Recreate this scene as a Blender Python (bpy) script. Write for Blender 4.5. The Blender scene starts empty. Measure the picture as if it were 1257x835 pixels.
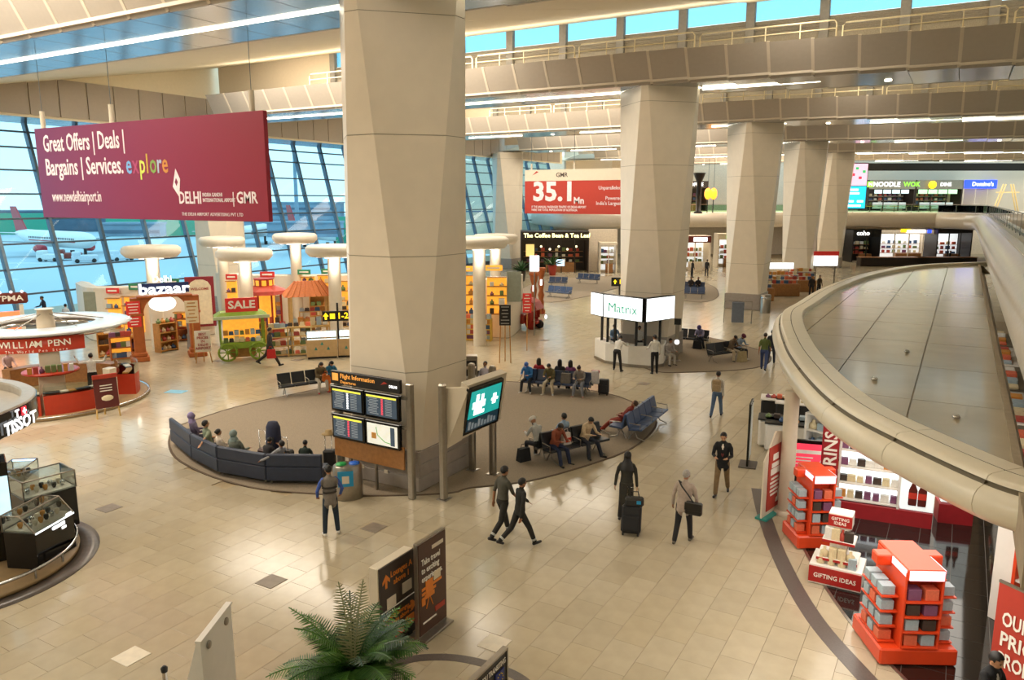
import bpy, math, random
import numpy as np
from mathutils import Vector, Matrix
random.seed(7)
SC = bpy.context.scene
COL = SC.collection
R = math.radians
# ---------------------------------------------------------------- camera
EYE = 7.8
HEAD = R(30.2)
FPX = 943.0
PITCH = math.atan((417.5 - 245.0) / FPX)
cam_data = bpy.data.cameras.new('camera')
cam_data.sensor_width = 36.0
cam_data.lens = FPX / 1257.0 * 36.0
cam_data.clip_end = 3000
camera = bpy.data.objects.new('camera', cam_data)
camera.location = (0, 0, EYE)
camera.rotation_euler = (math.pi / 2 - PITCH, 0, HEAD)
COL.objects.link(camera)
SC.camera = camera
# ---------------------------------------------------------------- sky, view, lights of the hall
SC.view_settings.view_transform = 'Standard'
SC.view_settings.look = 'None'
SC.view_settings.gamma = 1
SC.view_settings.exposure = 0.27
SC.view_settings.use_curve_mapping = False
world = bpy.data.worlds.new('hazy_sky')
SC.world = world
world.use_nodes = True
wn = world.node_tree
wbg = wn.nodes['Background']
tc = wn.nodes.new('ShaderNodeTexCoord')
sx = wn.nodes.new('ShaderNodeSeparateXYZ')
rp = wn.nodes.new('ShaderNodeValToRGB')
rp.color_ramp.elements[0].position = 0.0
rp.color_ramp.elements[0].color = (0.60, 0.80, 0.90, 1)
rp.color_ramp.elements[1].position = 0.5
rp.color_ramp.elements[1].color = (0.55, 0.78, 0.92, 1)
wn.links.new(tc.outputs['Generated'], sx.inputs[0])
wn.links.new(sx.outputs['Z'], rp.inputs[0])
wn.links.new(rp.outputs[0], wbg.inputs['Color'])
wbg.inputs['Strength'].default_value = 2.0

def area(name, loc, rot, sx_, sy_, power, col, spread=180):
    d = bpy.data.lights.new(name, 'AREA')
    d.shape = 'RECTANGLE'; d.size = sx_; d.size_y = sy_; d.energy = power; d.color = col
    d.spread = R(spread)
    o = bpy.data.objects.new(name, d); o.location = loc; o.rotation_euler = rot
    COL.objects.link(o); return o

WARM = (1.0, 0.90, 0.76)
WHITE = (1.0, 0.93, 0.82)
BAYS = [(-13, 6500), (7, 4600), (27, 4600), (47, 4200), (67, 4000), (87, 3600), (107, 3200)]
for by, pw in BAYS:      # area lights added under each bay's sloped ceiling to brighten hall and pillars
    area('bay_fill', (-30, by + 5, 15.5), (R(11), 0, 0), 20, 5, pw * .62, WARM)
    area('bay_fill', (1.5, by + 5, 15.5), (R(11), 0, 0), 17, 5, pw * .95, WARM)
for by in (35.6, 55.6, 75.6, 95.6):      # cove uplights on the beam walkways
    area('cove_uplight', (-18, by, 14.6), (math.pi, 0, 0), 48, .8, 650, WHITE)
area('shop_ceiling_lamp', (-0.6, 17, 3.05), (0, 0, 0), 3.0, 14, 330, WHITE)
area('shop_ceiling_lamp', (-1.5, 35, 3.05), (0, 0, 0), 5.0, 20, 330, WHITE)
area('far_shop_lamp', (-20, 104, 4.0), (0, 0, R(30)), 40, 6, 900, WHITE)
area('food_court_lamp', (-15, 112, 11.0), (0, 0, R(30)), 60, 10, 4200, WARM)

# ---------------------------------------------------------------- helpers
_ch, _sh = math.cos(HEAD), math.sin(HEAD)
_cp, _sp = math.cos(PITCH), math.sin(PITCH)

def _ray(px, py):
    x = (px - 628.5) / FPX; y = -(py - 417.5) / FPX
    h = (x, _cp + y * _sp, -_sp + y * _cp)
    return (_ch * h[0] - _sh * h[1], _sh * h[0] + _ch * h[1], h[2])

def at(px, py, z=0.0):
    """floor plan point (x, y) seen at a pixel of the photograph on the level z"""
    d = _ray(px, py); t = (z - EYE) / d[2]
    return (d[0] * t, d[1] * t)

def depth(x, y):
    return -_sh * x + _ch * y

def zt(py, p):
    """height of the pixel row py above the plan point p"""
    dy = depth(p[0], p[1])
    y = -(py - 417.5) / FPX
    return EYE + (-_sp + y * _cp) * dy / (_cp + y * _sp)

def mpp(p):
    return depth(p[0], p[1]) / (FPX * _cp) * 1.0

def facing(p):
    return math.atan2(-p[0], p[1])

def lin(c):
    if isinstance(c, str):
        c = tuple(int(c[i:i + 2], 16) / 255 for i in (0, 2, 4))
    return tuple(v / 12.92 if v <= 0.04045 else ((v + 0.055) / 1.055) ** 2.4 for v in c)

MATS = {}
def M(name, col='cccccc', rough=0.5, metal=0.0, emit=0.0, var=0.08, scale=6.0, bump=0.0, alpha=None, spec=None, tint=False):
    if name in MATS: return MATS[name]
    m = bpy.data.materials.new(name); m.use_nodes = True
    nt = m.node_tree; b = nt.nodes['Principled BSDF']
    c = lin(col)
    tcn = nt.nodes.new('ShaderNodeTexCoord'); nz = nt.nodes.new('ShaderNodeTexNoise')
    nz.inputs['Scale'].default_value = scale; nz.inputs['Detail'].default_value = 3
    nt.links.new(tcn.outputs['Object'], nz.inputs['Vector'])
    cr = nt.nodes.new('ShaderNodeValToRGB')
    cr.color_ramp.elements[0].position = 0.3; cr.color_ramp.elements[1].position = 0.7
    cr.color_ramp.elements[0].color = tuple(max(0, v * (1 - var)) for v in c) + (1,)
    cr.color_ramp.elements[1].color = tuple(min(1, v * (1 + var)) for v in c) + (1,)
    nt.links.new(nz.outputs['Fac'], cr.inputs[0])
    out = cr.outputs[0]
    if tint:
        at_ = nt.nodes.new('ShaderNodeAttribute'); at_.attribute_name = 'tint'
        mx = nt.nodes.new('ShaderNodeMix'); mx.data_type = 'RGBA'; mx.blend_type = 'MULTIPLY'
        mx.inputs['Factor'].default_value = 1
        nt.links.new(out, mx.inputs['A']); nt.links.new(at_.outputs['Color'], mx.inputs['B'])
        out = mx.outputs['Result']
    nt.links.new(out, b.inputs['Base Color'])
    b.inputs['Roughness'].default_value = rough; b.inputs['Metallic'].default_value = metal
    if spec is not None: b.inputs['Specular IOR Level'].default_value = spec
    if emit:
        nt.links.new(out, b.inputs['Emission Color']); b.inputs['Emission Strength'].default_value = emit
    if bump:
        bp = nt.nodes.new('ShaderNodeBump'); bp.inputs['Strength'].default_value = bump; bp.inputs['Distance'].default_value = 0.02
        nt.links.new(nz.outputs['Fac'], bp.inputs['Height']); nt.links.new(bp.outputs[0], b.inputs['Normal'])
    MATS[name] = m
    return m

def glass_mat(name, tint, mirror=0.12):
    m = bpy.data.materials.new(name); m.use_nodes = True; nt = m.node_tree
    nt.nodes.remove(nt.nodes['Principled BSDF'])
    o = nt.nodes['Material Output']; t = nt.nodes.new('ShaderNodeBsdfTransparent'); g = nt.nodes.new('ShaderNodeBsdfGlossy')
    t.inputs[0].default_value = lin(tint) + (1,); g.inputs['Roughness'].default_value = 0.03
    nz = nt.nodes.new('ShaderNodeTexNoise'); nz.inputs['Scale'].default_value = 0.6
    fr = nt.nodes.new('ShaderNodeFresnel'); fr.inputs['IOR'].default_value = 1.45
    ml = nt.nodes.new('ShaderNodeMath'); ml.operation = 'MULTIPLY'; ml.inputs[1].default_value = mirror * 8
    mx = nt.nodes.new('ShaderNodeMixShader')
    bp = nt.nodes.new('ShaderNodeBump'); bp.inputs['Strength'].default_value = 0.02
    nt.links.new(nz.outputs['Fac'], bp.inputs['Height']); nt.links.new(bp.outputs[0], g.inputs['Normal'])
    nt.links.new(fr.outputs[0], ml.inputs[0]); nt.links.new(ml.outputs[0], mx.inputs[0])
    nt.links.new(t.outputs[0], mx.inputs[1]); nt.links.new(g.outputs[0], mx.inputs[2]); nt.links.new(mx.outputs[0], o.inputs[0])
    MATS[name] = m
    return m

class MB:
    """collects shapes for one mesh object"""
    def __init__(s): s.v = []; s.f = []; s.m = []; s.sm = []; s.T = None
    def add(s, vs, fs, m=0, smooth=False):
        n = len(s.v)
        if s.T is not None: vs = [tuple(s.T @ Vector(v)) for v in vs]
        s.v += [tuple(v) for v in vs]
        s.f += [tuple(i + n for i in f) for f in fs]
        s.m += [m] * len(fs); s.sm += [smooth] * len(fs)
        return s
    def box(s, c, d, rz=0.0, m=0, rx=0.0, ry=0.0):
        hx, hy, hz = d[0] / 2, d[1] / 2, d[2] / 2
        vs = [(x, y, z) for x in (-hx, hx) for y in (-hy, hy) for z in (-hz, hz)]
        if rz or rx or ry:
            mt = Matrix.Rotation(rz, 3, 'Z') @ Matrix.Rotation(ry, 3, 'Y') @ Matrix.Rotation(rx, 3, 'X')
            vs = [tuple(mt @ Vector(v)) for v in vs]
        vs = [(v[0] + c[0], v[1] + c[1], v[2] + c[2]) for v in vs]
        return s.add(vs, [(0, 1, 3, 2), (4, 6, 7, 5), (0, 4, 5, 1), (2, 3, 7, 6), (0, 2, 6, 4), (1, 5, 7, 3)], m)
    def cbox(s, c, d, b=0.01, m=0, rz=0.0, rx=0.0):
        """chamfered box"""
        h = [d[i] / 2 for i in range(3)]; b = min(b, min(h) * .45)
        vs = []; idx = {}
        for sx_ in (-1, 1):
            for sy_ in (-1, 1):
                for sz_ in (-1, 1):
                    sg = (sx_, sy_, sz_)
                    for a in range(3):
                        idx[sg + (a,)] = len(vs)
                        vs.append(tuple(sg[i] * (h[i] if i == a else h[i] - b) for i in range(3)))
        fs = []
        def quad(a, sa):
            o = [i for i in range(3) if i != a]; q = []
            for p_, q_ in ((-1, -1), (1, -1), (1, 1), (-1, 1)):
                sg = [0, 0, 0]; sg[a] = sa; sg[o[0]] = p_; sg[o[1]] = q_; q.append(idx[tuple(sg) + (a,)])
            return q if (sa > 0) == (a != 1) else q[::-1]
        for a in range(3):
            for sa in (-1, 1): fs.append(quad(a, sa))
        for a in range(3):
            o = [i for i in range(3) if i != a]
            for p_ in (-1, 1):
                for q_ in (-1, 1):
                    e = []
                    for sa in (-1, 1):
                        sg = [0, 0, 0]; sg[a] = sa; sg[o[0]] = p_; sg[o[1]] = q_
                        e.append((idx[tuple(sg) + (o[0],)], idx[tuple(sg) + (o[1],)]))
                    fs.append((e[0][0], e[0][1], e[1][1], e[1][0]))
        for sx_ in (-1, 1):
            for sy_ in (-1, 1):
                for sz_ in (-1, 1): fs.append(tuple(idx[(sx_, sy_, sz_, a)] for a in range(3)))
        if rz or rx:
            mt = Matrix.Rotation(rz, 3, 'Z') @ Matrix.Rotation(rx, 3, 'X'); vs = [tuple(mt @ Vector(v)) for v in vs]
        vs = [(v[0] + c[0], v[1] + c[1], v[2] + c[2]) for v in vs]
        return s.add(vs, fs, m)
    def cyl(s, c, r, h, n=16, r2=None, m=0, smooth=True):
        r2 = r if r2 is None else r2
        return s.lathe([(r, 0), (r2, h)], n, c, m, smooth)
    def lathe(s, prof, n=20, c=(0, 0, 0), m=0, smooth=True, caps=True, a0=0.0, a1=2 * math.pi, sy=1.0):
        full = abs(a1 - a0 - 2 * math.pi) < 1e-6
        k = n if full else n + 1
        vs = []
        for r, z in prof:
            for i in range(k):
                a = a0 + (a1 - a0) * i / n
                vs.append((c[0] + r * math.cos(a), c[1] + r * sy * math.sin(a), c[2] + z))
        fs = []
        for j in range(len(prof) - 1):
            for i in range(n):
                i2 = (i + 1) % k
                fs.append((j * k + i, j * k + i2, (j + 1) * k + i2, (j + 1) * k + i))
        s.add(vs, fs, m, smooth)
        if caps and full:
            s.add(vs[:k], [tuple(range(k))[::-1]], m); s.add(vs[-k:], [tuple(range(k))], m)
        return s
    def tube(s, pts, r, n=6, m=0, closed=False):
        pts = [Vector(p) for p in pts]; k = len(pts); vs = []; fs = []
        for i, p in enumerate(pts):
            a = pts[i - 1] if (i or closed) else p
            b = pts[(i + 1) % k] if (i < k - 1 or closed) else p
            d = (b - a).normalized()
            up = Vector((0, 0, 1)) if abs(d.z) < .9 else Vector((1, 0, 0))
            u = d.cross(up).normalized(); w = u.cross(d)
            rr = r[i] if isinstance(r, (list, tuple)) else r
            for j in range(n):
                t = 2 * math.pi * j / n
                vs.append(tuple(p + u * (rr * math.cos(t)) + w * (rr * math.sin(t))))
        for i in range(k if closed else k - 1):
            i2 = (i + 1) % k
            for j in range(n):
                j2 = (j + 1) % n
                fs.append((i * n + j, i * n + j2, i2 * n + j2, i2 * n + j))
        s.add(vs, fs, m, n > 4)
        if not closed: s.add(vs[:n], [tuple(range(n))[::-1]], m); s.add(vs[-n:], [tuple(range(n))], m)
        return s
    def ball(s, c, r, n=12, k=8, m=0, keep=None):
        rx, ry, rz = r if isinstance(r, (tuple, list)) else (r, r, r)
        vs = []; fs = []
        for j in range(k + 1):
            t = math.pi * j / k
            for i in range(n):
                a = 2 * math.pi * i / n
                vs.append((c[0] + rx * math.sin(t) * math.cos(a), c[1] + ry * math.sin(t) * math.sin(a), c[2] + rz * math.cos(t)))
        for j in range(k):
            for i in range(n):
                q = (j * n + i, (j + 1) * n + i, (j + 1) * n + (i + 1) % n, j * n + (i + 1) % n)
                if keep is None or keep(Vector([sum(vs[x][e] for x in q) / 4 - c[e] for e in range(3)])): fs.append(q)
        return s.add(vs, fs, m, True)
    def prism(s, poly, z0, z1, m=0, m_side=None):
        n = len(poly)
        a = sum(poly[i][0] * poly[(i + 1) % n][1] - poly[(i + 1) % n][0] * poly[i][1] for i in range(n))
        if a < 0: poly = poly[::-1]
        vs = [(p[0], p[1], z0) for p in poly] + [(p[0], p[1], z1) for p in poly]
        s.add(vs, [tuple(range(n))[::-1], tuple(range(n, 2 * n))], m)
        b = len(s.v) - 2 * n
        s.f += [(b + i, b + (i + 1) % n, b + n + (i + 1) % n, b + n + i) for i in range(n)]
        s.m += [m if m_side is None else m_side] * n; s.sm += [False] * n
        return s
    def sweep(s, path, prof, m=0, closed=False, smooth=True, nr=None):
        """path: plan points; prof: (outward, z); outward is to the right of travel"""
        k = len(path); q = len(prof); vs = []; fs = []
        for i, p in enumerate(path):
            a = path[i - 1] if (i or closed) else p
            b = path[(i + 1) % k] if (i < k - 1 or closed) else p
            d = Vector((b[0] - a[0], b[1] - a[1])).normalized(); nrm = nr[i] if nr else (d.y, -d.x)
            for o, z in prof: vs.append((p[0] + nrm[0] * o, p[1] + nrm[1] * o, z))
        for i in range(k if closed else k - 1):
            i2 = (i + 1) % k
            for j in range(q - 1): fs.append((i * q + j, i2 * q + j, i2 * q + j + 1, i * q + j + 1))
        s.add(vs, fs, m, smooth)
        if not closed: s.add(vs[:q], [tuple(range(q))], m); s.add(vs[-q:], [tuple(range(q))[::-1]], m)
        return s
    def mesh(s, name, mats):
        me = bpy.data.meshes.new(name); me.from_pydata(s.v, [], s.f)
        if not isinstance(mats, (list, tuple)): mats = [mats]
        for m in mats: me.materials.append(m)
        me.polygons.foreach_set('material_index', s.m); me.polygons.foreach_set('use_smooth', s.sm)
        me.update(); return me
    def build(s, name, mats, parent=None, loc=None, rz=None):
        return link(name, s.mesh(name, mats), parent, loc, rz)

def link(name, data, parent=None, loc=None, rz=None):
    o = bpy.data.objects.new(name, data); COL.objects.link(o)
    if parent is not None: o.parent = parent
    if loc is not None: o.location = loc
    if rz is not None: o.rotation_euler[2] = rz
    return o

def tag(o, label=None, cat=None, group=None, kind=None):
    if label: o['label'] = label
    if cat: o['category'] = cat
    if group: o['group'] = group
    if kind: o['kind'] = kind
    return o

def thing(name, label, cat, loc=(0, 0, 0), rz=0.0, group=None):
    o = bpy.data.objects.new(name, None); COL.objects.link(o)
    o.empty_display_size = .2
    o.location = loc if len(loc) == 3 else (loc[0], loc[1], 0); o.rotation_euler[2] = rz
    return tag(o, label, cat, group)

def structure(name, loc=(0, 0, 0), rz=0.0):
    o = bpy.data.objects.new(name, None); COL.objects.link(o); o.location = loc; o.rotation_euler[2] = rz
    o['kind'] = 'structure'; return o

def copy_tree(o, parent=None):
    c = o.copy(); COL.objects.link(c)
    if parent is not None: c.parent = parent
    for ch in list(o.children): copy_tree(ch, c)
    return c

def box(name, c, d, mat, parent=None, b=0.0, rz=0.0, rx=0.0):
    m = MB()
    if b: m.cbox(c, d, b, 0, rz, rx)
    else: m.box(c, d, rz, 0, rx)
    return m.build(name, mat, parent)

FIT = {}
def txt(parent, body, x, z, size, mat, y=-0.02, align='CENTER', bold=0.0, sx_=1.0, rx=math.pi / 2, rz=0.0, name='lettering', shear=0.0, rot=None, w=None):
    cu = bpy.data.curves.new(name, 'FONT'); cu.body = body; cu.size = size; cu.align_x = align; cu.align_y = 'CENTER'
    cu.extrude = 0.003; cu.offset = bold * size; cu.resolution_u = 2; cu.shear = shear
    cu.materials.append(mat)
    o = link(name, cu, parent, (x, y, z)); o.rotation_euler = rot if rot else (rx, 0, rz); o.scale = (sx_, 1, 1)
    if w: FIT[o.name] = w
    return o

def clip(poly, x0, x1, y0, y1):
    """polygon cut to a rectangle"""
    def cut(ps, ax, v, keep_less):
        out = []
        for i in range(len(ps)):
            a, b = ps[i], ps[(i + 1) % len(ps)]
            ia = (a[ax] <= v) == keep_less or a[ax] == v; ib = (b[ax] <= v) == keep_less or b[ax] == v
            if ia: out.append(a)
            if ia != ib:
                t = (v - a[ax]) / (b[ax] - a[ax]); out.append((a[0] + (b[0] - a[0]) * t, a[1] + (b[1] - a[1]) * t))
        return out
    for ax, v, kl in ((0, x0, False), (0, x1, True), (1, y0, False), (1, y1, True)):
        if len(poly) < 3: return []
        poly = cut(poly, ax, v, kl)
    return poly

def spline(pts, k=8, closed=False):
    out = []; n = len(pts)
    for i in range(n if closed else n - 1):
        p = [pts[(i + j) % n] if closed else pts[min(max(i + j, 0), n - 1)] for j in (-1, 0, 1, 2)]
        for j in range(k):
            t = j / k
            out.append(tuple(0.5 * (2 * p[1][e] + (p[2][e] - p[0][e]) * t + (2 * p[0][e] - 5 * p[1][e] + 4 * p[2][e] - p[3][e]) * t * t + (3 * p[1][e] - p[0][e] - 3 * p[2][e] + p[3][e]) * t ** 3) for e in range(len(pts[0]))))
    if not closed: out.append(tuple(pts[-1]))
    return out

def inside(p, poly):
    c = False; n = len(poly); j = n - 1
    for i in range(n):
        if (poly[i][1] > p[1]) != (poly[j][1] > p[1]) and p[0] < (poly[j][0] - poly[i][0]) * (p[1] - poly[i][1]) / (poly[j][1] - poly[i][1]) + poly[i][0]: c = not c
        j = i
    return c

def on_view(p, z=0.0):
    h = (_ch * p[0] + _sh * p[1], -_sh * p[0] + _ch * p[1], z - EYE)
    c = h[1] * _cp - h[2] * _sp
    if c <= 0.1: return (-9999, -9999)
    return (628.5 + FPX * h[0] / c, 417.5 - FPX * (h[1] * _sp + h[2] * _cp) / c)
# ---------------------------------------------------------------- materials
def hp(px, hd, z=1.5):
    xh = (px - 628.5) / FPX * (hd * _cp + (EYE - z) * _sp)
    return (_ch * xh - _sh * hd, _sh * xh + _ch * hd)
m_tile = M('polished_cream_stone', 'b3a78f', .16, var=.05, scale=3, tint=True, spec=.45)
m_joint = M('stone_joint', 'a39070', .5)
m_access = M('grey_access_metal', '84786a', .4, var=.12)
m_carpet = M('taupe_carpet', '8d7f6c', .95, var=.16, scale=40, bump=.3)
m_carpet2 = M('dark_carpet_border', '5c4c3c', .9, var=.1, scale=40)
m_white = M('white_cladding', 'd9cdb8', .35, var=.02)
m_cream = M('cream_seam', 'efe4c8', .5, var=.02)
m_fascia = M('grey_white_fascia_metal', 'aca193', .4, var=.02)
m_soffit = M('mirror_soffit_metal', 'a9abb2', .16, metal=.75, var=.04)
m_column = M('column_cladding', 'efe2ce', .38, var=.025, scale=2)
m_seam = M('dark_joint', 'a89a82', .8)
m_steel = M('brushed_steel', '9c958a', .3, metal=.85, var=.06, scale=12)
m_chrome = M('bright_chrome', 'c9c9c9', .12, metal=1)
m_base = M('grey_metal_base', 'a39a92', .4, metal=.2, var=.06)
m_led = M('led_strip', 'fff3d8', .5, emit=7)
m_ceil = M('cream_ceiling', 'efe2c4', .6, var=.02)
m_rail = M('cream_railing_paint', 'd8cba6', .45)
m_louver = M('grey_louver', 'a09888', .6, var=.15, scale=30)
m_mull = M('blue_grey_aluminium', '5d6e7c', .35, metal=.5)
m_glass = glass_mat('blue_tinted_glazing', 'bfe2ec', .10)
m_clear = glass_mat('clear_display_glass', 'eef6f4', .12)
m_black = M('matte_black', '141312', .45)
m_gloss = M('gloss_black', '0b0b0c', .12, var=.02)
m_wood = M('veneer_wood', '9a6a3c', .4, var=.15, scale=9)
m_apron = M('concrete_apron', 'aebfc6', .7, var=.06, scale=.02)
# ---------------------------------------------------------------- floor
carpet_pts = spline([at(*q) for q in [(208,543),(216,562),(243,578),(275,590),(322,601),(396,607),(452,609),(549,606),(577,599),(642,592),(706,576),(771,553),(800,530),(804,514),(784,498),(739,482),(642,470),(540,466),(430,472),(352,486),(290,500),(240,516),(216,526)]], 3, True)
dark_arc = [at(*q) for q in [(930, 600), (938, 632), (960, 690), (1000, 760), (1065, 835), (1130, 905)]]
dark_arc = spline(dark_arc, 6)
floor = box('floor', (-20, 51, -.07), (76, 164, .1), m_joint); floor['kind'] = 'structure'
TW, TL = .6, .95
tints = [(1, 1, 1), (.97, .965, .955), (1.02, 1.015, 1.0), (.94, .93, .91), (1.0, .985, .95), (1.04, 1.035, 1.03)]
def add_tint(me, cols):
    a = me.color_attributes.new('tint', 'FLOAT_COLOR', 'POINT')
    a.data.foreach_set('color', np.array(cols, dtype=np.float32).ravel())
tile_meshes = []
for t in tints:
    mb = MB(); mb.cbox((0, 0, -.01), (TW - .004, TL - .004, .02), .0018)
    me = mb.mesh('tile', m_tile); add_tint(me, [t + (1,)] * len(mb.v)); tile_meshes.append(me)
hatches = [(459, 648), (333, 714), (134, 624), (668, 418), (269, 443), (365, 442), (790, 471)]
pale = [(161, 806), (607, 790)]
hp_pts = [at(*h) for h in hatches + pale]
cells = []
for i in range(-85, 24):
    for j in range(4, 112):
        x = i * TW + TW / 2; y = j * TL + (TL / 2 if i % 2 else 0)
        v = on_view((x, y))
        if not (-60 < v[0] < 1320 and 230 < v[1] < 880): continue
        if inside((x, y), carpet_pts) and inside((x + TW, y), carpet_pts) and inside((x - TW, y), carpet_pts): continue
        cells.append((x * x + y * y, x, y, v))
cells.sort()
near = [c for c in cells if 60 < c[3][0] < 1110 and c[3][1] < 850 and not (c[3][0] > 930 and c[1] > -3.2)]
near_set = set((c[1], c[2]) for c in near[:296])
for c in near[:296]:
    o = link('tile', random.choice(tile_meshes), floor, (c[1], c[2], 0))
vs = []; fs = []; cols = []
for c in cells:
    if (c[1], c[2]) in near_set: continue
    hx, hy, e = TW / 2 - .002, TL / 2 - .002, .002; n = len(vs); x, y = c[1], c[2]
    vs += [(x - hx, y - hy, -.02), (x + hx, y - hy, -.02), (x + hx, y + hy, -.02), (x - hx, y + hy, -.02), (x - hx + e, y - hy + e, 0), (x + hx - e, y - hy + e, 0), (x + hx - e, y + hy - e, 0), (x - hx + e, y + hy - e, 0)]
    fs += [(n + 4, n + 5, n + 6, n + 7), (n, n + 1, n + 5, n + 4), (n + 1, n + 2, n + 6, n + 5), (n + 2, n + 3, n + 7, n + 6), (n + 3, n, n + 4, n + 7)]
    cols += [random.choice(tints) + (1,)] * 8
me = bpy.data.meshes.new('tile_field'); me.from_pydata(vs, [], fs); me.materials.append(m_tile); add_tint(me, cols)
o = link('tile_field', me, floor); o['kind'] = 'stuff'
for k, p in enumerate(hp_pts):
    i = round((p[0] - TW / 2) / TW); x = i * TW + TW / 2
    d = MB(); d.cbox((0, 0, .004), (.46, .46, .012), .003)
    o = d.build('access_panel', m_access if k < len(hatches) else M('pale_stone', 'e2d8c4', .3), floor, (p[0], p[1], 0))
# carpet island and the two further ones
def carpet(pts, label):
    inner = []
    mb = MB().prism(pts, .001, .012, 0); o = mb.build('carpet', m_carpet); tag(o, label, 'carpet')
    b = MB().sweep([(p[0], p[1]) for p in pts], [(-.02, .001), (-.02, .018), (.05, .018), (.05, .001)], 0, True, False)
    b.build('edge_strip', m_carpet2, o); return o
carpet(carpet_pts, 'large oval taupe carpet under the flight board pillar and its seats')
c2 = spline([at(*q) for q in [(772,436),(800,455),(850,457),(925,452),(946,440),(925,428),(860,413),(800,411),(775,422)]], 5, True)
carpet(c2, 'taupe carpet under the white kiosk and the seats beside it')
c3 = spline([at(*q) for q in [(640,356),(668,371),(720,364),(765,353),(800,362),(860,371),(882,361),(860,347),(770,339),(680,343)]], 5, True)
carpet(c3, 'farthest taupe carpet under the blue benches before the coffee shop')
# dark inlay bands in the stone
def band(pts, w, name='trim_1', mat=None, z=.004):
    b = MB().sweep(pts, [(-w / 2, .0005), (-w / 2, z), (w / 2, z), (w / 2, .0005)], 0, False, False)
    o = b.build(name, mat or m_dark_stone); o['kind'] = 'structure'; return o
m_dark_stone = M('dark_grey_granite', '5d5550', .3, var=.12, scale=30)
band(dark_arc, .34)
# ---------------------------------------------------------------- columns
def column(X, Y, top=13.0, base=1.22, R_=1.95, panels=True):
    c = structure('column', (X, Y, 0))
    e = .12; z0 = 1.15
    bot = []
    for sx_, sy_ in ((1, -1), (1, 1), (-1, 1), (-1, -1)):
        a = (sx_ * base, sy_ * (base - e)); b = (sx_ * (base - e), sy_ * base)
        bot += ([b, a] if sx_ * sy_ < 0 else [a, b])
    tp = []
    for q in range(4):       # top corners on the axes, slightly blunt
        a = q * math.pi / 2; d = .16
        tp += [(R_ * math.cos(a) + d * math.sin(a), R_ * math.sin(a) - d * math.cos(a)), (R_ * math.cos(a) - d * math.sin(a), R_ * math.sin(a) + d * math.cos(a))]
    # bottom ring starts at corner (1,-1); its pair then (1,1)...; top ring starts at +X
    zs = [z0, 3.3, 6.35, 9.4, 12.3, top]
    B = bot; T_ = tp
    tris = []
    for q in range(4):
        b0, b1 = B[2 * q], B[2 * q + 1]; b2 = B[(2 * q + 2) % 8]
        t0, t1 = T_[2 * q], T_[2 * q + 1]; tm = T_[(2 * q - 1) % 8]
        tris.append((b1, b2, t0, t1))            # base side narrowing upwards (facing an axis)
        tris.append((b0, b1, tm, t0))            # top side narrowing downwards (facing a diagonal)
    def L(a, b, z):
        t = (z - z0) / (top - z0); return (a[0] + (b[0] - a[0]) * t, a[1] + (b[1] - a[1]) * t, z)
    for f in tris:
        for k in range(5):
            g_ = .008
            za, zb = zs[k] + (g_ if k else 0), zs[k + 1] - g_
            m = MB(); vs = [L(f[0], f[2], za), L(f[1], f[3], za), L(f[1], f[3], zb), L(f[0], f[2], zb)]
            m.add(vs, [(0, 1, 2, 3)]); m.build('panel', m_column, c)
    core = MB(); k = .985
    core.add([L((p[0] * k, p[1] * k), (t[0] * k, t[1] * k), z) for z in (0, z0, top) for p, t in zip(B, T_[7:] + T_[:7])],
             [(i + 8 * j, (i + 1) % 8 + 8 * j, (i + 1) % 8 + 8 * (j + 1), i + 8 * (j + 1)) for j in range(2) for i in range(8)])
    core.build('core', m_seam, c)
    sk = MB(); h = base + .03
    for (cx, cy, dx, dy) in ((0, -h, 2 * h, .05), (0, h, 2 * h, .05), (h, 0, .05, 2 * h), (-h, 0, .05, 2 * h)):
        for (z_, hh) in ((.2, .38), (.58, .36), (.95, .36)): sk.cbox((cx, cy, z_ + .02), (dx, dy, hh), .01)
    sk.build('base_cladding', m_base, c)
    return c
CX_ = -13.3
for Yk in (17, 37, 57, 77, 97): column(CX_, Yk)
for Yk in (37, 77): column(-45.4, Yk)
o = bpy.data.objects
# sockets on the base of the near pillar
mc = [q for q in COL.objects if q.name == 'column'][0]
for sx_ in (-.7, .15):
    box('socket', (sx_, -1.31, .42), (.13, .02, .1), m_white, mc, .004)
box('socket', (1.31, -.3, .42), (.02, .13, .1), m_white, mc, .004)
# ---------------------------------------------------------------- roof beams
PW = 1.75
fm = MB(); fm.add([(-PW / 2 + .06, 0, 0), (PW / 2 - .06, 0, 0), (PW / 2 - .06, -.7, 1.36), (-PW / 2 + .06, -.7, 1.36), (-PW / 2 + .06, .05, 0), (PW / 2 - .06, .05, 0), (PW / 2 - .06, -.65, 1.36), (-PW / 2 + .06, -.65, 1.36)],
    [(0, 1, 2, 3), (7, 6, 5, 4), (0, 4, 5, 1), (3, 2, 6, 7), (0, 3, 7, 4), (1, 5, 6, 2)])
fascia_me = fm.mesh('fascia_panel', m_fascia)
sm_ = MB().cbox((0, 2, .03), (PW - .03, 3.96, .04), .008); soffit_me = sm_.mesh('soffit_panel', m_soffit)
led_me = MB().box((0, 2.0, -.01), (PW * 3 - .05, .1, .06)).mesh('light_strip', m_led)
lamp_me = MB().lathe([(.0, -.03), (.13, -.03), (.15, 0), (.15, .02)], 12).mesh('downlight', m_led)
def zbeam(x): return 13.0 if x < -13 else 13.0 - .024 * (x + 13)
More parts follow.
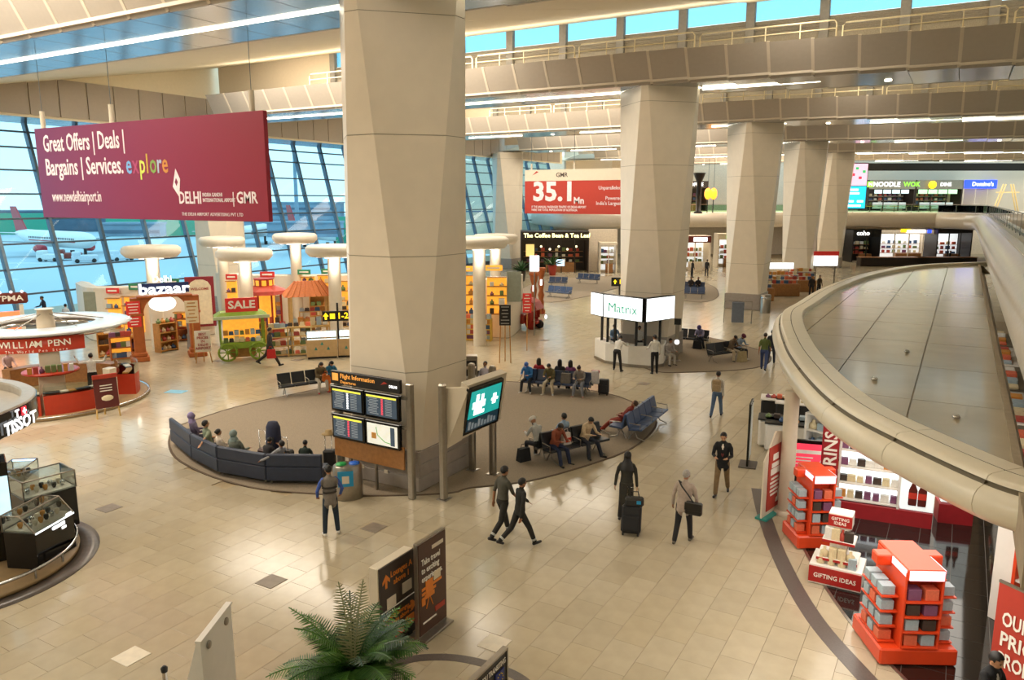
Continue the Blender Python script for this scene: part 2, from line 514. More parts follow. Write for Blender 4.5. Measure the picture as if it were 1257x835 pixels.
def beam(Yk, x0=-42.7, x1=9, led=lambda i: True, detail=True):
    b = structure('beam', (0, Yk, 0))
    n = int((x1 - x0) / PW)
    sp = MB()
    for i in range(n):
        x = x0 + (i + .5) * PW; z = zbeam(x)
        link('fascia_panel', fascia_me, b, (x, -2.0, z))
        link('soffit_panel', soffit_me, b, (x, -2.0, z))
        if i % 3 == 1 and led(i) : link('light_strip', led_me, b, (x, -2.0, z))
        elif i % 3 == 1 and abs(x - CX_) > 3: link('downlight', lamp_me, b, (x, .4, z))
        sp.box((x + PW / 2, -2.345, z + .69), (.13, .05, 1.5), 0, 0, math.atan2(.7, 1.36))
        sp.box((x, -2.3, z + .72), (PW, .02, 1.4), 0, 0, math.atan2(.7, 1.36))
        sp.box((x, 0, z + .16), (PW, 4.3, .1))
        sp.box((x, -.2, z + 1.35), (PW, 4.6, .06))
        sp.box((x, 2.0, z + .7), (PW, .08, 1.4))
    sp.build('beam_core', M('fascia_rib', 'cfc3b0', .45, var=.02), b)
    return b
beam(17, led=lambda i: True)
beam(37, led=lambda i: i < 22)
beam(57, led=lambda i: i % 2 == 0 or i > 20)
beam(77, led=lambda i: i % 2 == 0)
beam(97, led=lambda i: True)
beam(117, led=lambda i: i % 2 == 1)
# railings on the walkways
def railing(Yk, x0, x1, label):
    t = thing('walkway_railing', label, 'railing', ((x0 + x1) / 2, Yk - 2.35, zbeam((x0 + x1) / 2) + 1.38), 0, 'walkway railings on the roof beams')
    w = (x1 - x0) / 2 - .12
    MB().tube([(-w, 0, 0), (-w, 0, .5), (-w + .1, 0, .62), (w - .1, 0, .62), (w, 0, .5), (w, 0, 0)], .035, 6).build('top_rail', m_rail, t)
    MB().tube([(-w, 0, .3), (w, 0, .3)], .025, 5).build('mid_rail', m_rail, t)
    for i in range(1, 4):
        MB().tube([(-w + i * w / 2, 0, 0), (-w + i * w / 2, 0, .62)], .028, 5).build('post', m_rail, t)
ORD = 'first second third fourth fifth sixth seventh eighth ninth tenth eleventh twelfth thirteenth fourteenth fifteenth'.split()
for Yk in (37, 57):
    x = -34.0; k = 0
    while x < 8:
        railing(Yk, x, x + 5.8, 'cream tube railing on the %s roof beam, section %s from the glass wall' % ('nearest full' if Yk == 37 else 'next farther', ORD[k])); x += 5.8; k += 1
# walls with clerestory windows above every beam, sloped ceilings between
for k, Yk in enumerate((37, 57, 77, 97, 117)):
    w = structure('window_%d' % (k + 2), (0, Yk + 2.05, 0))
    for i in range(14):
        xa = -36 + i * 3.3; z = zbeam(xa) - 13
        box('louver_panel', (xa + 1.65, .05, 15.3 + z), (3.2, .06, 1.7), m_louver, w)
        if Yk == 37:
            lv = MB()
            for q in range(5): lv.box((xa + 1.65, -.02, 15.5 + z + q * .14), (2.9, .09, .03), 0, 0, .6)
            lv.build('louver_slat', m_louver, w)
        box('pane', (xa + 1.65, .05, 17.1 + z), (2.95, .02, 1.85), m_glass, w)
        box('mullion', (xa, -.05, 16.3 + z), (.42, .3, 3.9), M('mullion_grey', '8d8a84', .5), w, .02)
    box('wall_panel', (-41.5, .05, 16), (11, .1, 4), m_white, w)
for k, Yk in enumerate((-23, -3, 17, 37, 57, 77, 97)):
    c = structure('ceiling_%d' % (k + 1) if k else 'ceiling')
    for i in range(18):
        xa = -51.7 + i * 3.5; z = zbeam(xa) - 13; m = MB()
        ya, yb, za, zb_ = Yk + 2.02, Yk + 22.0, 13.12 + z, 17.02 + z
        x0, x1 = xa + .02, xa + 3.48
        m.add([(x0, ya, za), (x1, ya, za), (x1, yb, zb_), (x0, yb, zb_), (x0, ya, za + .1), (x1, ya, za + .1), (x1, yb, zb_ + .1), (x0, yb, zb_ + .1)],
              [(0, 3, 2, 1), (4, 5, 6, 7), (0, 1, 5, 4), (2, 3, 7, 6), (1, 2, 6, 5), (3, 0, 4, 7)])
        m.build('ceiling_panel', m_ceil, c)
    box('backing', (-18, Yk + 12, 15.3), (62, 20.6, .02), m_seam, c, 0, 0, math.atan2(3.9, 20))
# ---------------------------------------------------------------- the glass wall to the apron
win = structure('window_1')
LEAN = .27; GX = -50.0
lv = [0.35, 1.95, 3.5, 5.05, 6.6, 8.15, 9.65, 11.1, 12.1, 12.9]
MS = 3.34; ys = [8.6 + i * MS for i in range(-2, 29)]
for y in ys:
    m = MB(); z0, z1 = 0, 13.2; w, d = .09, .30
    m.add([(GX - LEAN * z + dx, y + dy, z) for z in (z0, z1) for dx, dy in ((-.1, -w), (d, -w), (d, w), (-.1, w))],
          [(0, 1, 5, 4), (1, 2, 6, 5), (2, 3, 7, 6), (3, 0, 4, 7), (3, 2, 1, 0), (4, 5, 6, 7)])
    m.build('mullion', m_mull, win)
for a, z in enumerate(lv):
    box('transom', (GX - LEAN * z + .08, (ys[0] + ys[-1]) / 2, z), (.2, ys[-1] - ys[0], .11), m_mull, win)
pane_me = {}
for a in range(len(lv) - 1):
    za, zb_ = lv[a] + .05, lv[a + 1] - .05; h = MS / 2 - .1
    m = MB(); m.add([(-LEAN * (za), -h, za), (-LEAN * za, h, za), (-LEAN * zb_, h, zb_), (-LEAN * zb_, -h, zb_)], [(0, 1, 2, 3)])
    pm = m.mesh('pane', m_glass)
    for y in ys[:-1]: link('pane', pm, win, (GX, y + MS / 2, 0))
box('sill', (GX - .05, (ys[0] + ys[-1]) / 2, .15), (.3, ys[-1] - ys[0], .3), m_mull, win)
# fascia and soffit along the glass wall
t = structure('trim_2')
for i in range(52):
    y = 4 + i * 1.75
    box('fascia_panel', (-47.4, y, 13.75), (.06, 1.68, 2.2), m_fascia, t)
    box('soffit_panel', (-50.6, y, 12.72), (6.4, 1.70, .05), m_soffit, t)
box('backing', (-47.5, 49, 15.1), (.05, 92, 5.2), m_cream, t)
# walls out of view, closing the hall
for n, c, d in (('wall_back', (-20, -30.2, 8), (72, .3, 20)), ('wall_right', (16, 52, 8), (.3, 166, 20)), ('wall_far', (-20, 134, 8), (72, .3, 20))):
    q = box(n, c, d, m_white); q['kind'] = 'structure'
q = box('wall_left', (-50, 118, 8), (.3, 34, 20), m_white); q['kind'] = 'structure'
q = box('wall_left_1', (-50, -14, 8), (.3, 32, 20), m_white); q['kind'] = 'structure'
# ---------------------------------------------------------------- outside
gnd = MB().box((-350, 100, -5.6), (600, 900, .2)).build('ground_apron', m_apron); gnd['kind'] = 'structure'
for i in range(3):
    o = MB().box((-120 - i * 30, 40 + i * 22, -5.48), (30, .8, .02), R(32)).build('trim_3', M('marking_white', 'f0f0e8', .6)); o['kind'] = 'structure'
# ---------------------------------------------------------------- hanging banners
m_lett = M('pale_lettering', 'e9dfe2', .5)
def grad_mat(name, stops, axis='X', rough=.5):
    m = bpy.data.materials.new(name); m.use_nodes = True; nt = m.node_tree; b = nt.nodes['Principled BSDF']
    t = nt.nodes.new('ShaderNodeTexCoord'); s = nt.nodes.new('ShaderNodeSeparateXYZ'); r = nt.nodes.new('ShaderNodeValToRGB')
    nt.links.new(t.outputs['Generated'], s.inputs[0]); nt.links.new(s.outputs[axis], r.inputs[0]); nt.links.new(r.outputs[0], b.inputs['Base Color'])
    while len(r.color_ramp.elements) < len(stops): r.color_ramp.elements.new(.5)
    for e, (p, c) in zip(r.color_ramp.elements, stops): e.position = p; e.color = lin(c) + (1,)
    b.inputs['Roughness'].default_value = rough; MATS[name] = m
    return m
bx0, bx1 = -30.85, -18.5
t = thing('hanging_banner', 'long maroon banner reading Great Offers hanging before the glass wall', 'banner', ((bx0 + bx1) / 2, 17, 7.12))
BW = bx1 - bx0; BH = 3.32
m_maroon = grad_mat('maroon_print', [(0, '6d2f58'), (.45, '7d2348'), (1, '8e1530')])
MB().cbox((0, 0, BH / 2), (BW, .16, BH), .01).build('banner_panel', m_maroon, t)
def bt(s, px, py, size, mat=m_lett, bold=0.0, sx_=1.0, align='LEFT'):   # lettering placed in banner metres
    return txt(t, s, px, py, size, mat, -.085, align, bold, sx_)
k = BW / 281.0
txt(t, 'Great Offers | Deals |', -BW / 2 + .5, 2.72, .86, m_lett, -.085, 'LEFT', .015, w=4.95)
txt(t, 'Bargains | Services.', -BW / 2 + .5, 1.85, .86, m_lett, -.085, 'LEFT', .015, w=4.75)
xx = -BW / 2 + 5.45
for ch, c in zip('explore', ('6fa7d8', 'a8456b', 'c8d65a', 'c0a03c', '7ca04c', 'a8b8d0', 'c8883c')):
    bt(ch, xx, 1.85, .92, M('explore_' + c, c, .5), .012, .74); xx += .2 if ch == 'l' else .28 if ch == 'r' else .37
txt(t, 'www.newdelhiairport.in', -BW / 2 + .75, .78, .55, m_lett, -.085, 'LEFT', .01, w=3.1)
MB().add([(0, 0, .45), (.2, 0, .1), (.1, 0, -.5), (-.2, 0, -.15)], [(0, 1, 2, 3)]).add([(0, -.004, .14), (.08, -.004, 0), (0, -.004, -.14), (-.08, -.004, 0)], [(3, 2, 1, 0)], 1).build('emblem', [m_lett, m_maroon], t, (BW / 2 - 4.25, -.09, 1.25), 0)
txt(t, 'DELHI', BW / 2 - 4.2, .72, .55, m_lett, -.085, 'LEFT', .02, w=1.1)
bt('INDIRA GANDHI\nINTERNATIONAL AIRPORT', BW / 2 - 3.0, .74, .17, bold=.01, sx_=.75)
bt('|', BW / 2 - 1.6, .72, .5)
txt(t, 'GMR', BW / 2 - 1.4, .72, .5, m_lett, -.085, 'LEFT', .02, w=.95)
bt('THE DELHI AIRPORT ADVERTISING PVT LTD', BW / 2 - 4.1, .2, .15)
for x in (-BW / 2 + .5, -1.4, BW / 2 - .55):
    MB().cyl((x, 0, BH), .09, .62, 8).build('rod', m_white, t)
    MB().tube([(x, 0, BH + .5), (x, 0, 12.9 - 7.12)], .012, 4).build('wire', m_mull, t)
x0, x1 = -31.9, -19.6
t = thing('hanging_banner', 'red and white banner with a big passenger count, behind the second pillar', 'banner', ((x0 + x1) / 2, 57, 6.65))
BW2 = x1 - x0
m_redp = M('red_print', 'b23a2c', .5, var=.03)
MB().cbox((0, 0, 1.32), (BW2, .14, 2.64), .008).build('banner_panel', m_redp, t)
MB().cbox((0, 0, 3.1), (BW2, .14, .9), .008).build('header_strip', m_white, t)
xl = -BW2 / 2
txt(t, '35.1', xl + .75, 1.72, 2.1, m_lett, -.08, 'LEFT', .035, w=3.5)
txt(t, 'Mn', xl + 4.5, 1.05, .75, m_lett, -.08, 'LEFT', .02, 1)
txt(t, 'IF THE ANNUAL PASSENGER TRAFFIC OF DELHI AIRPORT\nWERE THE TOTAL POPULATION OF AUSTRALIA', xl + .65, .42, .25, m_lett, -.08, 'LEFT', .02, w=5.0)
txt(t, 'Unparalleled Reach.\n\nPowered by\nIndia\'s Largest Airport', xl + 8.2, 1.45, .4, m_lett, -.08, 'CENTER', .01, .95)
txt(t, 'GMR', xl + 2.9, 3.1, .5, M('letter_dark', '4a3a34', .5), -.08, 'LEFT', .015)
MB().add([(-.3, 0, -.15), (.3, 0, .12), (.1, 0, .2)], [(0, 1, 2)]).build('emblem', m_redp, t, (xl + 1.0, -.08, 3.25))
for x in (xl + .6, xl + 4.5, -xl - 1):
    MB().cyl((x, 0, 3.55), .08, .5, 8).build('rod', m_white, t)
    MB().tube([(x, 0, 4), (x, 0, 6.3)], .02, 4).build('wire', m_mull, t)
# ---------------------------------------------------------------- right: the canopy over the shops
rim_px = [(1201.7, 321.5, 3.9), (1121, 325, 3.9), (1054, 336, 3.9), (1004, 354, 3.85), (970, 376, 3.75), (953, 391, 3.6), (948, 409, 3.5), (951, 431, 3.45), (960, 458, 3.4), (987, 498, 3.4), (1026, 535, 3.4), (1098, 578, 3.4), (1192, 627, 3.4), (1257, 651, 3.4)]
raw = spline([at(*q) for q in rim_px], 5)
def shift(path, d):
    out = []
    for i, p in enumerate(path):
        a = path[max(i - 1, 0)]; b = path[min(i + 1, len(path) - 1)]
        v = Vector((b[0] - a[0], b[1] - a[1])).normalized(); out.append((p[0] + v.y * d, p[1] - v.x * d))
    return out
arc = shift(raw, -.2)
def normals(path):
    out = []
    for i, p in enumerate(path):
        a = path[max(i - 1, 0)]; b = path[min(i + 1, len(path) - 1)]; v = Vector((b[0] - a[0], b[1] - a[1])).normalized(); out.append((v.y, -v.x))
    return out
cano = thing('shop_canopy', 'huge cream canopy roof curving over the shops, with thick rounded rim', 'canopy')
m_groove = M('rim_groove', '6e6450', .7); m_rim = M('cream_canopy_rim', 'e2d8c0', .3, var=.02); m_deck = M('canopy_deck', 'b3a68a', .14, var=.05, scale=1.5)
outline = arc[::-1]
inner = shift(arc, -.72)      # travel goes south along the west side: right of travel is outwards (west)
inner = [(min(p[0], 1.05), p[1]) for p in inner]; inner = [(1.05, inner[0][1])] + inner + [(1.05, inner[-1][1])]
deck_poly = inner
profs = [([(-.72, 3.72), (-.72, 3.93), (-.70, 3.96)], 0), ([(-.70, 3.96), (-.36, 3.955)], 0), ([(-.36, 3.955), (-.355, 3.94), (-.345, 3.94), (-.34, 3.955)], 1), ([(-.34, 3.955), (-.1, 3.93), (-.04, 3.9), (-.02, 3.84)], 0), ([(-.02, 3.84), (-.05, 3.80), (.02, 3.78)], 1), ([(.02, 3.78), (.12, 3.72), (.18, 3.62), (.2, 3.5), (.16, 3.38), (.06, 3.28), (-.1, 3.22), (-.72, 3.2)], 0)]
step = 6; nr_ = normals(arc)
for i in range(0, len(arc) - 1, step):
    seg = arc[i:i + step + 1]; nn = nr_[i:i + step + 1]; m = MB()
    if len(seg) < 2: break
    a_, b_ = Vector(seg[-2]), Vector(seg[-1]); seg = seg[:-1] + [tuple(b_ - (b_ - a_).normalized() * .012)]
    for q, mi_ in profs: m.sweep(seg, q, mi_, False, True, nn)
    m.build('rim_segment', [m_rim, m_groove], cano)
lit_y = [10, 13.6, 17.2, 20.8, 24.4, 28, 31.6, 35.2, 38.8, 42.4, 46, 49.6, 53.2, 59]
lit_x = [-7, -3.9, -2.25, -.6, 1.05]
for a in range(4):
    for b_ in range(len(lit_y) - 1):
        pl = clip(deck_poly, lit_x[a] + .012, lit_x[a + 1] - .012, lit_y[b_] + .012, lit_y[b_ + 1] - .012)
        if len(pl) > 2: MB().prism(pl, 3.76, 3.80).build('deck_panel', m_deck, cano)
MB().prism(deck_poly, 3.70, 3.755).build('deck_backing', m_seam, cano)
MB().prism(shift(arc, -.3), 3.16, 3.20).build('canopy_soffit', m_white, cano)
box('edge_beam', (1.05, 34, 3.5), (.12, 47, .66), m_seam, cano)
for x, y in ((-1.42, 18.6), (-.6, 15.05), (-1.0, 22.5), (-2.25, 17.9), (.2, 16)):
    MB().ball((x, y, 3.84), (.07, .07, .05), 8, 5).build('anchor_fitting', m_chrome, cano)
def post(p, h, r, name, label, cat, mat):
    t = thing(name, label, cat, (p[0], p[1], 0))
    MB().cyl((0, 0, 0), r, h, 20).build('shaft', mat, t)
    MB().lathe([(r * 1.55, 0), (r * 1.55, .07), (r * 1.1, .1)], 20).build('base_ring', mat, t); return t
post(at(963, 630), 3.18, .18, 'canopy_post', 'round white post carrying the canopy rim beside the red flag banner', 'post', m_white)
post(at(905 + 75, 500), 3.18, .18, 'canopy_post', 'farther round white post under the canopy rim', 'post', m_white)
# ---------------------------------------------------------------- mezzanine edge and far deck
m_band = M('mezzanine_band', 'd5cbbd', .25, var=.03)
fb = [hp(640, 118, 6), hp(662, 104, 6), hp(684, 95, 6), hp(715, 91, 6), hp(770, 92, 6), hp(850, 96, 6), hp(1000, 98, 6), hp(1100, 96, 6)]
pathm = spline(fb, 5) + spline([hp(1150, 94, 6), (1.1, 101), (1.5, 90), (1.6, 75), (1.6, 55), (1.6, 30), (1.6, 10), (1.6, -4)], 5)
mezz = structure('floor_mezzanine')
prof = [(-.35, 6.22), (-.1, 6.2), (.2, 6.12), (.5, 5.85), (.62, 5.5), (.6, 5.1), (.45, 4.75), (.15, 4.5), (-.4, 4.4)]
st = 4; nm_ = normals(pathm)
for i in range(0, len(pathm) - 1, st):
    MB().sweep(pathm[i:i + st + 1], prof, 0, False, True, nm_[i:i + st + 1]).build('edge_segment', m_band, mezz)
back = [(14, -4), (14, 128), hp(620, 132)]
MB().prism([(p[0], p[1]) for p in pathm] + back, 5.9, 6.18).build('deck', m_white, mezz)
m_green_glass = glass_mat('green_balustrade_glass', 'cfe6d2', .15)
bal = thing('glass_balustrade', 'long green glass balustrade with steel rail along the upper deck edge', 'balustrade')
ins = shift(pathm, -.62)
pts = [(p[0], p[1]) for p in ins]
MB().tube([(p[0], p[1], 7.2) for p in pts], .035, 6).build('handrail', m_steel, bal)
for i in range(0, len(pts) - 2, 2):
    a, b = Vector(pts[i]), Vector(pts[min(i + 2, len(pts) - 1)]); n_ = max(1, int((b - a).length / 2.6))
    for q in range(n_):
        p, r_ = a.lerp(b, q / n_), a.lerp(b, (q + 1) / n_); mid = (p + r_) / 2; d = r_ - p
        box('glass_panel', (mid.x, mid.y, 6.7), (d.length - .06, .02, .86), m_green_glass, bal, 0, math.atan2(d.y, d.x))
        MB().cyl((p.x, p.y, 6.2), .025, 1.0, 6).build('post', m_steel, bal)
# ---------------------------------------------------------------- far shops
m_off = M('shop_white_wall', 'e4d6c0', .5)
m_lit = M('warm_shop_light', 'ffe9b8', .5, emit=1.6)
m_litw = M('white_lightbox', 'f2fbff', .5, emit=1.3)
m_dkw = M('dark_shopfront', '2a211c', .4)
m_green = M('green_sign', '7ed13a', .5, emit=1.6); m_yel = M('yellow_sign', 'ffd21f', .5, emit=1.5); m_blue = M('blue_sign', '2a49e8', .5, emit=1.5)
m_cyan = M('cyan_screen', '28b4d8', .4, emit=1.6); m_scr_red = M('red_screen', 'e03a4a', .4, emit=1.2)
m_wlet = M('lit_white_letters', 'ffffff', .5, emit=1.6); m_olet = M('lit_cream_letters', 'fff2a8', .5, emit=2.2)
GOODS = ['b0463a', '3d5a80', 'd8c8a0', '6a7f4a', 'c98a3a', '7a4a6a', 'e2e0d8', '40342c', '9fb0b8', 'd86a4a']
goods_m = [M('goods_%d' % i, c, .5) for i, c in enumerate(GOODS)]
good_me = []
for i, g_ in enumerate(goods_m): good_me.append(MB().cbox((0, 0, .5), (1, 1, 1), .04).mesh('carton', [g_]))
bottle_me = [MB().lathe([(.3, 0), (.5, .05), (.5, .55), (.18, .72), (.18, 1)], 8).mesh('bottle', [g_]) for g_ in goods_m[:6]]
bag_me = [MB().add([(-.5, -.3, 0), (.5, -.3, 0), (.5, .3, 0), (-.5, .3, 0), (-.42, -.15, .8), (.42, -.15, .8), (.42, .15, .8), (-.42, .15, .8)], [(3, 2, 1, 0), (4, 5, 6, 7), (0, 1, 5, 4), (1, 2, 6, 5), (2, 3, 7, 6), (3, 0, 4, 7)]).tube([(-.2, 0, .78), (-.15, 0, 1), (.15, 0, 1), (.2, 0, .78)], .03, 4).mesh('bag', [g_]) for g_ in goods_m]
COLN = ['red', 'blue', 'cream', 'green', 'ochre', 'plum', 'white', 'brown', 'grey', 'coral']
ORDS = 'first second third fourth fifth sixth seventh eighth ninth'.split()
LEV = ['lowest', 'second', 'third', 'fourth', 'fifth', 'sixth']
def unit_name(label):
    w = label.replace(',', '').split()
    w = w[:7]
    while w[-1] in ('the', 'of', 'a', 'an', 'and', 'with', 'by', 'in', 'on', 'to', 'right', 'left', 'beside', 'at', 'behind', 'from', 'between', 'before', 'seen', 'under', 'silver'): w.pop()
    return ' '.join(w)
def good(p, dims, rz, label, group, kind='carton', col=None, cat='box', spot=None):
    """one small article; spot = (unit, place along the shelf, shelf from below)"""
    src = {'carton': good_me, 'bottle': bottle_me, 'bag': bag_me}[kind]
    ci = col % len(src) if col is not None else random.randrange(len(src))
    nm = kind if kind != 'carton' else cat
    if nm == 'box': nm = {'perfumes': 'perfume_box', 'toys': 'toy_box', 'cartons': 'cosmetics_box', 'souvenirs': 'souvenir_box', 'packets': 'packet', 'crafts': 'craft_box', 'gifts': 'pen_box', 'front': 'gift_box'}.get(group.split()[0], 'gift_box' if 'display' in group else 'shelf_box')
    o = link(nm, src[ci], None, p, rz); o.scale = dims
    if spot: label = '%s %s, %s from left, %s shelf, %s' % (COLN[ci], kind if kind != 'carton' else nm.split('_')[-1], ORDS[min(spot[1], 8)], LEV[min(spot[2], 5)], unit_name(spot[0]))
    return tag(o, label, {'bag': 'bag', 'bottle': 'bottle'}.get(kind, cat), group)
def frame(p, rz):
    """plan frame: returns a function from local (x, y) to world"""
    c, s = math.cos(rz), math.sin(rz)
    return lambda x, y: (p[0] + c * x - s * y, p[1] + s * x + c * y)
def shelf_goods(p, rz, xs, y, zs, size, label, group, kinds=('carton',), cat='box', jit=.2, cols=None):
    f = frame(p, rz)
    for w in (' on the ', ' in the ', ' of the '):
        if w in label: unit = label.split(w, 1)[1]; break
    for k, z in enumerate(zs):
        for i, x in enumerate(xs):
            q = f(x, y); s = [size[j] * random.uniform(1 - jit, 1) for j in range(3)]
            k_ = random.choice(kinds)
            good((q[0], q[1], z), s, rz, label, group, k_, random.choice(cols) if cols else None, cat, (unit, i, k))
def front(px0, px1, hd, z0, z1, name, mat, label=None, cat=None, depth_=.3):
    a, b = hp(px0, hd), hp(px1, hd); mid = ((a[0] + b[0]) / 2, (a[1] + b[1]) / 2); w = math.hypot(b[0] - a[0], b[1] - a[1])
    t = thing(name, label, cat, (mid[0], mid[1], z0), HEAD) if label else structure(name, (mid[0], mid[1], z0), HEAD)
    box('panel', (0, 0, (z1 - z0) / 2), (w, depth_, z1 - z0), mat, t, .01)
    return t, w
# ground floor wall below the far deck
front(560, 1320, 112, 0, 6.0, 'wall_far_1', m_off)
front(500, 1320, 127, 6.0, 14, 'wall_far_2', m_off)
# coffee shop (left)
GTAIL = {1182: ' with blue sign', 1124: ' with yellow sign', 1150: ' with pink poster', 882: ' with green sign', 836: ' with pale letters'}
def shopfront(px0, px1, hd, z1, label, wall, sign=None, sign_mat=None, glow=m_lit, size=.5, posts=4, deep=2.2, floor_z=0.0, sign_x=0, fixtures=6, head=.8, counter=m_wood, sign_back=None, bright=False):
    a, b = hp(px0, hd, floor_z + 2), hp(px1, hd, floor_z + 2); mid = ((a[0] + b[0]) / 2, (a[1] + b[1]) / 2); w = math.hypot(b[0] - a[0], b[1] - a[1])
    t = thing('shop', label, 'shop', (mid[0], mid[1], floor_z), HEAD); H_ = z1 - floor_z
    box('fascia', (0, 0, H_ - head / 2), (w, .3, head), sign_back or wall, t, .02)
    box('back_wall', (0, deep, H_ / 2), (w, .1, H_), wall, t)
    for s in (-1, 1): box('side_wall', (s * w / 2, deep / 2, H_ / 2), (.15, deep, H_), wall, t)
    box('shop_ceiling', (0, deep / 2, H_ - .06), (w, deep, .05), wall, t)
    for i in range(1, posts): box('jamb', (-w / 2 + w * i / posts, 0, (H_ - head) / 2), (.1, .14, H_ - head), wall, t)
    box('light_panel', (0, deep * .5, H_ - .12), (w * .85, deep * .5, .04), glow, t)
    for z in (.9, 1.5, 2.1):
        box('shelf', (0, deep - .25, z), (w * .92, .35, .05), counter, t)
    box('counter', (w * .1, deep * .35, .5), (w * .45, .5, 1.0), counter, t, .02)
    if sign:
        txt(t, sign, sign_x, H_ - head / 2, size, sign_mat, -.2, 'CENTER', .02)
    gm = MB(); pal = [0, 1, 2, 3, 5, 6, 9]
    for z in (.93, 1.53, 2.13):
        for i in range(fixtures):
            bw_ = random.uniform(.25, .5); hh = random.uniform(.25, .42); gm.box((-w * .43 + w * .86 * (i + .5) / fixtures, deep - .28, z + hh / 2), (bw_, .25, hh), 0, random.randrange(len(pal)))
    gm.build('shelf_goods', [goods_m[i] for i in pal], t)['kind'] = 'stuff'
    if bright: box('glow_back_panel', (0, deep - .08, H_ * .45), (w * .94, .04, H_ * .75), M('glowing_back', 'e8ecec', .5, emit=.7), t)  # self-glowing panel added to brighten the shop interior
    return t, w, mid
coffee = shopfront(640, 722, 83, 4.45, 'dark timber coffee shop with cream script sign, beyond the seats', m_dkw, 'The Coffee Bean & Tea Leaf', m_olet, m_lit, .62, 5, 3.5, 0, .2, 8, .9)
front(722, 757, 85.4, 0, 4.6, 'wall_far_3', m_off)
shopfront(737, 757, 82.2, 3.3, 'white shop opening with red and black posters, right of the coffee shop', m_off, None, None, m_litw, .4, 2, 2, 0, 0, 4, .3, bright=True)
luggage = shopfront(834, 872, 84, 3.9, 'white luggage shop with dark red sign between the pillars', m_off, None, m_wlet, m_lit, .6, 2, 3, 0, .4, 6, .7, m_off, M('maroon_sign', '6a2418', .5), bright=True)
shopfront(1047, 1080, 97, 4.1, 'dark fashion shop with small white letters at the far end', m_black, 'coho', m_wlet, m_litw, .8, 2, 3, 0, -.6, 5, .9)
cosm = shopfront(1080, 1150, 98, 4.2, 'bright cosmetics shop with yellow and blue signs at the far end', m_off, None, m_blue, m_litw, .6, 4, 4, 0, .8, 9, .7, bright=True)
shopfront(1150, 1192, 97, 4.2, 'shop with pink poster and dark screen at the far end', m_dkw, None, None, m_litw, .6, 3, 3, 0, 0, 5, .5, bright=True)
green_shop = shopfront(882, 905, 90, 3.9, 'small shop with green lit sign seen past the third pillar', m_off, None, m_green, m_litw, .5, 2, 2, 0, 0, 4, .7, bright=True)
# food court shops on the upper deck
Z2 = 6.18
shopfront(836, 868, 112, 10.4, 'dark food stall with pale letters behind the second pillar', m_dkw, 'COFFEE', m_wlet, m_lit, .7, 3, 3, Z2, 0, 5, 1.0)
noodle = shopfront(1066, 1122, 114, 10.6, 'noodle stall with green lit name sign on the upper deck', m_dkw, 'NOODLE', m_wlet, m_litw, .95, 3, 3, Z2, -.9, 8, 1.3, m_off, M('olive_grey', '8c8a7c', .5))
txt(noodle[0], 'WOK', 2.75, 3.77, .95, m_green, -.2, 'CENTER', .02)
dine = shopfront(1124, 1180, 114, 10.6, 'stall with yellow round sign and green menu boards on the upper deck', m_dkw, 'DINE', m_wlet, m_green, .7, 3, 3, Z2, .8, 8, 1.3, m_off, M('olive_grey', '8c8a7c', .5))
shopfront(1182, 1226, 114, 10.6, 'stall with blue lit sign at the end of the upper deck', m_off, 'Domino\'s', m_wlet, m_litw, .8, 3, 3, Z2, 0, 7, 1.2, m_off, m_blue)
p = hp(1144, 113.4, 9); t = thing('round_sign', 'yellow round lit sign above the green menu boards', 'sign', (p[0], p[1], 9.9), HEAD)
MB().lathe([(.0, -.1), (.55, -.1), (.55, .1), (0, .1)], 18).build('sign_disc', m_yel, t).rotation_euler[0] = math.pi / 2
p = hp(1066, 113.2, 9); t = thing('square_sign', 'green square lit logo beside the noodle stall name', 'sign', (p[0], p[1], 9.95), HEAD)
box('sign_block', (0, -.4, 0), (.8, .12, .8), m_green, t, .05); txt(t, 'N', 0, 0, .7, m_wlet, -.5)
fr = thing('dark_gap', 'long dark gap above the food court signs, shown as a black strip', 'dark_gap', (*hp(1160, 108, 12), 12.2), HEAD)  # dark gap above the signs, its shade put in as a black panel
box('gap_panel', (0, 0, 0), (24, .4, 1.0), m_black, fr, .02)
# video screen near the last pillar
p = hp(1050, 90, 9); t = thing('video_screen', 'tall bright cyan and red video screen behind the last pillar', 'screen', (p[0], p[1], 6.6), HEAD)
box('screen_frame', (0, .1, 2.7), (2.6, .3, 5.3), m_black, t, .03)
box('screen_lower', (0, -.08, 1.45), (2.4, .05, 2.5), m_cyan, t); box('screen_upper', (0, -.08, 4.0), (2.4, .05, 2.45), M('pink_white_screen', 'f0b8c8', .4, emit=1.2), t)
for i in range(5): box('screen_patch', (-.8 + .4 * i, -.12, 3.3 + (i * 37 % 5) * .35), (.35, .02, .3), m_scr_red if i % 2 else M('green_screen', '3ab870', .4, emit=1), t)
for i, (x, z, w) in enumerate(((-.3, 2.3, 1.2), (-.2, 1.9, 1.3), (-.5, 1.0, .7), (.6, 1.0, .7), (-.1, .5, 1.6))): box('screen_patch', (x, -.12, z), (w, .02, .22), m_wlet, t)

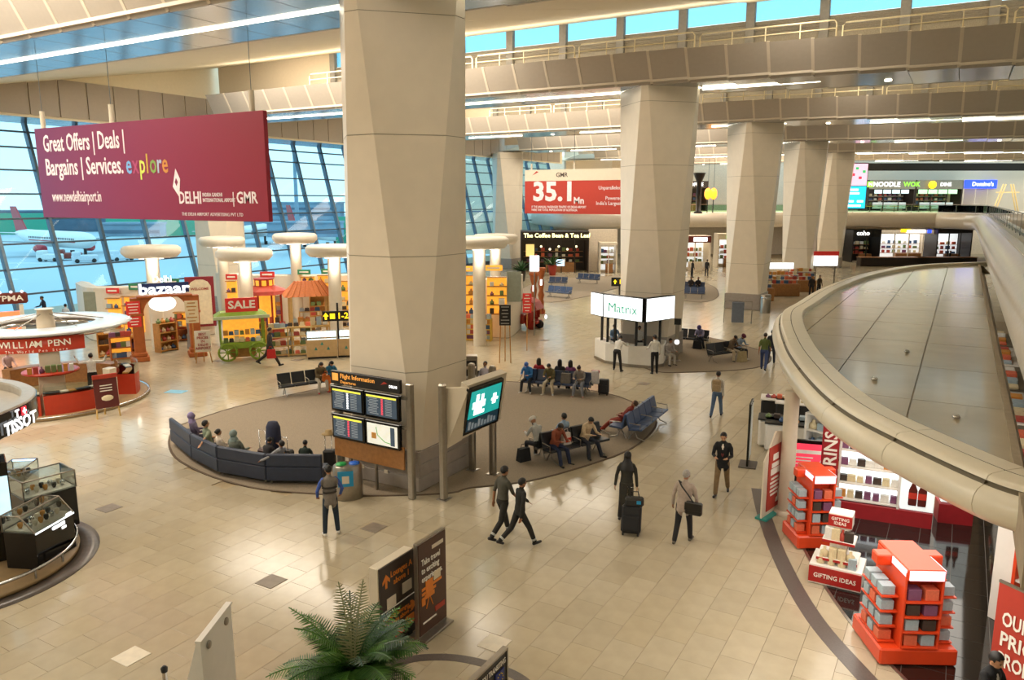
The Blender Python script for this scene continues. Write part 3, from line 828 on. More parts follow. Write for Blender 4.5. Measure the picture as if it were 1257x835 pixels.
box('lit_sign', (.5, -.2, 3.55), (1.5, .1, .42), m_wlet, luggage[0], .02)
box('lit_sign', (.3, -.2, 3.55), (1.2, .1, .36), m_green, green_shop[0], .02)
for i, (x, w, m_) in enumerate(((-.6, 1.2, m_yel), (.7, 2.4, m_wlet), (2.4, .5, m_blue))): box('sign_patch', (x, -.2, 3.85 + .1 * (i == 0)), (w, .1, .4), m_, cosm[0], .02)
for i in range(4): box('menu_board', (-2.4 + i * 1.45, -.1, 2.75), (1.3, .08, .62), M('green_menu', 'a8d8a8', .5, emit=1.1), dine[0], .01)
for i in range(4): box('menu_board', (-2.0 + i * 1.3, -.1, 2.75), (1.1, .08, .55), M('pale_menu', 'c8dce0', .5, emit=.8), noodle[0], .01)
for tt in (noodle[0], dine[0]): box('lit_counter', (0, .5, .75), (4.8, .3, .9), M('pale_counter', 'b8c4c4', .5, emit=.4), tt, .02)
for i in range(6): MB().ball((-2.4 + i * .95, .6, 2.5 + .3 * (i % 2)), .13, 8, 6).build('pendant_bulb', m_lit, coffee[0])
box('menu_panel', (-2.6, .4, 2.4), (1.0, .08, 1.3), M('cream_menu', 'e8c878', .5, emit=.9), coffee[0], .01); box('tilted_screen', (.6, -.1, 1.1), (.9, .08, .7), M('pale_blue_screen', 'bcd8ee', .4, emit=1.2), coffee[0], .01)
p = hp(1236, 108, 8); t = thing('timber_frame', 'pale timber A-shaped frame before the blue-signed stall', 'frame', (p[0], p[1], 6.18), HEAD)
for x0_, x1_ in ((-1.6, -.5), (1.6, .5)):
    for d_ in (-.18, .18): MB().tube([(x0_ + d_, 0, 0), (x1_ + d_, 0, 3.7)], .09, 6).build('leg', M('pale_timber', 'd8bc80', .5), t)
box('cross_beam', (0, 0, 2.6), (3.2, .12, .14), M('pale_timber', 'd8bc80', .5), t)
for k, (px, w, lab) in enumerate(((1095, 8, 'dark low counter before the far cosmetics shop'), (1160, 7, 'dark low counter before the far pink poster'))):
    p = hp(px, 92, .5); t = thing('low_counter', lab, 'counter', (p[0], p[1], 0), HEAD); MB().cbox((0, 0, .5), (w, 1.2, 1.0), .05).build('body', m_dkw, t); box('top', (0, 0, 1.03), (w + .1, 1.3, .06), m_wood, t, .01)
for k in range(9):
    p = hp(1068 + k * 15, 103, 7); t = thing('cafe_table', 'small %s cafe table behind the glass balustrade, %s from the video screen' % (('yellow', 'olive')[k % 2], ORDS[k]), 'table', (p[0], p[1], 6.18), HEAD, 'cafe tables on the upper deck'); MB().cyl((0, 0, .72), .6, .05, 14).build('tabletop', M('cafe_yellow', 'c8a040', .5) if k % 2 == 0 else M('cafe_olive', '6f7a4a', .5), t); MB().cyl((0, 0, 0), .06, .72, 8).build('stem', m_steel, t); MB().cyl((0, 0, 0), .3, .04, 12).build('foot', m_steel, t)
# ---------------------------------------------------------------- seats
m_seatb = M('navy_seat_leather', '2c3a55', .4, var=.1, bump=.05); m_seatk = M('black_seat_leather', '1d2026', .4, var=.1, bump=.05)
m_seatl = M('steel_blue_seat', '46587c', .4, var=.1)
def bench(a, b, n, label, mat=m_seatb, double=False, group='airport bench rows'):
    a = at(*a); b = at(*b); mid = ((a[0] + b[0]) / 2, (a[1] + b[1]) / 2); rz = math.atan2(b[1] - a[1], b[0] - a[0])
    t = thing('bench', label, 'bench', (mid[0], mid[1], 0), rz, group)
    w = .58; rows = [(-.34, 1), (.34, -1)] if double else [(0, 1)]
    for oy, s in rows:
        for i in range(n):
            x = (i - (n - 1) / 2) * w
            MB().cbox((x, oy, .43), (w - .04, .46, .07), .02, 0, 0, R(-4 * s)).build('seat_pad', mat, t)
            MB().cbox((x, oy + s * .27, .68), (w - .04, .06, .46), .02, 0, 0, R(-14 * s)).build('backrest', mat, t)
        MB().box((0, oy + s * .12, .36), (n * w, .07, .07)).build('beam', m_steel, t)
        for i in range(n + 1):
            if i in (0, n) or i % 2 == 0:
                x = (i - n / 2) * w
                MB().tube([(x, oy - s * .18, .46), (x, oy - s * .18, .62), (x, oy + s * .2, .64)], .018, 5).build('armrest', m_steel, t)
        for x in (-n * w / 2 + .25, n * w / 2 - .25):
            MB().tube([(x, oy - s * .26, .02), (x, oy, .1), (x, oy + s * .12, .35)], .022, 5).tube([(x, oy + s * .12, .35), (x, oy + s * .3, .02)], .022, 5).build('leg', m_steel, t)
    return frame(mid, rz), rz, w
seatA, rzA, _ = bench((655, 569), (741, 549), 4, 'navy back-to-back bench in front of the map board, nearest the walkway', m_seatk, True)
seatB, rzB, _ = bench((768, 541), (800, 516), 5, 'blue back-to-back bench at the right tip of the oval carpet', m_seatl, True)
seatC, rzC, _ = bench((648, 478), (722, 484), 5, 'navy back-to-back bench crowded with people at the rear of the oval carpet', m_seatb, True)
seatD, rzD, _ = bench((350, 487), (405, 479), 4, 'black bench with two seated women left of the flight board', m_seatk)
seatE, rzE, _ = bench((566, 482), (612, 486), 3, 'grey bench behind the near pillar with one seated man', m_seatk)
bench((669, 364), (702, 367), 4, 'blue empty bench nearest the front of the coffee shop carpet', m_seatl)
bench((672, 352), (697, 353), 3, 'blue empty bench just behind another, left of the coffee shop carpet', m_seatl)
bench((705, 347), (738, 349), 4, 'blue empty bench before the white wall right of the coffee shop', m_seatl)
bench((837, 366), (866, 367), 3, 'blue empty bench just right of the second pillar', m_seatl)
seatG, rzG, _ = bench((838, 359), (866, 360), 3, 'blue bench with two distant sitters right of the second pillar', m_seatl)
seatH, rzH, _ = bench((832, 424), (866, 427), 3, 'black bench behind the lit post, right of the white kiosk', m_seatk)
seatI, rzI, _ = bench((872, 446), (912, 440), 4, 'dark bench with a couple sitting, on the carpet right of the kiosk', m_seatk)
# row of high-backed sofas seen from behind
m_sofa = M('charcoal_navy_sofa', '2b3346', .5, var=.1, bump=.08)
sofa_px = [(210, 546), (236, 568), (268, 585), (327, 596), (397, 597)]
SOFA = []
for i in range(4):
    b = at(*sofa_px[i]); a = at(*sofa_px[i + 1]); mid = ((a[0] + b[0]) / 2, (a[1] + b[1]) / 2); rz = math.atan2(b[1] - a[1], b[0] - a[0]); w = math.hypot(b[0] - a[0], b[1] - a[1])
    t = thing('sofa', ['leftmost charcoal sofa unit of the curved row, turned most away', 'second charcoal sofa unit of the curved row, with an arm draped over', 'third charcoal sofa unit of the curved row, longer, behind the luggage', 'rightmost charcoal sofa unit of the curved row, next to the steel bin'][i], 'sofa', (mid[0], mid[1], 0), rz, 'curved row of sofas')
    MB().cbox((0, -.05, .33), (w - .03, .12, .40), .025).build('back_lower', m_sofa, t); MB().cbox((0, -.05, .72), (w - .03, .13, .36), .03).build('back_upper', m_sofa, t)
    MB().cbox((0, -.40, .36), (w - .03, .58, .16), .04).build('seat', m_sofa, t); MB().box((0, -.36, .2), (w - .08, .5, .12)).build('base', m_black, t)
    for x in (-w / 2 + .12, w / 2 - .12):
        for y in (-.12, -.6): MB().cyl((x, y, .01), .025, .14, 8).build('foot', m_chrome, t)
    SOFA.append((frame(mid, rz), rz, w))
# ---------------------------------------------------------------- flight board
m_amb = M('amber_letters', 'e8a04a', .5, emit=.6); m_screen = M('grey_blue_screen', '3c4a58', .25, emit=.5); m_row = M('screen_row', '8f9aa2', .5, emit=.25); m_yrow = M('yellow_row', 'e0d84a', .5, emit=.7)
pl, pr_ = at(407, 454, 3.22), at(492, 467, 3.22)
mid = ((pl[0] + pr_[0]) / 2, (pl[1] + pr_[1]) / 2); rz = math.atan2(pr_[1] - pl[1], pr_[0] - pl[0]); bw = math.hypot(pr_[0] - pl[0], pr_[1] - pl[1])
t = thing('flight_board', 'flight information board with four screens above a wood panel, beside the near pillar', 'board', (mid[0], mid[1], 0), rz)
MB().cbox((0, 0, 3.04), (bw, .1, .36), .01).build('header', m_black, t)
box('pictogram', (-bw / 2 + .18, -.06, 3.06), (.2, .02, .2), m_amb, t)
txt(t, 'Flight Information', -bw / 2 + .36, 3.1, .17, m_amb, -.06, 'LEFT', .01); txt(t, 'Departures', -bw / 2 + .36, 2.94, .12, m_amb, -.06, 'LEFT')
txt(t, 'DELHI', bw / 2 - .22, 3.02, .1, m_wlet, -.06, 'CENTER'); MB().add([(-.14, 0, -.03), (.1, 0, .03), (-.02, 0, .07)], [(0, 1, 2)]).build('emblem', m_signr if 'm_signr' in globals() else m_redp, t, (bw / 2 - .5, -.06, 3.06))
sw = bw / 2 - .04
for i in (0, 1):
    for j in (0, 1):
        x = (-.5 + i) * bw / 2 * 1.0; z = 2.46 - j * .78
        f = MB().cbox((x, -.03, z), (sw, .12, .7), .015).build('screen_frame', m_gloss, t)
        if i and j:
            MB().box((x, -.095, z), (sw - .14, .012, .56)).build('map_screen', M('pale_map_screen', 'd8d8cc', .3, emit=.6), f)
            MB().tube([(x - .2, -.104, z + .2), (x - .15, -.104, z - .02), (x + .1, -.104, z - .18), (x + .3, -.104, z - .2)], .012, 4).build('map_route', M('route_green', '58a04a', .5, emit=.3), f)
            box('map_patch', (x - .28, -.103, z - .05), (.16, .006, .16), M('map_orange', 'd89a4a', .5), f); box('map_side', (x + .36, -.103, z), (.14, .006, .5), m_screen, f)
        else:
            MB().box((x, -.095, z), (sw - .14, .012, .56)).build('screen', m_screen, f)
            box('screen_header', (x, -.103, z + .25), (sw - .16, .006, .05), m_yrow, f)
            r_ = MB(); c_ = MB()
            for q in range(10):
                zz = z + .19 - q * .045; r_.box((x - .27 + random.uniform(-.04, .04), -.103, zz), (.3, .006, .018)); r_.box((x + .25, -.103, zz), (.22, .006, .016)); c_.box((x + .03, -.104, zz), (.06, .006, .022))
            r_.build('screen_rows', m_row, f); c_.build('screen_gates', [m_wlet, m_scr_red][(i + j) % 2], f)
MB().cbox((0.02, .02, 1.1), (bw + .04, .06, .62), .008).build('wood_panel', m_wood, t)
for x, h in ((bw / 2 + .2, 3.14), (-bw / 2 + .12, 2.9)):
    MB().cbox((x, .1, h / 2), (.2, .16, h), .03).build('post', m_steel, t)
    for z in (1.95, 2.75): box('bracket', (x - .12, .06, z), (.24, .08, .1), m_steel, t)
for x in (-bw / 2 + .5, .2): MB().box((x, .1, .62), (.06, .06, 1.24)).build('stay', m_steel, t)
# ---------------------------------------------------------------- map board and its posts
def slab_from(c, name, mat, parent, dpt=.1, grow=0.0, lift=0.0):
    """thick slab whose front is the quad c (world points: lb, rb, rt, lt)"""
    c = [Vector(q) for q in c]; n = (c[1] - c[0]).cross(c[3] - c[0]).normalized(); m_ = sum(c, Vector()) / 4
    f = [q + (q - m_).normalized() * grow + n * lift for q in c]; bk = [q - n * dpt for q in f]
    return MB().add(f + bk, [(0, 1, 2, 3), (7, 6, 5, 4), (0, 4, 5, 1), (1, 5, 6, 2), (2, 6, 7, 3), (3, 7, 4, 0)]).build(name, mat, parent), n
t = thing('map_board', 'slanted white terminal map board with teal screen on steel posts, right of the near pillar', 'board')
A3 = at(568, 535, 1.62) + (1.62,); B3 = at(611, 517, 1.62) + (1.62,); C3 = at(618, 466, 3.0) + (3.0,); D3 = at(577, 480, 3.0) + (3.0,)
q4 = [Vector(v) for v in (A3, B3, C3, D3)]
slab_from(q4, 'screen_frame', m_gloss, t, .1, .03, .0)
def sub(u0, u1, v0, v1):
    L = lambda u, v: (q4[0] * (1 - u) + q4[1] * u) * (1 - v) + (q4[3] * (1 - u) + q4[2] * u) * v
    return [L(u0, v0), L(u1, v0), L(u1, v1), L(u0, v1)]
m_teal = M('teal_map_screen', '17948e', .3, emit=.9); m_mapw = M('white_map_shape', 'f4fffb', .5, emit=1.3)
slab_from(sub(.06, .95, .34, .95), 'teal_screen', m_teal, t, .01, 0, .012); slab_from(sub(.06, .95, .05, .32), 'list_screen', M('navy_screen', '16303c', .3, emit=.5), t, .01, 0, .012)
for u0, u1, v0, v1 in ((.2, .42, .4, .62), (.14, .5, .55, .7), (.22, .3, .68, .86), (.36, .44, .68, .84), (.3, .5, .4, .48), (.68, .88, .6, .66), (.72, .82, .52, .76)): slab_from(sub(u0, u1, v0, v1), 'terminal_plan', m_mapw, t, .006, 0, .02)
for i in range(9): slab_from(sub(.1 + i * .09, .16 + i * .09, .09, .27 - (i % 3) * .04), 'list_text', m_row, t, .006, 0, .02)
slab_from([q4[0] + Vector((0, 0, -.12)), q4[1] + (q4[1] - q4[0]) * .12 + Vector((0, 0, -.0)), q4[2] + (q4[1] - q4[0]) * .14 + Vector((0, 0, .1)), q4[3] + Vector((0, 0, .1))], 'casing', m_white, t, .22, .03, -.06)
p2 = at(549, 612); e = q4[0]; side = [Vector((p2[0], p2[1], 1.35)), Vector((e.x, e.y, 1.5)), Vector((q4[3].x, q4[3].y, 3.08)), Vector((p2[0], p2[1], 3.0))]
slab_from(side, 'side_panel', m_white, t, .12, 0, -.03)
for px, py, h in ((545, 613, 3.14), (580, 577, 3.2), (605, 582, 3.2)):
    p = at(px, py); MB().cbox((p[0], p[1], h / 2), (.19, .19, h), .05).build('post', m_steel, t); MB().cbox((p[0], p[1], .012), (.3, .3, .024), .005).build('foot_plate', m_steel, t)
# thin pole leaning behind the near pillar
p = at(541, 560); t = thing('flag_pole', 'thin steel pole standing against the near pillar, above the map board', 'pole', (p[0], p[1], 0)); MB().cyl((0, 0, 0), .05, zt(420, p), 10).build('shaft', m_steel, t)
MB().cyl((0, 0, 0), .12, .03, 12).build('foot', m_steel, t)
# steel bin
p = at(428, 611); t = thing('recycling_bin', 'oval steel recycling bin with green and blue lids next to the flight board', 'bin', (p[0], p[1], 0), facing(p))
MB().lathe([(.36, 0), (.38, .02), (.38, .9), (.34, .94)], 24, sy=.72).build('body', m_steel, t)
for x, m_ in ((-.16, M('green_lid', '1f9a4a', .4)), (.18, M('blue_lid', '1f5fc0', .4))): MB().lathe([(.14, .94), (.14, .97), (.05, .98)], 14, (x, 0, 0)).build('lid', m_, t)
MB().box((-.06, -.275, .62), (.4, .02, .42)).box((-.06, -.288, .6), (.18, .006, .2), 0, 1).build('label_panel', [M('cyan_label', '1f8fc0', .5), m_white], t)
# grey equipment rack behind the near pillar
p = at(572, 484); t = thing('trolley_rack', 'grey metal rack with black shelves behind the near pillar', 'rack', (p[0], p[1], 0), facing(p))
for x in (-.45, .45): MB().box((x, 0, .8), (.05, .4, 1.6)).build('side_frame', m_steel, t)
for z in (.15, .55, .95, 1.3): MB().cbox((0, 0, z), (.86, .38, .22), .02).build('drawer', m_black, t); box('shelf', (0, 0, z + .14), (.9, .4, .03), m_steel, t)
box('top_panel', (0, 0, 1.55), (.9, .42, .14), m_steel, t, .01)
# ---------------------------------------------------------------- white phone kiosk
m_kw = M('kiosk_white', 'e6e2da', .4, var=.02)
kp = [hp(731, 37.6), hp(744, 36.4), hp(772, 35.6), hp(800, 35.2), hp(815, 35.7), hp(819, 37.4)]
t = thing('information_kiosk', 'white curved phone kiosk with lit three-sided sign, before the second pillar', 'kiosk')
MB().sweep(kp, [(0, 0.02), (.02, .1), (.02, 1.0), (-.0, 1.04), (-.45, 1.04), (-.45, .98), (-.06, .9), (-.06, .02)], 0, False, False).build('counter', m_kw, t)
MB().sweep(kp, [(.05, .012), (.05, .14), (-.02, .14)], 0, False, False).build('plinth', m_steel, t)
sp_ = [hp(728, 37.2, 3), hp(743, 36.3, 3), hp(791, 34.6, 3), hp(826, 35.8, 3)]
zb_, zt_ = zt(396, sp_[2]), zt(366, sp_[2])
for i in range(3):
    a, b = Vector(sp_[i] + (0,)), Vector(sp_[i + 1] + (0,)); d = b - a; mid = (a + b) / 2; ang = math.atan2(d.y, d.x)
    f = MB().cbox((mid.x, mid.y, (zb_ + zt_) / 2), (d.length, .24, zt_ - zb_), .02, 0, ang).build('sign_box', m_black, t)
    n = (d.y / d.length, -d.x / d.length)
    MB().box((mid.x + n[0] * .115, mid.y + n[1] * .115, (zb_ + zt_) / 2), (d.length - .05, .03, zt_ - zb_ - .08), ang).build('light_face', m_litw, f)
    for q in (.33, .66):
        w_ = a.lerp(b, q); box('face_joint', (w_.x + n[0] * .132, w_.y + n[1] * .132, (zb_ + zt_) / 2), (.015, .01, zt_ - zb_ - .1), m_white, f, 0, ang)
    if i == 1:
        o = txt(f, 'Matrix', mid.x + n[0] * .14, (zb_ + zt_) / 2 - .05, .62, M('teal_lit_letter', '2f9a78', .5, emit=.5), mid.y + n[1] * .14, 'CENTER', 0, 1, rot=(math.pi / 2, 0, ang), w=1.7)
MB().prism(sp_ + [hp(826, 38.5), hp(728, 39)], zb_ + .02, zb_ + .08).build('sign_soffit', m_black, t)
for px, hd in ((739, 36.8), (746, 36.3), (755, 36.0), (781, 35.35), (792, 35.3), (810, 35.75), (812, 38.3)):
    p = hp(px, hd + .15); MB().box((p[0], p[1], (1.04 + zb_) / 2), (.1, .1, zb_ - 1.0)).build('post', m_black, t)
a, b = hp(790, 38.0), hp(811, 38.0); box('green_panel', ((a[0] + b[0]) / 2, (a[1] + b[1]) / 2, 1.7), (math.hypot(a[0] - b[0], a[1] - b[1]), .06, 1.5), M('leaf_green_panel', '5f9a2c', .5, emit=.25), t, 0, HEAD)
MB().prism([hp(745, 38.3), hp(745, 38.5), hp(812, 38.5), hp(812, 38.3)], 0.02, 1.0).build('rear_counter', m_kw, t)
for px in (752, 768, 786):
    p = hp(px, 35.9); good((p[0], p[1], 1.045), (.3, .22, .05), HEAD, 'paper pad lying on the counter of the white phone kiosk', 'papers on the white kiosk', 'carton', 6, 'paper', ('white kiosk counter', (752, 768, 786).index(px), 0))
# lit steel post next to it
p = at(830, 443); t = thing('charging_post', 'slim steel post with a round white light, right of the white kiosk', 'post', (p[0], p[1], 0), facing(p))
MB().cbox((0, 0, .9), (.2, .14, 1.8), .02).build('column_body', m_steel, t); MB().lathe([(0, 0), (.12, 0), (.12, .03), (0, .03)], 14).build('round_light', m_wlet, t, (0, -.07, .95)).rotation_euler[0] = math.pi / 2
MB().box((0, -.02, 1.95), (.32, .08, .3)).build('screen_head', m_black, t); MB().cyl((0, 0, 0), .22, .03, 14).build('foot', m_steel, t)
# floor stand and steel bin at the third pillar
p = at(905, 397); t = thing('lectern_stand', 'blue-grey slab stand on a thin steel frame before the third pillar', 'stand', (p[0], p[1], 0), facing(p))
MB().cbox((0, 0, .72), (.75, .3, 1.3), .02).build('slab', M('blue_grey_slab', '6d7686', .5), t); MB().tube([(-.85, .1, 0), (-.85, .1, 1.4), (.85, .1, 1.4), (.85, .1, 0)], .03, 5).build('frame', m_steel, t)
p = at(939, 384); t = thing('steel_bin', 'round steel bin right of the third pillar base', 'bin', (p[0], p[1], 0)); MB().lathe([(.35, 0), (.35, 1.25), (.3, 1.3), (.3, 1.28)], 18).build('body', m_steel, t); MB().lathe([(.36, 1.0), (.37, 1.05), (.36, 1.1)], 18).build('rim_band', m_chrome, t)
# dark floor-standing sign frame
p = at(918, 571); t = thing('floor_sign', 'thin dark sign board on a flat base beside the flag banner', 'sign', (p[0], p[1], 0), R(8) + math.pi / 2)
MB().cbox((0, 0, .02), (.7, .5, .03), .008).build('base', M('sign_base', '564e46', .5), t); MB().cbox((.05, 0, 1.0), (.75, .06, 1.9), .02).build('board', m_gloss, t); MB().box((.05, -.035, 1.05), (.62, .012, 1.6)).build('face', M('pale_poster', 'cfd4d0', .5), t)
# ---------------------------------------------------------------- people
m_skin = M('brown_skin', '9a6a4a', .55, var=.04); m_skin2 = M('light_brown_skin', 'b98a68', .55, var=.04)
m_hair = M('black_hair', '15110f', .5, var=.2, scale=40); m_grey = M('grey_hair', '9a958e', .6, var=.2, scale=40); m_brownhair = M('brown_hair', '3a2418', .5, var=.2, scale=40)
m_shoe = M('black_shoe', '17151a', .4); m_wshoe = M('white_shoe', 'ddd9d2', .5); m_eye = M('dark_eye', '120d0b', .3); m_lip = M('lip', '7a4238', .5)
def fab(c, var=.12): return M('fabric_' + c, c, .85, var=var, scale=14, bump=.25)
PEOPLE = []
def person(p, rz, label, group=None, h=1.72, top='777777', legs='222222', shoes=m_shoe, skin=m_skin, hair='short', hairm=None, sleeve=True, coat=None,
           lean=4, pitch=0, yaw=0, leg=((0, 0, 4), (0, 0, 4)), arm=((4, 7, 12, 0), (4, 7, 12, 0)), seat=None, z=None, fine=.014, wide=1.0, skirt=None, sit_back=0, spine=0, roll=0, extra=None, fingers=True, vest=False):
    """p: plan point of hips; rz: yaw (front is local -Y); legs: (thigh raise, knee bend, spread); arms: (raise, spread, elbow, inward)"""
    k = h / 1.75
    t = thing('person', label, 'person', (p[0], p[1], 0), rz, group)
    E_ = []      # (material index, kind, data)
    mats = [fab(top), fab(legs), skin, shoes, m_eye, m_lip, fab(coat or top), fab(skirt or legs)]
    S = lambda a: math.sin(R(a)); C = lambda a: math.cos(R(a))
    hip = Vector((0, 0, 0)); X = Vector((1, 0, 0))
    def dirv(a, b, side): return Vector((side * S(b), -S(a) * C(b), -C(a) * C(b)))
    # spine
    up = Vector((0, -S(lean), C(lean))); fw = Vector((0, -C(lean), -S(lean)))
    chest = hip + up * .30; up2 = Vector((0, -S(lean + spine), C(lean + spine))); fw2 = Vector((0, -C(lean + spine), -S(lean + spine)))
    neck = chest + up2 * .23
    mb = MB(); caps = []
    def capsule(a, b, r0, r1, m, sc=None, ny=12):
        a = Vector(a); b = Vector(b); d = (b - a); L = d.length; d = d / L if L > 1e-6 else Vector((0, 0, 1))
        u = d.cross(Vector((0, 1, 0)) if abs(d.y) < .8 else X).normalized(); w = d.cross(u)
        rings = []
        for q in (-90, -60, -30, 0): rings.append((a + d * (r0 * S(q)), r0 * C(q)))
        for q in (0, 30, 60, 90): rings.append((b + d * (r1 * S(q)), r1 * C(q)))
        vs = []
        for c_, r_ in rings:
            r_ = max(r_, .0008)
            for j in range(ny): vs.append(tuple(c_ + u * (r_ * math.cos(2 * math.pi * j / ny)) + w * (r_ * math.sin(2 * math.pi * j / ny))))
        fs = [(i * ny + j, i * ny + (j + 1) % ny, (i + 1) * ny + (j + 1) % ny, (i + 1) * ny + j) for i in range(7) for j in range(ny)]
        fs += [tuple(range(ny))[::-1], tuple(7 * ny + j for j in range(ny))]
        mb.add(vs, fs); caps.append((tuple(a), tuple(b), r0, r1, m))
    def loft(rings, m):
        ny = 16; vs = []
        for c_, rx_, ry_, f_ in rings:
            for j in range(ny):
                q = 2 * math.pi * j / ny; vs.append(tuple(c_ + X * (rx_ * math.cos(q)) - f_ * (ry_ * math.sin(q))))
        n = len(rings)
        mb.add(vs, [(i * ny + j, i * ny + (j + 1) % ny, (i + 1) * ny + (j + 1) % ny, (i + 1) * ny + j) for i in range(n - 1) for j in range(ny)] + [tuple(range(ny))[::-1], tuple((n - 1) * ny + j for j in range(ny))])
    W_ = wide
    loft([(hip - up * .10, .10 * W_, .085 * W_, fw), (hip - up * .05, .155 * W_, .115 * W_, fw), (hip + up * .05, .168 * W_, .12 * W_, fw), (hip + up * .17, .15 * W_, .108 * W_, fw), (chest, .165 * W_, .115 * W_, fw2), (chest + up2 * .12, .175 * W_, .115 * W_, fw2), (chest + up2 * .19, .165, .095, fw2), (neck - up2 * .0, .09, .07, fw2), (neck + up2 * .03, .055, .055, fw2)], 0)
    tm = 6 if coat and not vest else 0; bm_ = 6 if coat else 0
    caps.append((tuple(hip - up * .04), tuple(hip + up * .02), .15, .15, 1 if not coat else 6)); caps.append((tuple(hip + up * .08), tuple(chest + up2 * .17), .15, .15, bm_))
    caps.append((tuple(chest + up2 * .1 + X * .1), tuple(chest + up2 * .1 - X * .1), .13, .13, bm_))
    if coat:      # shirt front between the lapels
        caps.append((tuple(chest + fw2 * .10 + up2 * .2), tuple(hip + fw * .08 + up * .2), .075, .045, 0))
        loft([(hip - up * .16, .185 * W_, .135 * W_, fw), (hip - up * .04, .18 * W_, .13 * W_, fw), (hip + up * .1, .165 * W_, .118 * W_, fw)], 6)
        caps.append((tuple(hip - up * .12), tuple(hip), .17, .16, 6))
    if skirt:
        hem = .76
        loft([(hip - Vector((0, 0, hem)), .2, .19, Vector((0, -1, 0))), (hip - Vector((0, 0, .4)), .19, .16, Vector((0, -1, 0))), (hip, .17, .13, fw)], 7)
        caps.append((tuple(hip - Vector((0, 0, hem))), tuple(hip), .22, .17, 7))
    # head
    hd_dir = Vector((0, -S(lean + spine + pitch), C(lean + spine + pitch))); hf = Vector((0, -C(lean + spine + pitch), -S(lean + spine + pitch)))
    q_ = Matrix.Rotation(R(yaw), 3, hd_dir); hf = q_ @ hf; hx = hf.cross(hd_dir).normalized() * -1
    hc = neck + up2 * .07 + hd_dir * .085 + hf * .02
    capsule(neck - up2 * .03, neck + hd_dir * .09, .056, .052, 2)
    def ell(c_, rx_, ry_, rz_, m, n=14, kk=10):
        vs = []
        for j in range(kk + 1):
            a = math.pi * j / kk
            for i in range(n):
                b = 2 * math.pi * i / n
                vs.append(tuple(c_ + hx * (rx_ * math.sin(a) * math.cos(b)) + hf * (ry_ * math.sin(a) * math.sin(b)) + hd_dir * (rz_ * math.cos(a))))
        mb.add(vs, [(j * n + i, (j + 1) * n + i, (j + 1) * n + (i + 1) % n, j * n + (i + 1) % n) for j in range(kk) for i in range(n)])
        caps.append((tuple(c_), tuple(c_), min(rx_, ry_, rz_), min(rx_, ry_, rz_), m))
    ell(hc + hd_dir * .025, .076, .095, .095, 2); ell(hc - hd_dir * .04 + hf * .018, .058, .068, .075, 2)
    ell(hc - hd_dir * .012 + hf * .1, .014, .018, .026, 2, 8, 6)                      # nose
    for s in (-1, 1): ell(hc + hx * (.078 * s) - hf * .005, .012, .022, .032, 2, 8, 6)  # ears
    # arms
    joints = {}
    for s, (ra, sp_, el, inw) in zip((-1, 1), arm):
        sh = chest + up2 * .165 + X * (s * .185 * W_ ** .5)
        d1 = dirv(ra, sp_, s); e = sh + d1 * .285
        d2 = dirv(ra + el, sp_ * .4 - inw, s); w = e + d2 * .25
        capsule(sh - X * (s * .04), sh + d1 * .10, .062, .056, tm)
        capsule(sh + d1 * .08, e, .054, .043, tm)
        if sleeve: capsule(e, w, .045, .036, tm)
        else: capsule(e, w, .040, .028, 2)
        # hand: palm, four fingers, thumb
        pn = w + d2 * .085; side = (d2.cross(Vector((0, 0, 1))) if abs(d2.z) < .8 else Vector((0, -1, 0))).normalized(); nrm = X * -s
        capsule(w, w + d2 * .03, .027, .028, 2, ny=8)
        for q in (-1.5, -.5, .5, 1.5): capsule(w + d2 * .03 + side * (q * .013), pn + side * (q * .018), .015, .013, 2, ny=6)
        if fingers:
            for q, L in ((-1.5, .055), (-.5, .068), (.5, .075), (1.5, .066)):
                b0 = pn + side * (q * .02); b1 = b0 + d2 * (L * .5) + nrm * .006; b2 = b1 + d2 * (L * .38) + nrm * (L * .35)
                capsule(b0, b1, .0095, .009, 2, ny=6); capsule(b1, b2, .009, .0075, 2, ny=6)
            b0 = w + d2 * .025 + side * .022; b1 = b0 + d2 * .032 + side * .026; capsule(b0, b1, .011, .010, 2, ny=6); capsule(b1, b1 + d2 * .03 + nrm * .01, .010, .008, 2, ny=6)
        joints['hand%d' % s] = w + d2 * .1; joints['sh%d' % s] = sh; joints['elbow%d' % s] = e
    # legs
    low = 1e9
    for s, (ra, kn, sp_) in zip((-1, 1), leg):
        hj = hip - up * .04 + X * (s * .092 * W_ ** .5)
        d1 = dirv(ra, sp_, s); kj = hj + d1 * .43; d2 = dirv(ra - kn, sp_ * .6, s); an = kj + d2 * .41
        capsule(hj, kj, .094, .069, 1); capsule(kj, an - d2 * .02, .069, .057, 1)
        fd = dirv(90 + (ra - kn) * .55, sp_ * 1.2 + 4, s); fd.normalize()
        if fd.z > .25: fd.z = .25; fd.normalize()
        capsule(an - d2 * .03, an + d2 * .03, .043, .04, 3); capsule(an + d2 * .045 - fd * .04, an + d2 * .05 + fd * .14, .04, .036, 3)
        low = min(low, (an + d2 * .05).z - .042, (an + d2 * .05 + fd * .14).z - .036)
        joints['ankle%d' % s] = an; joints['knee%d' % s] = kj
    base_z = -low if z is None else z
    if seat is not None: base_z = (seat + .10) / k
    me = mb.mesh('body', mats)
    o = link('body', me, t); o.scale = (k, k, k); o.location = (0, 0, base_z * k)
    md = o.modifiers.new('skin', 'REMESH'); md.mode = 'VOXEL'; md.voxel_size = fine
    # eyes and mouth are coloured by place
    spots = [(tuple(hc + hd_dir * .012 + hf * .088 + hx * (.032 * s)), .013, 4) for s in (-1, 1)] + [(tuple(hc - hd_dir * .062 + hf * .088 + hx * q), .011, 5) for q in (-.012, .012)]
    PEOPLE.append((o, caps, spots, mats))
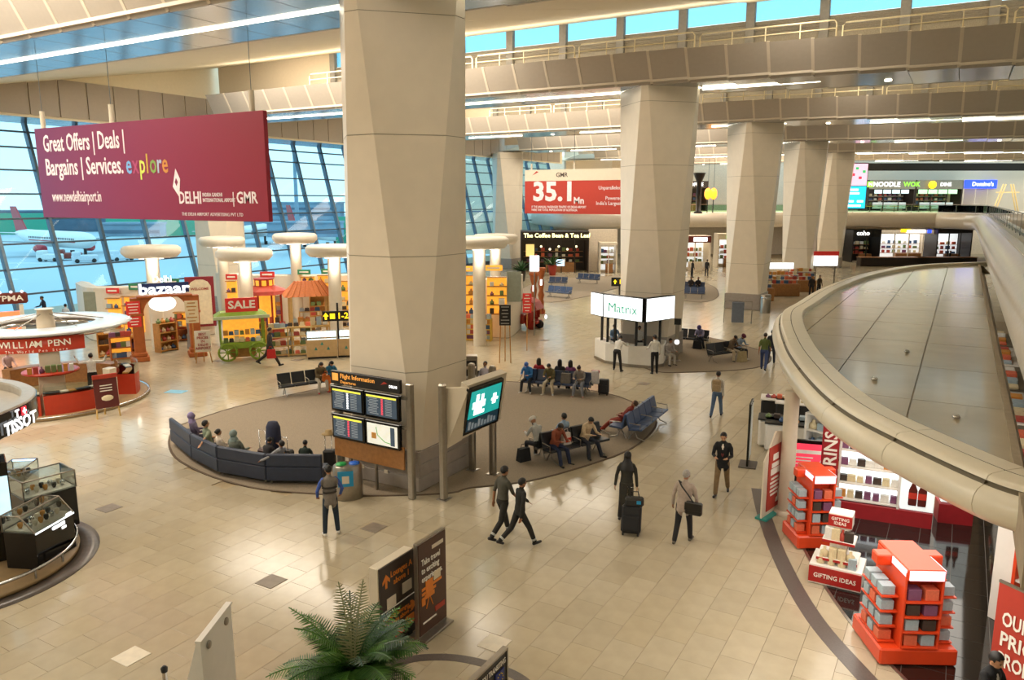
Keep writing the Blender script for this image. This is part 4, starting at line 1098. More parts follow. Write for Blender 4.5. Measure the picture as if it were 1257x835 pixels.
    def child(name, mb_, mat):
        c = mb_.build(name, mat, t); c.scale = (k, k, k); c.location = (0, 0, base_z * k); return c
    FR = Matrix((hx, -hf, hd_dir)).transposed().to_4x4(); FR.translation = hc + hd_dir * .025
    hm = hairm or m_hair
    hb = MB(); hb.T = FR          # head frame: front -Y
    if hair in ('short', 'long', 'bald', 'bun'):
        lo = {'short': -.03, 'long': -.02, 'bald': -.03, 'bun': -.03}[hair]
        hb.ball((0, .008, .012), (.088, .108, .104), 18, 12, 0, lambda d: (d.z > .035 + max(0, -d.y) * .25 if d.y < -.02 else d.z > lo - d.y * .45) and not (hair == 'bald' and d.z > .06))
        hb.ball((0, .004, .004), (.083, .10, .098), 14, 10, 0, lambda d: (d.z > .03 + max(0, -d.y) * .25 if d.y < -.02 else d.z > lo - d.y * .45) and not (hair == 'bald' and d.z > .06))
        if hair == 'long':
            hb.lathe([(.055, -.3), (.085, -.24), (.1, -.1), (.095, .02), (.07, .06)], 14, (0, .035, 0), sy=.75, a0=R(-10), a1=R(190))
        if hair == 'bun': hb.ball((0, .1, .03), .045, 10, 8)
        child('hair', hb, hm)
    elif hair == 'scarf':
        hb.ball((0, .01, .01), (.096, .116, .112), 18, 12, 0, lambda d: d.y > -.055 or d.z > .05)
        hb.lathe([(.20, -.36), (.19, -.30), (.15, -.2), (.10, -.12), (.092, -.03), (.09, .03)], 18, (0, .03, 0), sy=.72, a0=R(-35), a1=R(215))
        child('head_scarf', hb, hm)
    elif hair == 'turban':
        hb.lathe([(.085, .0), (.105, .015), (.118, .045), (.118, .075), (.1, .105), (.06, .125), (.0, .13)], 18, (0, .004, 0), sy=1.12)
        for a in (-1, 1): hb.tube([(a * .11 * math.cos(q), -.125 * math.sin(q) + .004, .03 + .05 * math.sin(q)) for q in [i * math.pi / 8 for i in range(9)]], .012, 5)
        child('turban', hb, hm)
        bm = MB(); bm.T = FR; bm.ball((0, -.045, -.085), (.062, .06, .045), 12, 8); child('beard', bm, m_hair if hairm is not m_grey else m_grey)
    elif hair == 'cap':
        hb.ball((0, .004, .02), (.09, .108, .1), 16, 10, 0, lambda d: d.z > .0)
        hb.lathe([(.07, .022), (.1, .02), (.1, .028), (.07, .03)], 12, (0, -.07, 0), a0=R(180), a1=R(360))
        child('cap', hb, hm)
    elif hair == 'hood':
        hb.ball((0, .015, .0), (.1, .125, .122), 16, 10, 0, lambda d: d.y > -.07)
        hb.lathe([(.15, -.2), (.12, -.14), (.1, -.08)], 14, (0, .03, 0), sy=.8)
        child('hood', hb, hm)
    if extra: extra(t, joints, child, MB, locals())
    return t
def finish_people():
    dg = bpy.context.evaluated_depsgraph_get(); dg.update()
    for o, caps, spots, mats in PEOPLE:
        me = bpy.data.meshes.new_from_object(o.evaluated_get(dg)); o.modifiers.clear(); o.data = me; me.name = 'body'
        n = len(me.polygons); c = np.zeros(n * 3); me.polygons.foreach_get('center', c); c = c.reshape(-1, 3)
        A_ = np.array([q[0] for q in caps]); B_ = np.array([q[1] for q in caps]); r0 = np.array([q[2] for q in caps]); r1 = np.array([q[3] for q in caps]); mi = np.array([q[4] for q in caps])
        best = np.full(n, 1e9); idx = np.zeros(n, dtype=int)
        for a, b, ra, rb, m in zip(A_, B_, r0, r1, mi):
            d = b - a; L2 = max(d @ d, 1e-12); tt = np.clip(((c - a) @ d) / L2, 0, 1)
            ds = np.linalg.norm(c - a - tt[:, None] * d, axis=1) - (ra + (rb - ra) * tt)
            w = ds < best; best[w] = ds[w]; idx[w] = m
        for s, r_, m in spots: idx[np.linalg.norm(c - np.array(s), axis=1) < r_] = m
        me.materials.clear()
        for m in mats: me.materials.append(m)
        me.polygons.foreach_set('material_index', idx); me.polygons.foreach_set('use_smooth', [True] * n); me.update()
WALK = dict(leg=((24, 8, 3), (-16, 22, 3)), arm=((-18, 6, 14, 0), (20, 6, 22, 0)))
WALK2 = dict(leg=((-18, 26, 3), (22, 6, 3)), arm=((22, 6, 20, 0), (-20, 6, 14, 0)))
STAND = dict(leg=((1, 2, 5), (0, 0, 5)))
SIT = dict(leg=((84, 82, 7), (82, 84, 7)), arm=((22, 10, 62, 18), (22, 10, 62, 18)), lean=-8, seat=.45)
SITF = dict(leg=((82, 80, 9), (84, 86, 9)), arm=((28, 8, 70, 22), (30, 8, 66, 22)), lean=16, spine=8, pitch=22, seat=.45)
# ---------------------------------------------------------------- the people of the hall
def pf(px, py): p = at(px, py); return p, facing(p)
p, f = pf(407, 656)
person(p, f + R(188), 'boy in striped grey vest over blue sleeves and jeans, standing before the flight board', h=1.66, top='3a55a0', coat='7c746c', legs='22303f', shoes=m_wshoe, vest=True, arm=((-12, 24, 52, 14), (-12, 24, 52, 14)), leg=((2, 4, 6), (-2, 4, 6)), fine=.012,
       extra=lambda t, j, child, MB_, L: child('vest_stripes', MB_().sweep([(.19 * math.cos(a), .14 * math.sin(a)) for a in [i * math.pi / 10 for i in range(20)]][::-1], [(0.0, .26), (.008, .27), (.008, .31), (0, .32)], 0, True).sweep([(.178 * math.cos(a), .132 * math.sin(a)) for a in [i * math.pi / 10 for i in range(20)]][::-1], [(0.0, .14), (.01, .15), (.01, .18), (0, .19)], 0, True), fab('38322e')))
refl = M('reflective_band', 'b8b8b0', .4)
def cuffs(t, j, child, MB_, L):
    m = MB_()
    for s in (-1, 1):
        k, a = j['knee%d' % s], j['ankle%d' % s]; m.tube([k.lerp(a, .76), k.lerp(a, .88)], .062, 12)
    child('reflective_cuff', m, refl)
p, f = pf(617, 660); person(p, f + R(128), 'taller guard in grey-olive uniform shirt and boots, walking with a colleague', 'two guards walking', h=1.76, top='4c4a40', legs='26241f', sleeve=False, fine=.012, extra=cuffs, **WALK2)
p, f = pf(638, 670); person(p, f + R(118), 'shorter guard in black uniform with reflective trouser cuffs, walking on the right', 'two guards walking', h=1.66, top='201f1b', legs='23221e', fine=.012, extra=cuffs, leg=((28, 8, 3), (-22, 26, 3)), arm=((-22, 14, 10, 0), (34, 16, 14, 0)))
p, f = pf(768, 636); person(p, f + R(170), 'woman in long dark patterned dress and black head scarf pulling a suitcase', h=1.68, top='2c2a22', legs='1a1816', skirt='2e2c24', hair='scarf', skin=m_skin2, fine=.012, leg=((10, 4, 2), (-10, 12, 2)), arm=((-6, 12, 10, 0), (-14, 14, 6, 0)))
p, f = pf(838, 666); person(p, f + R(165), 'elderly grey-haired man in beige jacket with a black shoulder bag', h=1.72, top='a8988a', coat='a8988a', legs='1b1a1c', hair='short', hairm=m_grey, fine=.012, shoes=M('grey_shoe', '5a5448', .6), wide=1.08, leg=((14, 6, 3), (-10, 16, 3)), arm=((2, 14, 14, 0), (-6, 14, 20, 0)))
p, f = pf(885, 608); person(p, f + R(-6), 'man in black suit jacket and khaki trousers walking towards the camera', h=1.78, top='d8d0c4', coat='15161a', legs='7d6648', skin=m_skin2, fine=.012, pitch=14, leg=((16, 4, 3), (-14, 18, 3)), arm=((18, 10, 72, 24), (18, 10, 72, 24)),
       extra=lambda t, j, child, MB_, L: child('tie', MB_().add([(-.02, -.122, .47), (.02, -.122, .47), (.035, -.128, .2), (0, -.13, .14), (-.035, -.128, .2), (-.02, -.10, .47), (.02, -.10, .47), (.035, -.1, .2), (0, -.1, .14), (-.035, -.1, .2)], [(0, 4, 3, 2, 1), (0, 1, 6, 5), (1, 2, 7, 6), (2, 3, 8, 7), (3, 4, 9, 8), (4, 0, 5, 9)]), fab('6a2a2c')))
p, f = pf(879, 512); person(p, f + R(170), 'man in pale grey shirt and jeans walking away with a tan backpack', h=1.72, top='b8b0a4', legs='4f6480', **WALK)
p, f = pf(937, 455); person(p, f + R(172), 'man in olive green shirt and blue jeans walking beside the canopy', h=1.78, top='4f5a28', legs='33426a', sleeve=False, **WALK2)
p, f = pf(946, 447); person(p, f + R(175), 'dark-dressed person half hidden behind the canopy rim', h=1.68, top='2a2a30', legs='2a3040', **WALK)
p, f = pf(757, 456); person(p, f + R(160), 'man in white shirt leaning on the white kiosk counter', h=1.74, top='d8d4cc', legs='19191d', lean=34, spine=6, leg=((2, 2, 10), (18, 14, 8)), arm=((58, 6, 14, 0), (58, 6, 14, 0)))
p, f = pf(803, 459); person(p, f + R(-162), 'man in white shirt and black trousers standing at the kiosk counter', h=1.76, top='d4d0c8', legs='17171b', leg=((4, 4, 3), (-4, 8, 3)), arm=((10, 16, 14, 0), (28, 6, 40, 0)), yaw=30)
p = hp(754, 37.6); person(p, facing(p) + R(15), 'kiosk clerk in light blue shirt behind the left counter', h=1.7, top='7f98b8', legs='202430', arm=((30, 8, 50, 10), (30, 8, 50, 10)))
p = hp(785, 37.3); person(p, facing(p), 'kiosk clerk in white shirt behind the middle counter', h=1.68, top='d8d8d4', legs='202430', pitch=14, arm=((30, 8, 50, 10), (30, 8, 50, 10)))
p, f = pf(332, 449); person(p, f + R(80), 'man in dark suit striding past the green cart with a red shopping bag', h=1.92, top='cfc8bc', coat='3a3530', legs='2a2622', leg=((32, 6, 2), (-28, 24, 2)), arm=((14, 8, 10, 0), (-14, 8, 10, 0)))
p, f = pf(116, 487); person(p, f + R(176), 'man in white shirt raising both elbows at the pen kiosk', h=1.74, top='d9d6cf', legs='1e1c1c', arm=((70, 62, 110, 0), (70, 62, 110, 0)))
p = hp(8, 31.4); person(p, facing(p) + R(20), 'saleswoman in pale pink top inside the pen kiosk', h=1.6, top='c8a8a8', legs='302830', hair='bun', skin=m_skin2, arm=((20, 8, 50, 10), (20, 8, 50, 10)))
p, f = pf(57, 400); person(p, f + R(-70), 'man in navy suit standing at the glass wall', h=1.85, top='c8ccd0', coat='1c2233', legs='1c2030', pitch=12, arm=((24, 10, 60, 20), (10, 8, 20, 0)))
p, f = pf(82, 399); person(p, f + R(150), 'person in white shirt seated low by the glass wall', h=1.7, top='c4ccd4', legs='2a3038', leg=((84, 84, 6), (84, 84, 6)), seat=.45)
p = at(1216, 806, 1.62); person(p, facing(p) + R(60), 'black-haired man in dark suit at the lower right corner', h=1.7, top='c8c2ba', coat='121214', legs='16161a', pitch=10, fine=.012, skin=m_skin2, arm=((40, 8, 100, 20), (20, 8, 60, 10)))
# sitters ---------------------------------------------------------
def sit(fr, rz, x, y, label, group=None, base=SIT, back=False, **kw):
    q = fr(x, y); d = dict(base); d.update(kw); return person(q, rz + (math.pi if back else 0), label, group, **d)
gA = 'people on the near double bench'
sit(seatA, rzA, -.75, -.20, 'man in rust orange jacket and jeans on the near double bench', gA, SITF, top='8a4630', coat='8f4a32', legs='27304a', fine=.012, leg=((80, 62, 5), (80, 72, 12)))
sit(seatA, rzA, .42, -.20, 'man in cream checked jacket reading on the near double bench', gA, SITF, top='cdb594', coat='cdb594', legs='262a36', skin=m_skin2, fine=.012, leg=((84, 70, 12), (80, 62, 14)), wide=1.1)
sit(seatA, rzA, -1.05, .20, 'man in white turban and pale shirt on the back of the near bench', gA, SITF, True, top='b4b4b0', legs='201f22', hair='turban', hairm=M('white_turban', 'e2ddd2', .9, bump=.3), fine=.012)
sit(seatA, rzA, -.15, .20, 'dark-haired man in light blue shirt facing away on the near bench', gA, SIT, True, top='8ba3bd', legs='23262e')
gC = 'people on the rear double bench'
sit(seatC, rzC, -1.2, -.2, 'person in blue jacket and blue cap at the left end of the rear bench', gC, SITF, top='2f6fae', coat='2f6fae', legs='22252c', hair='cap', hairm=fab('3b62a8'), skin=m_skin2, shoes=m_wshoe)
sit(seatC, rzC, -.25, -.2, 'person in olive jacket and cream trousers on the rear bench', gC, SITF, top='5d5636', coat='5d5636', legs='bdb096', skin=m_skin2, shoes=m_wshoe)
sit(seatC, rzC, 1.0, -.2, 'woman in grey shawl and grey trousers at the right end of the rear bench', gC, SITF, top='7c746c', coat='7c746c', legs='7d7f86', hair='bun', hairm=m_brownhair, skin=m_skin2, shoes=M('pink_shoe', 'b48a7c', .6))
sit(seatC, rzC, -.85, .2, 'dark-haired person in red facing away on the rear bench', gC, SIT, True, top='a02c34', legs='28282c', hair='long')
sit(seatC, rzC, .05, .2, 'dark-haired person in black facing away on the rear bench', gC, SIT, True, top='2c2a2c', legs='28282c', hair='long')
sit(seatC, rzC, .5, .2, 'long-haired woman in purple facing away on the rear bench', gC, SIT, True, top='6a3560', legs='28282c', hair='long')
sit(seatD, rzD, .55, .1, 'woman in olive cardigan on the black bench with orange bag', None, SITF, top='6b5c40', coat='6b5c40', legs='b8b0a0', hair='long', skin=m_skin2, shoes=fab('a8323a'))
sit(seatD, rzD, 1.0, .1, 'woman in teal blue top with orange trousers on the black bench', None, SITF, top='2a6f94', legs='d8722c', hair='long', skin=m_skin2)
sit(seatE, rzE, .18, .1, 'moustached man in pale lilac shirt behind the map board', None, SIT, top='b9b4c0', legs='4a5568', arm=((10, 14, 60, 20), (10, 14, 60, 20)))
def lying(fr, rz):
    q = fr(-.75, .34); t = person(q, rz + math.pi, 'person in rust red robe reclining across the blue bench', top='7d2c22', legs='8a3424', coat='7d2c22', hair='short', hairm=m_brownhair, lean=-38, leg=((72, 30, 3), (70, 24, 3)), arm=((30, 6, 60, 20), (30, 6, 60, 20)), seat=.47); return t
lying(seatB, rzB)
sit(seatG, rzG, -.3, .1, 'distant sitter in dark clothes on the left of the far blue bench', None, SIT, top='3a3638', legs='28282c'); sit(seatG, rzG, .3, .1, 'distant sitter in black on the right of the far blue bench', None, SIT, top='28262a', legs='28282c')
sit(seatH, rzH, .45, .1, 'man in purple turban and lilac shirt bent over a black bag', None, SITF, top='8c86a4', legs='23222a', hair='turban', hairm=fab('4a3f74'), lean=26, leg=((80, 80, 16), (80, 80, 16)))
q, f = pf(818, 447); person(q, f + R(40), 'person in grey hunched beside the lit post with a black bag', h=1.7, top='a49c96', legs='c0b8ac', lean=20, **{k: v for k, v in SIT.items() if k not in ('lean',)})
gI = 'couple on the dark bench'
sit(seatI, rzI, .3, .1, 'man in striped brown sweater and dark cap on the dark bench', gI, SITF, top='5d4634', coat='6b5a48', legs='b5a68c', hair='cap', hairm=fab('2a2224'))
sit(seatI, rzI, .85, .1, 'man in maroon turban and pale blue shirt on the dark bench', gI, SITF, top='8fa0b4', legs='20222a', hair='turban', hairm=fab('5a2438'), shoes=m_wshoe)
gS = 'people on the curved sofa row'
def sofa_sit(i, x, label, **kw):
    fr, rz, w = SOFA[i]; d = dict(SIT); d.update(kw); return person(fr(x * w, kw.pop('yy', -.38)), rz + R(kw.pop('turn', 0)), label, gS, **{k: v for k, v in d.items() if k not in ('yy', 'turn')})
sofa_sit(0, -.15, 'person in lavender head wrap at the left end of the sofa row', top='6a6078', legs='30303a', hair='hood', hairm=fab('8478a0'))
sofa_sit(1, .25, 'man in grey-green shirt with an arm hung over the sofa back', top='76806a', legs='30303a', sleeve=False, arm=((-70, 40, 20, 0), (20, 10, 60, 10)), skin=m_skin2)
sofa_sit(1, -.22, 'girl in cream top leaning on the sofa back', top='d2c4b4', legs='404048', h=1.5, hair='bun', roll=8)
sofa_sit(2, .28, 'person in grey hooded sweater on the sofa row', top='6c7268', coat='6c7268', legs='303038', hair='hood', hairm=fab('7a8a88'), wide=1.15)
sofa_sit(2, -.3, 'dark-haired child in black slumped on the third sofa', top='2a2628', legs='5a5a62', h=1.4, lean=20, yy=-.42)
sofa_sit(3, .38, 'young person in striped top stretched along the sofa with arm on its back', top='8c8c90', legs='2a2a30', h=1.55, lean=-24, turn=60, arm=((80, 30, 20, 0), (30, 60, 30, 0)))
sofa_sit(3, -.12, 'dark-haired person sunk low behind the fourth sofa', top='23302a', legs='26262c', h=1.35, lean=10)
# far figures
for k, (px, hd, z, c, l) in enumerate(((997, 62, 0, '2a2422', 'person in dark clothes beside the far sales stand'), (1006, 62.5, 0, '4a3a2c', 'person in brown coat beside the far sales stand'), (1166, 93, 0, '181818', 'black silhouetted person before the far pink poster'), (850, 78, 0, '28221e', 'person in brown before the luggage shop'), (868, 79, 0, '1e1c1e', 'person in black at the luggage shop door'))):
    p = hp(px, hd); person(p, facing(p) + R(40 * k), l, top=c, legs='242428', fine=.02, fingers=False)
finish_people()
# ---------------------------------------------------------------- bazaar on the left
m_arch = M('terracotta_wood', 'a85a26', .5, var=.1, scale=5); m_pod = M('pod_white', 'e0d8c8', .5, var=.02); m_shelfw = M('honey_wood', 'b8823c', .5, var=.12, scale=8)
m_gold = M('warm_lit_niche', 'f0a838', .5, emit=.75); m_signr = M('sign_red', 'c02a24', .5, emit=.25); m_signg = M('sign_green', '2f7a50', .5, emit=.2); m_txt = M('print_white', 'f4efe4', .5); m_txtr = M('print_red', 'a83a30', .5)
m_lime = M('lime_paint', '7e9a2a', .5, var=.1); m_beige = M('beige_board', 'e2d4b4', .6)
def at_hd(px, hd): return hp(px, hd)
def zh(py, hd): return EYE + (245 - py) * hd / FPX * 1.0 - (0 if True else 0)
# mushroom lamps
def mushroom(px, hd, ycap, r, label):
    p = hp(px, hd, 5.4); z = zt(ycap, p); t = thing('mushroom_column', label, 'column', (p[0], p[1], 0), 0, 'white mushroom columns in the bazaar')
    MB().lathe([(.34, 0), (.34, z - .5), (.37, z - .3)], 22).build('stem', m_white, t)
    MB().lathe([(.3, -.42), (.5, -.38), (r * .86, -.32), (r, -.1), (r, .14), (r * .9, .26), (r * .55, .3), (r * .5, .24), (.2, .24)], 32, (0, 0, z)).build('cap', m_pod, t)
    for a in range(6): MB().lathe([(0, -.02), (.12, -.02), (.12, .02), (0, .02)], 10, (.8 * math.cos(a), .8 * math.sin(a), z - .36)).build('downlight', m_wlet, t)
    d = bpy.data.lights.new('mushroom_lamp', 'POINT'); d.energy = 60; d.color = WHITE; d.shadow_soft_size = .3
    lo = bpy.data.objects.new('mushroom_lamp', d); COL.objects.link(lo); lo.location = (p[0] + .75 * math.sin(facing(p)), p[1] - .75 * math.cos(facing(p)), z - .75)
for a in ((185, 40.5, 308, 1.45, 'white mushroom column behind the arch'), (272, 49, 296, 1.4, 'white mushroom column half hidden behind a nearer one, left of the red pavilion'), (299, 41, 312, 1.45, 'white mushroom column behind the green cart'),
          (362, 48, 292, 1.35, 'white mushroom column behind the orange-roofed hut'), (409, 41, 307, 1.45, 'white mushroom column cut off by the near pillar'), (588, 41, 297, 1.6, 'white mushroom column right of the near pillar'), (608, 48, 293, 1.4, 'white mushroom column behind another, right of the near pillar')): mushroom(*a)
# white curved shop pods
def pod(pts, h, label, niches, signs, win=None):
    t = thing('shop_pod', label, 'shop'); path = spline(pts, 4)
    MB().sweep(path, [(0, 0.02), (.1, h * .5), (.1, h), (-.25, h + .08), (-.6, h), (-.6, 0.02)], 0, False, False).build('wall', m_pod, t)
    def place(px, hd): p = hp(px, hd); return p
    for px0, px1, hd, y0, y1 in niches:
        a, b = hp(px0, hd), hp(px1, hd); w = math.hypot(b[0] - a[0], b[1] - a[1]); mid = ((a[0] + b[0]) / 2, (a[1] + b[1]) / 2); z0, z1 = max(.15, zt(y1, mid)), zt(y0, mid)
        n = MB().box((mid[0], mid[1], (z0 + z1) / 2), (w, .12, z1 - z0), HEAD).build('niche', m_gold, t); f = frame(mid, HEAD)
        k = max(2, int((z1 - z0) / .5))
        for i in range(k + 1):
            q = f(0, -.18); box('shelf', (q[0], q[1], z0 + (z1 - z0) * i / k), (w, .3, .05), m_shelfw, n, 0, HEAD)
        m = max(2, int(w / .42))
        for i in range(k):
            for j in range(m):
                q = f(-w / 2 + w * (j + .5) / m, -.2); good((q[0], q[1], z0 + (z1 - z0) * i / k + .026), (random.uniform(.2, .34), .2, random.uniform(.2, .36)), HEAD, 'small souvenir on the lit shelves of the ' + ' '.join(label.split()[:5]), 'souvenirs in the ' + ' '.join(label.split()[:5]), random.choice(('carton', 'bottle')), None, 'box', ('%s lit niche of the %s' % (ORDS[niches.index((px0, px1, hd, y0, y1))], ' '.join(label.split()[:4])), j, i))
    for px, hd, y, w, h_, m_ in signs:
        p = hp(px, hd); box('sign', (p[0], p[1], zt(y, p)), (w, .08, h_), m_, t, .01, HEAD); q = frame(p, HEAD)(0, -.05); box('sign_text', (q[0], q[1], zt(y, p)), (w * .7, .02, h_ * .3), m_txt, t, 0, HEAD)
    if win:
        p = hp(win[0], win[1]); box('panel', (p[0], p[1], zt(win[2], p)), (win[3], .08, win[4]), M('grey_green_panel', '8a9080', .6), t, .01, HEAD)
    return t
pod([hp(98, 45), hp(112, 42.5), hp(150, 42.3), hp(200, 43), hp(262, 44.5)], 3.0, 'white curved shop pod with yellow lit shelves left of the arch', [(134, 150, 42.1, 366, 402), (153, 176, 42.3, 364, 408), (215, 240, 42.5, 383, 400)], [(141, 42.0, 357, .7, .3, m_signr), (171, 42.2, 352, .9, .35, m_signg), (213, 42.6, 346, .9, .35, m_signg)], (115, 42.2, 376, .9, 1.6))
pod([hp(268, 50), hp(300, 48.5), hp(360, 48), hp(440, 48.5), hp(470, 50)], 3.1, 'long white shop pod behind the red pavilion and the hut', [(280, 292, 48, 345, 372), (372, 388, 47.5, 340, 352), (392, 408, 47.5, 338, 356), (418, 436, 47.6, 345, 380)], [(286, 48.0, 340, .7, .35, m_signr), (330, 47.9, 337, .9, .35, m_signr), (375, 47.7, 334, .8, .3, m_signg), (404, 47.7, 333, .8, .3, m_signg)])
pod([hp(550, 45), hp(570, 43.8), hp(600, 43.6), hp(622, 43.2), hp(632, 44.5), hp(640, 47)], 3.3, 'white shop pod with hanging shirts right of the near pillar', [(563, 584, 43.3, 338, 385), (598, 622, 43.1, 340, 385)], [(570, 43.2, 330, 1.0, .3, m_gold), (606, 43.0, 329, 1.0, .3, m_gold)], (631, 43.0, 352, .8, 1.7))
# terracotta arch
p = hp(205, 37.6); W_ = mpp(p); t = thing('bazaar_arch', 'terracotta wooden arch with white lit bazaar sign on top', 'arch', (p[0], p[1], 0), facing(p) + R(4))
zt_a = zt(364, p)
for s in (-1, 1):
    MB().cbox((s * 1.32, 0, .12), (.85, .8, .24), .03).cbox((s * 1.32, 0, .34), (.7, .66, .2), .04).build('plinth', m_arch, t)
    MB().cbox((s * 1.28, 0, 1.35), (.5, .5, 1.9), .03).cbox((s * 1.28, 0, 2.3), (.6, .6, .12), .02).build('pillar', m_arch, t)
m = MB(); n = 14; o_ = []; i_ = []
for k in range(n + 1):
    a = math.pi * k / n; i_.append((1.0 * math.cos(a), 1.0 * math.sin(a) * .95)); o_.append((1.55 * math.cos(a) if abs(math.cos(a)) > .99 else max(-1.55, min(1.55, 2.2 * math.cos(a))), min(zt_a - 2.3, 2.2 * math.sin(a) * 1.0)))
for k in range(n):
    q = [i_[k], i_[k + 1], o_[k + 1], o_[k]]; vs = [(x, y, 2.3 + z) for y in (-.22, .22) for x, z in q]
    m.add(vs, [(3, 2, 1, 0), (4, 5, 6, 7), (0, 1, 5, 4), (2, 3, 7, 6)])
m.build('arch_head', m_arch, t); box('cornice', (0, 0, zt_a + .04), (2.5, .6, .1), m_arch, t, .02)
m_bz = M('bazaar_lit_white', 'eef6ff', .5, emit=1.1)
box('sign_board', (0, .05, zt_a + .42), (2.3, .1, .5), M('sign_navy', '1c2a5a', .5), t, .01)
txt(t, 'bazaar', 0, zt_a + .38, .72, m_bz, -.1, 'CENTER', .03, w=2.3); txt(t, 'Delhi', -.05, zt_a + .86, .45, m_bz, -.1, 'CENTER', .02, w=.85)
MB().lathe([(0, -.04), (.6, -.04), (.62, 0), (.6, .04), (0, .04)], 24, sy=.62).build('oval_light', m_wlet, t, (-.1, .1, 2.75)).rotation_euler[0] = math.pi / 2
def board(px, py, hd, w, h, mat, name, label, lines=5, lm=None, legs=False, tilt=0):
    p = hp(px, hd); z = zt(py, p); t = thing(name, label, 'sign', (p[0], p[1], 0 if legs else z - h / 2), facing(p)); zz = z if legs else h / 2
    MB().cbox((0, 0, zz), (w, .05, h), .01).build('panel', mat, t)
    for i in range(lines): box('text_line', (0, -.03, zz + h * .4 - h * .8 * i / max(1, lines - 1)), (w * random.uniform(.4, .8), .01, h * .28 / lines), lm or m_txt, t)
    if legs:
        for s in (-1, 1): MB().tube([(s * w * .4, .0, zz - h / 2), (s * w * .5, -.05, 0)], .025, 5).build('leg', m_shelfw, t)
        MB().tube([(0, .02, zz - h / 2), (0, .35, 0)], .025, 5).build('leg', m_shelfw, t)
    return t
def hung(t, h, top): 
    for s in (-1, 1): MB().tube([(s * .3, 0, h), (s * .3, 0, top)], .012, 4).build('hanger', m_steel, t)
q = board(166, 386, 36.7, .62, 1.25, m_signr, 'notice_board', 'tall red notice board with white lines left of the arch', 8); MB().tube([(0, .04, -2.3), (0, .04, .1)], .03, 6).build('stand_pole', m_shelfw, q)
q = board(237, 383, 37.2, .6, 1.1, m_beige, 'notice_board', 'cream notice board right of the arch', 6, m_shelfw); MB().tube([(0, .04, -1.84), (0, .04, .1)], .03, 6).build('stand_pole', m_shelfw, q)
q = board(248, 419, 36.5, .72, 1.05, m_pod, 'easel_sign', 'white easel sign with red capitals between the arch and the green cart', 0, None, True)
txt(q, 'BEST\nPRICES\nIN\nDELHI\nAIRPORT', 0, zt(419, hp(248, 36.5)), .17, m_txtr, -.04, 'CENTER', .02)
p = hp(247, 44); t = thing('welcome_board', 'cream arched board with a maroon border behind the notice board', 'sign', (p[0], p[1], 0), facing(p))
MB().cbox((0, 0, 2.0), (1.55, .1, 2.9), .02).build('border_panel', M('maroon_border', '8a2430', .5), t)
MB().prism([(-.6, -1.3), (.6, -1.3), (.6, .9), (.45, 1.15), (.2, 1.28), (-.2, 1.28), (-.45, 1.15), (-.6, .9)], 0, .04).build('cream_face', M('cream_face', 'e4dcc0', .5), t, (0, -.06, 2.0)).rotation_euler[0] = math.pi / 2
txt(t, 'WELCOME', 0, 2.75, .2, m_txtr, -.12, 'CENTER', .01)
p = hp(235, 39.5); t = thing('garment_stand', 'grey long coat on a wooden display stand beside the arch', 'mannequin', (p[0], p[1], 0), facing(p))
MB().lathe([(.3, .15), (.26, .6), (.22, 1.1), (.27, 1.45), (.2, 1.62), (.08, 1.68)], 14, sy=.7).build('coat', fab('8c8a88'), t); MB().cyl((0, 0, 0), .28, .04, 14).cyl((0, 0, .04), .03, .2, 8).build('base', m_shelfw, t); MB().cbox((0, 0, 1.95), (.5, .2, .45), .06).build('top_block', m_shelfw, t)
# wood shelf units and bins
def shelving(px, py, w, h, label, levels=4, mat=None, dep=.45, n=4, rot=0, kinds=('carton', 'bottle'), cat='box', back=True, lit=False, size=(.3, .25, .26)):
    p = at(px, py); rz = facing(p) + R(rot); t = thing('shelf_unit', label, 'shelf', (p[0], p[1], 0), rz)
    mat = mat or m_shelfw
    for s in (-1, 1): MB().box((s * w / 2, 0, h / 2), (.06, dep, h)).build('side', mat, t)
    if back: MB().box((0, dep / 2 - .02, h / 2), (w, .03, h)).build('back', m_gold if lit else mat, t)
    zs = [.1 + (h - .1) * i / levels for i in range(levels + 1)]
    for z in zs: box('shelf', (0, 0, z - .02), (w, dep, .04), mat, t)
    shelf_goods(p, rz, [-w / 2 + w * (i + .5) / n for i in range(n)], -.02, zs[:-1] + ([zs[-1]] if h < 2 else []), size, 'small goods on the ' + label, 'goods on the ' + ' '.join(label.split()[:8]), kinds, cat)
    return t
shelving(205, 431, 1.0, 1.5, 'wooden pot shelf inside the arch', 3, None, .5, 4, 35, ('bottle',))
shelving(226, 418, .8, 1.3, 'terracotta cabinet deep inside the arch', 2, m_arch, .5, 3, 20)
shelving(150, 441, .95, 1.15, 'low orange-lit bin of sweets left of the arch', 2, m_arch, .5, 4, 5, ('carton',), lit=True)
shelving(170, 441, .5, 1.1, 'narrow terracotta bin against the arch', 2, m_arch, .4, 2, -5)
shelving(130, 438, .6, 1.2, 'wooden bin near the ring canopy edge', 2, m_shelfw, .5, 2, 0)
shelving(382, 420, 1.1, 1.75, 'open pine rack behind the beige counters', 3, M('pine', 'd0ac6a', .5), .5, 4, 0, ('bag',), 'bag', False)
shelving(345, 437, 1.1, 1.45, 'pine display cage nearest the walking man', 3, M('pine', 'd0ac6a', .5), .5, 4, 8, ('carton', 'bag'), 'box', False)
shelving(369, 436, 1.15, 1.5, 'pine display cage beside the beige counter', 3, M('pine', 'd0ac6a', .5), .5, 4, 0, ('bag',), 'bag', False)
shelving(420, 415, 1.2, 1.9, 'pine scarf rack at the pillar edge', 3, M('pine', 'd0ac6a', .5), .5, 4, 0, ('bag',), 'bag', False)
shelving(315, 424, 1.0, 1.3, 'yellow shelf next to the green cart', 3, M('yellow_shelf', 'd8b040', .5), .4, 4, 10)
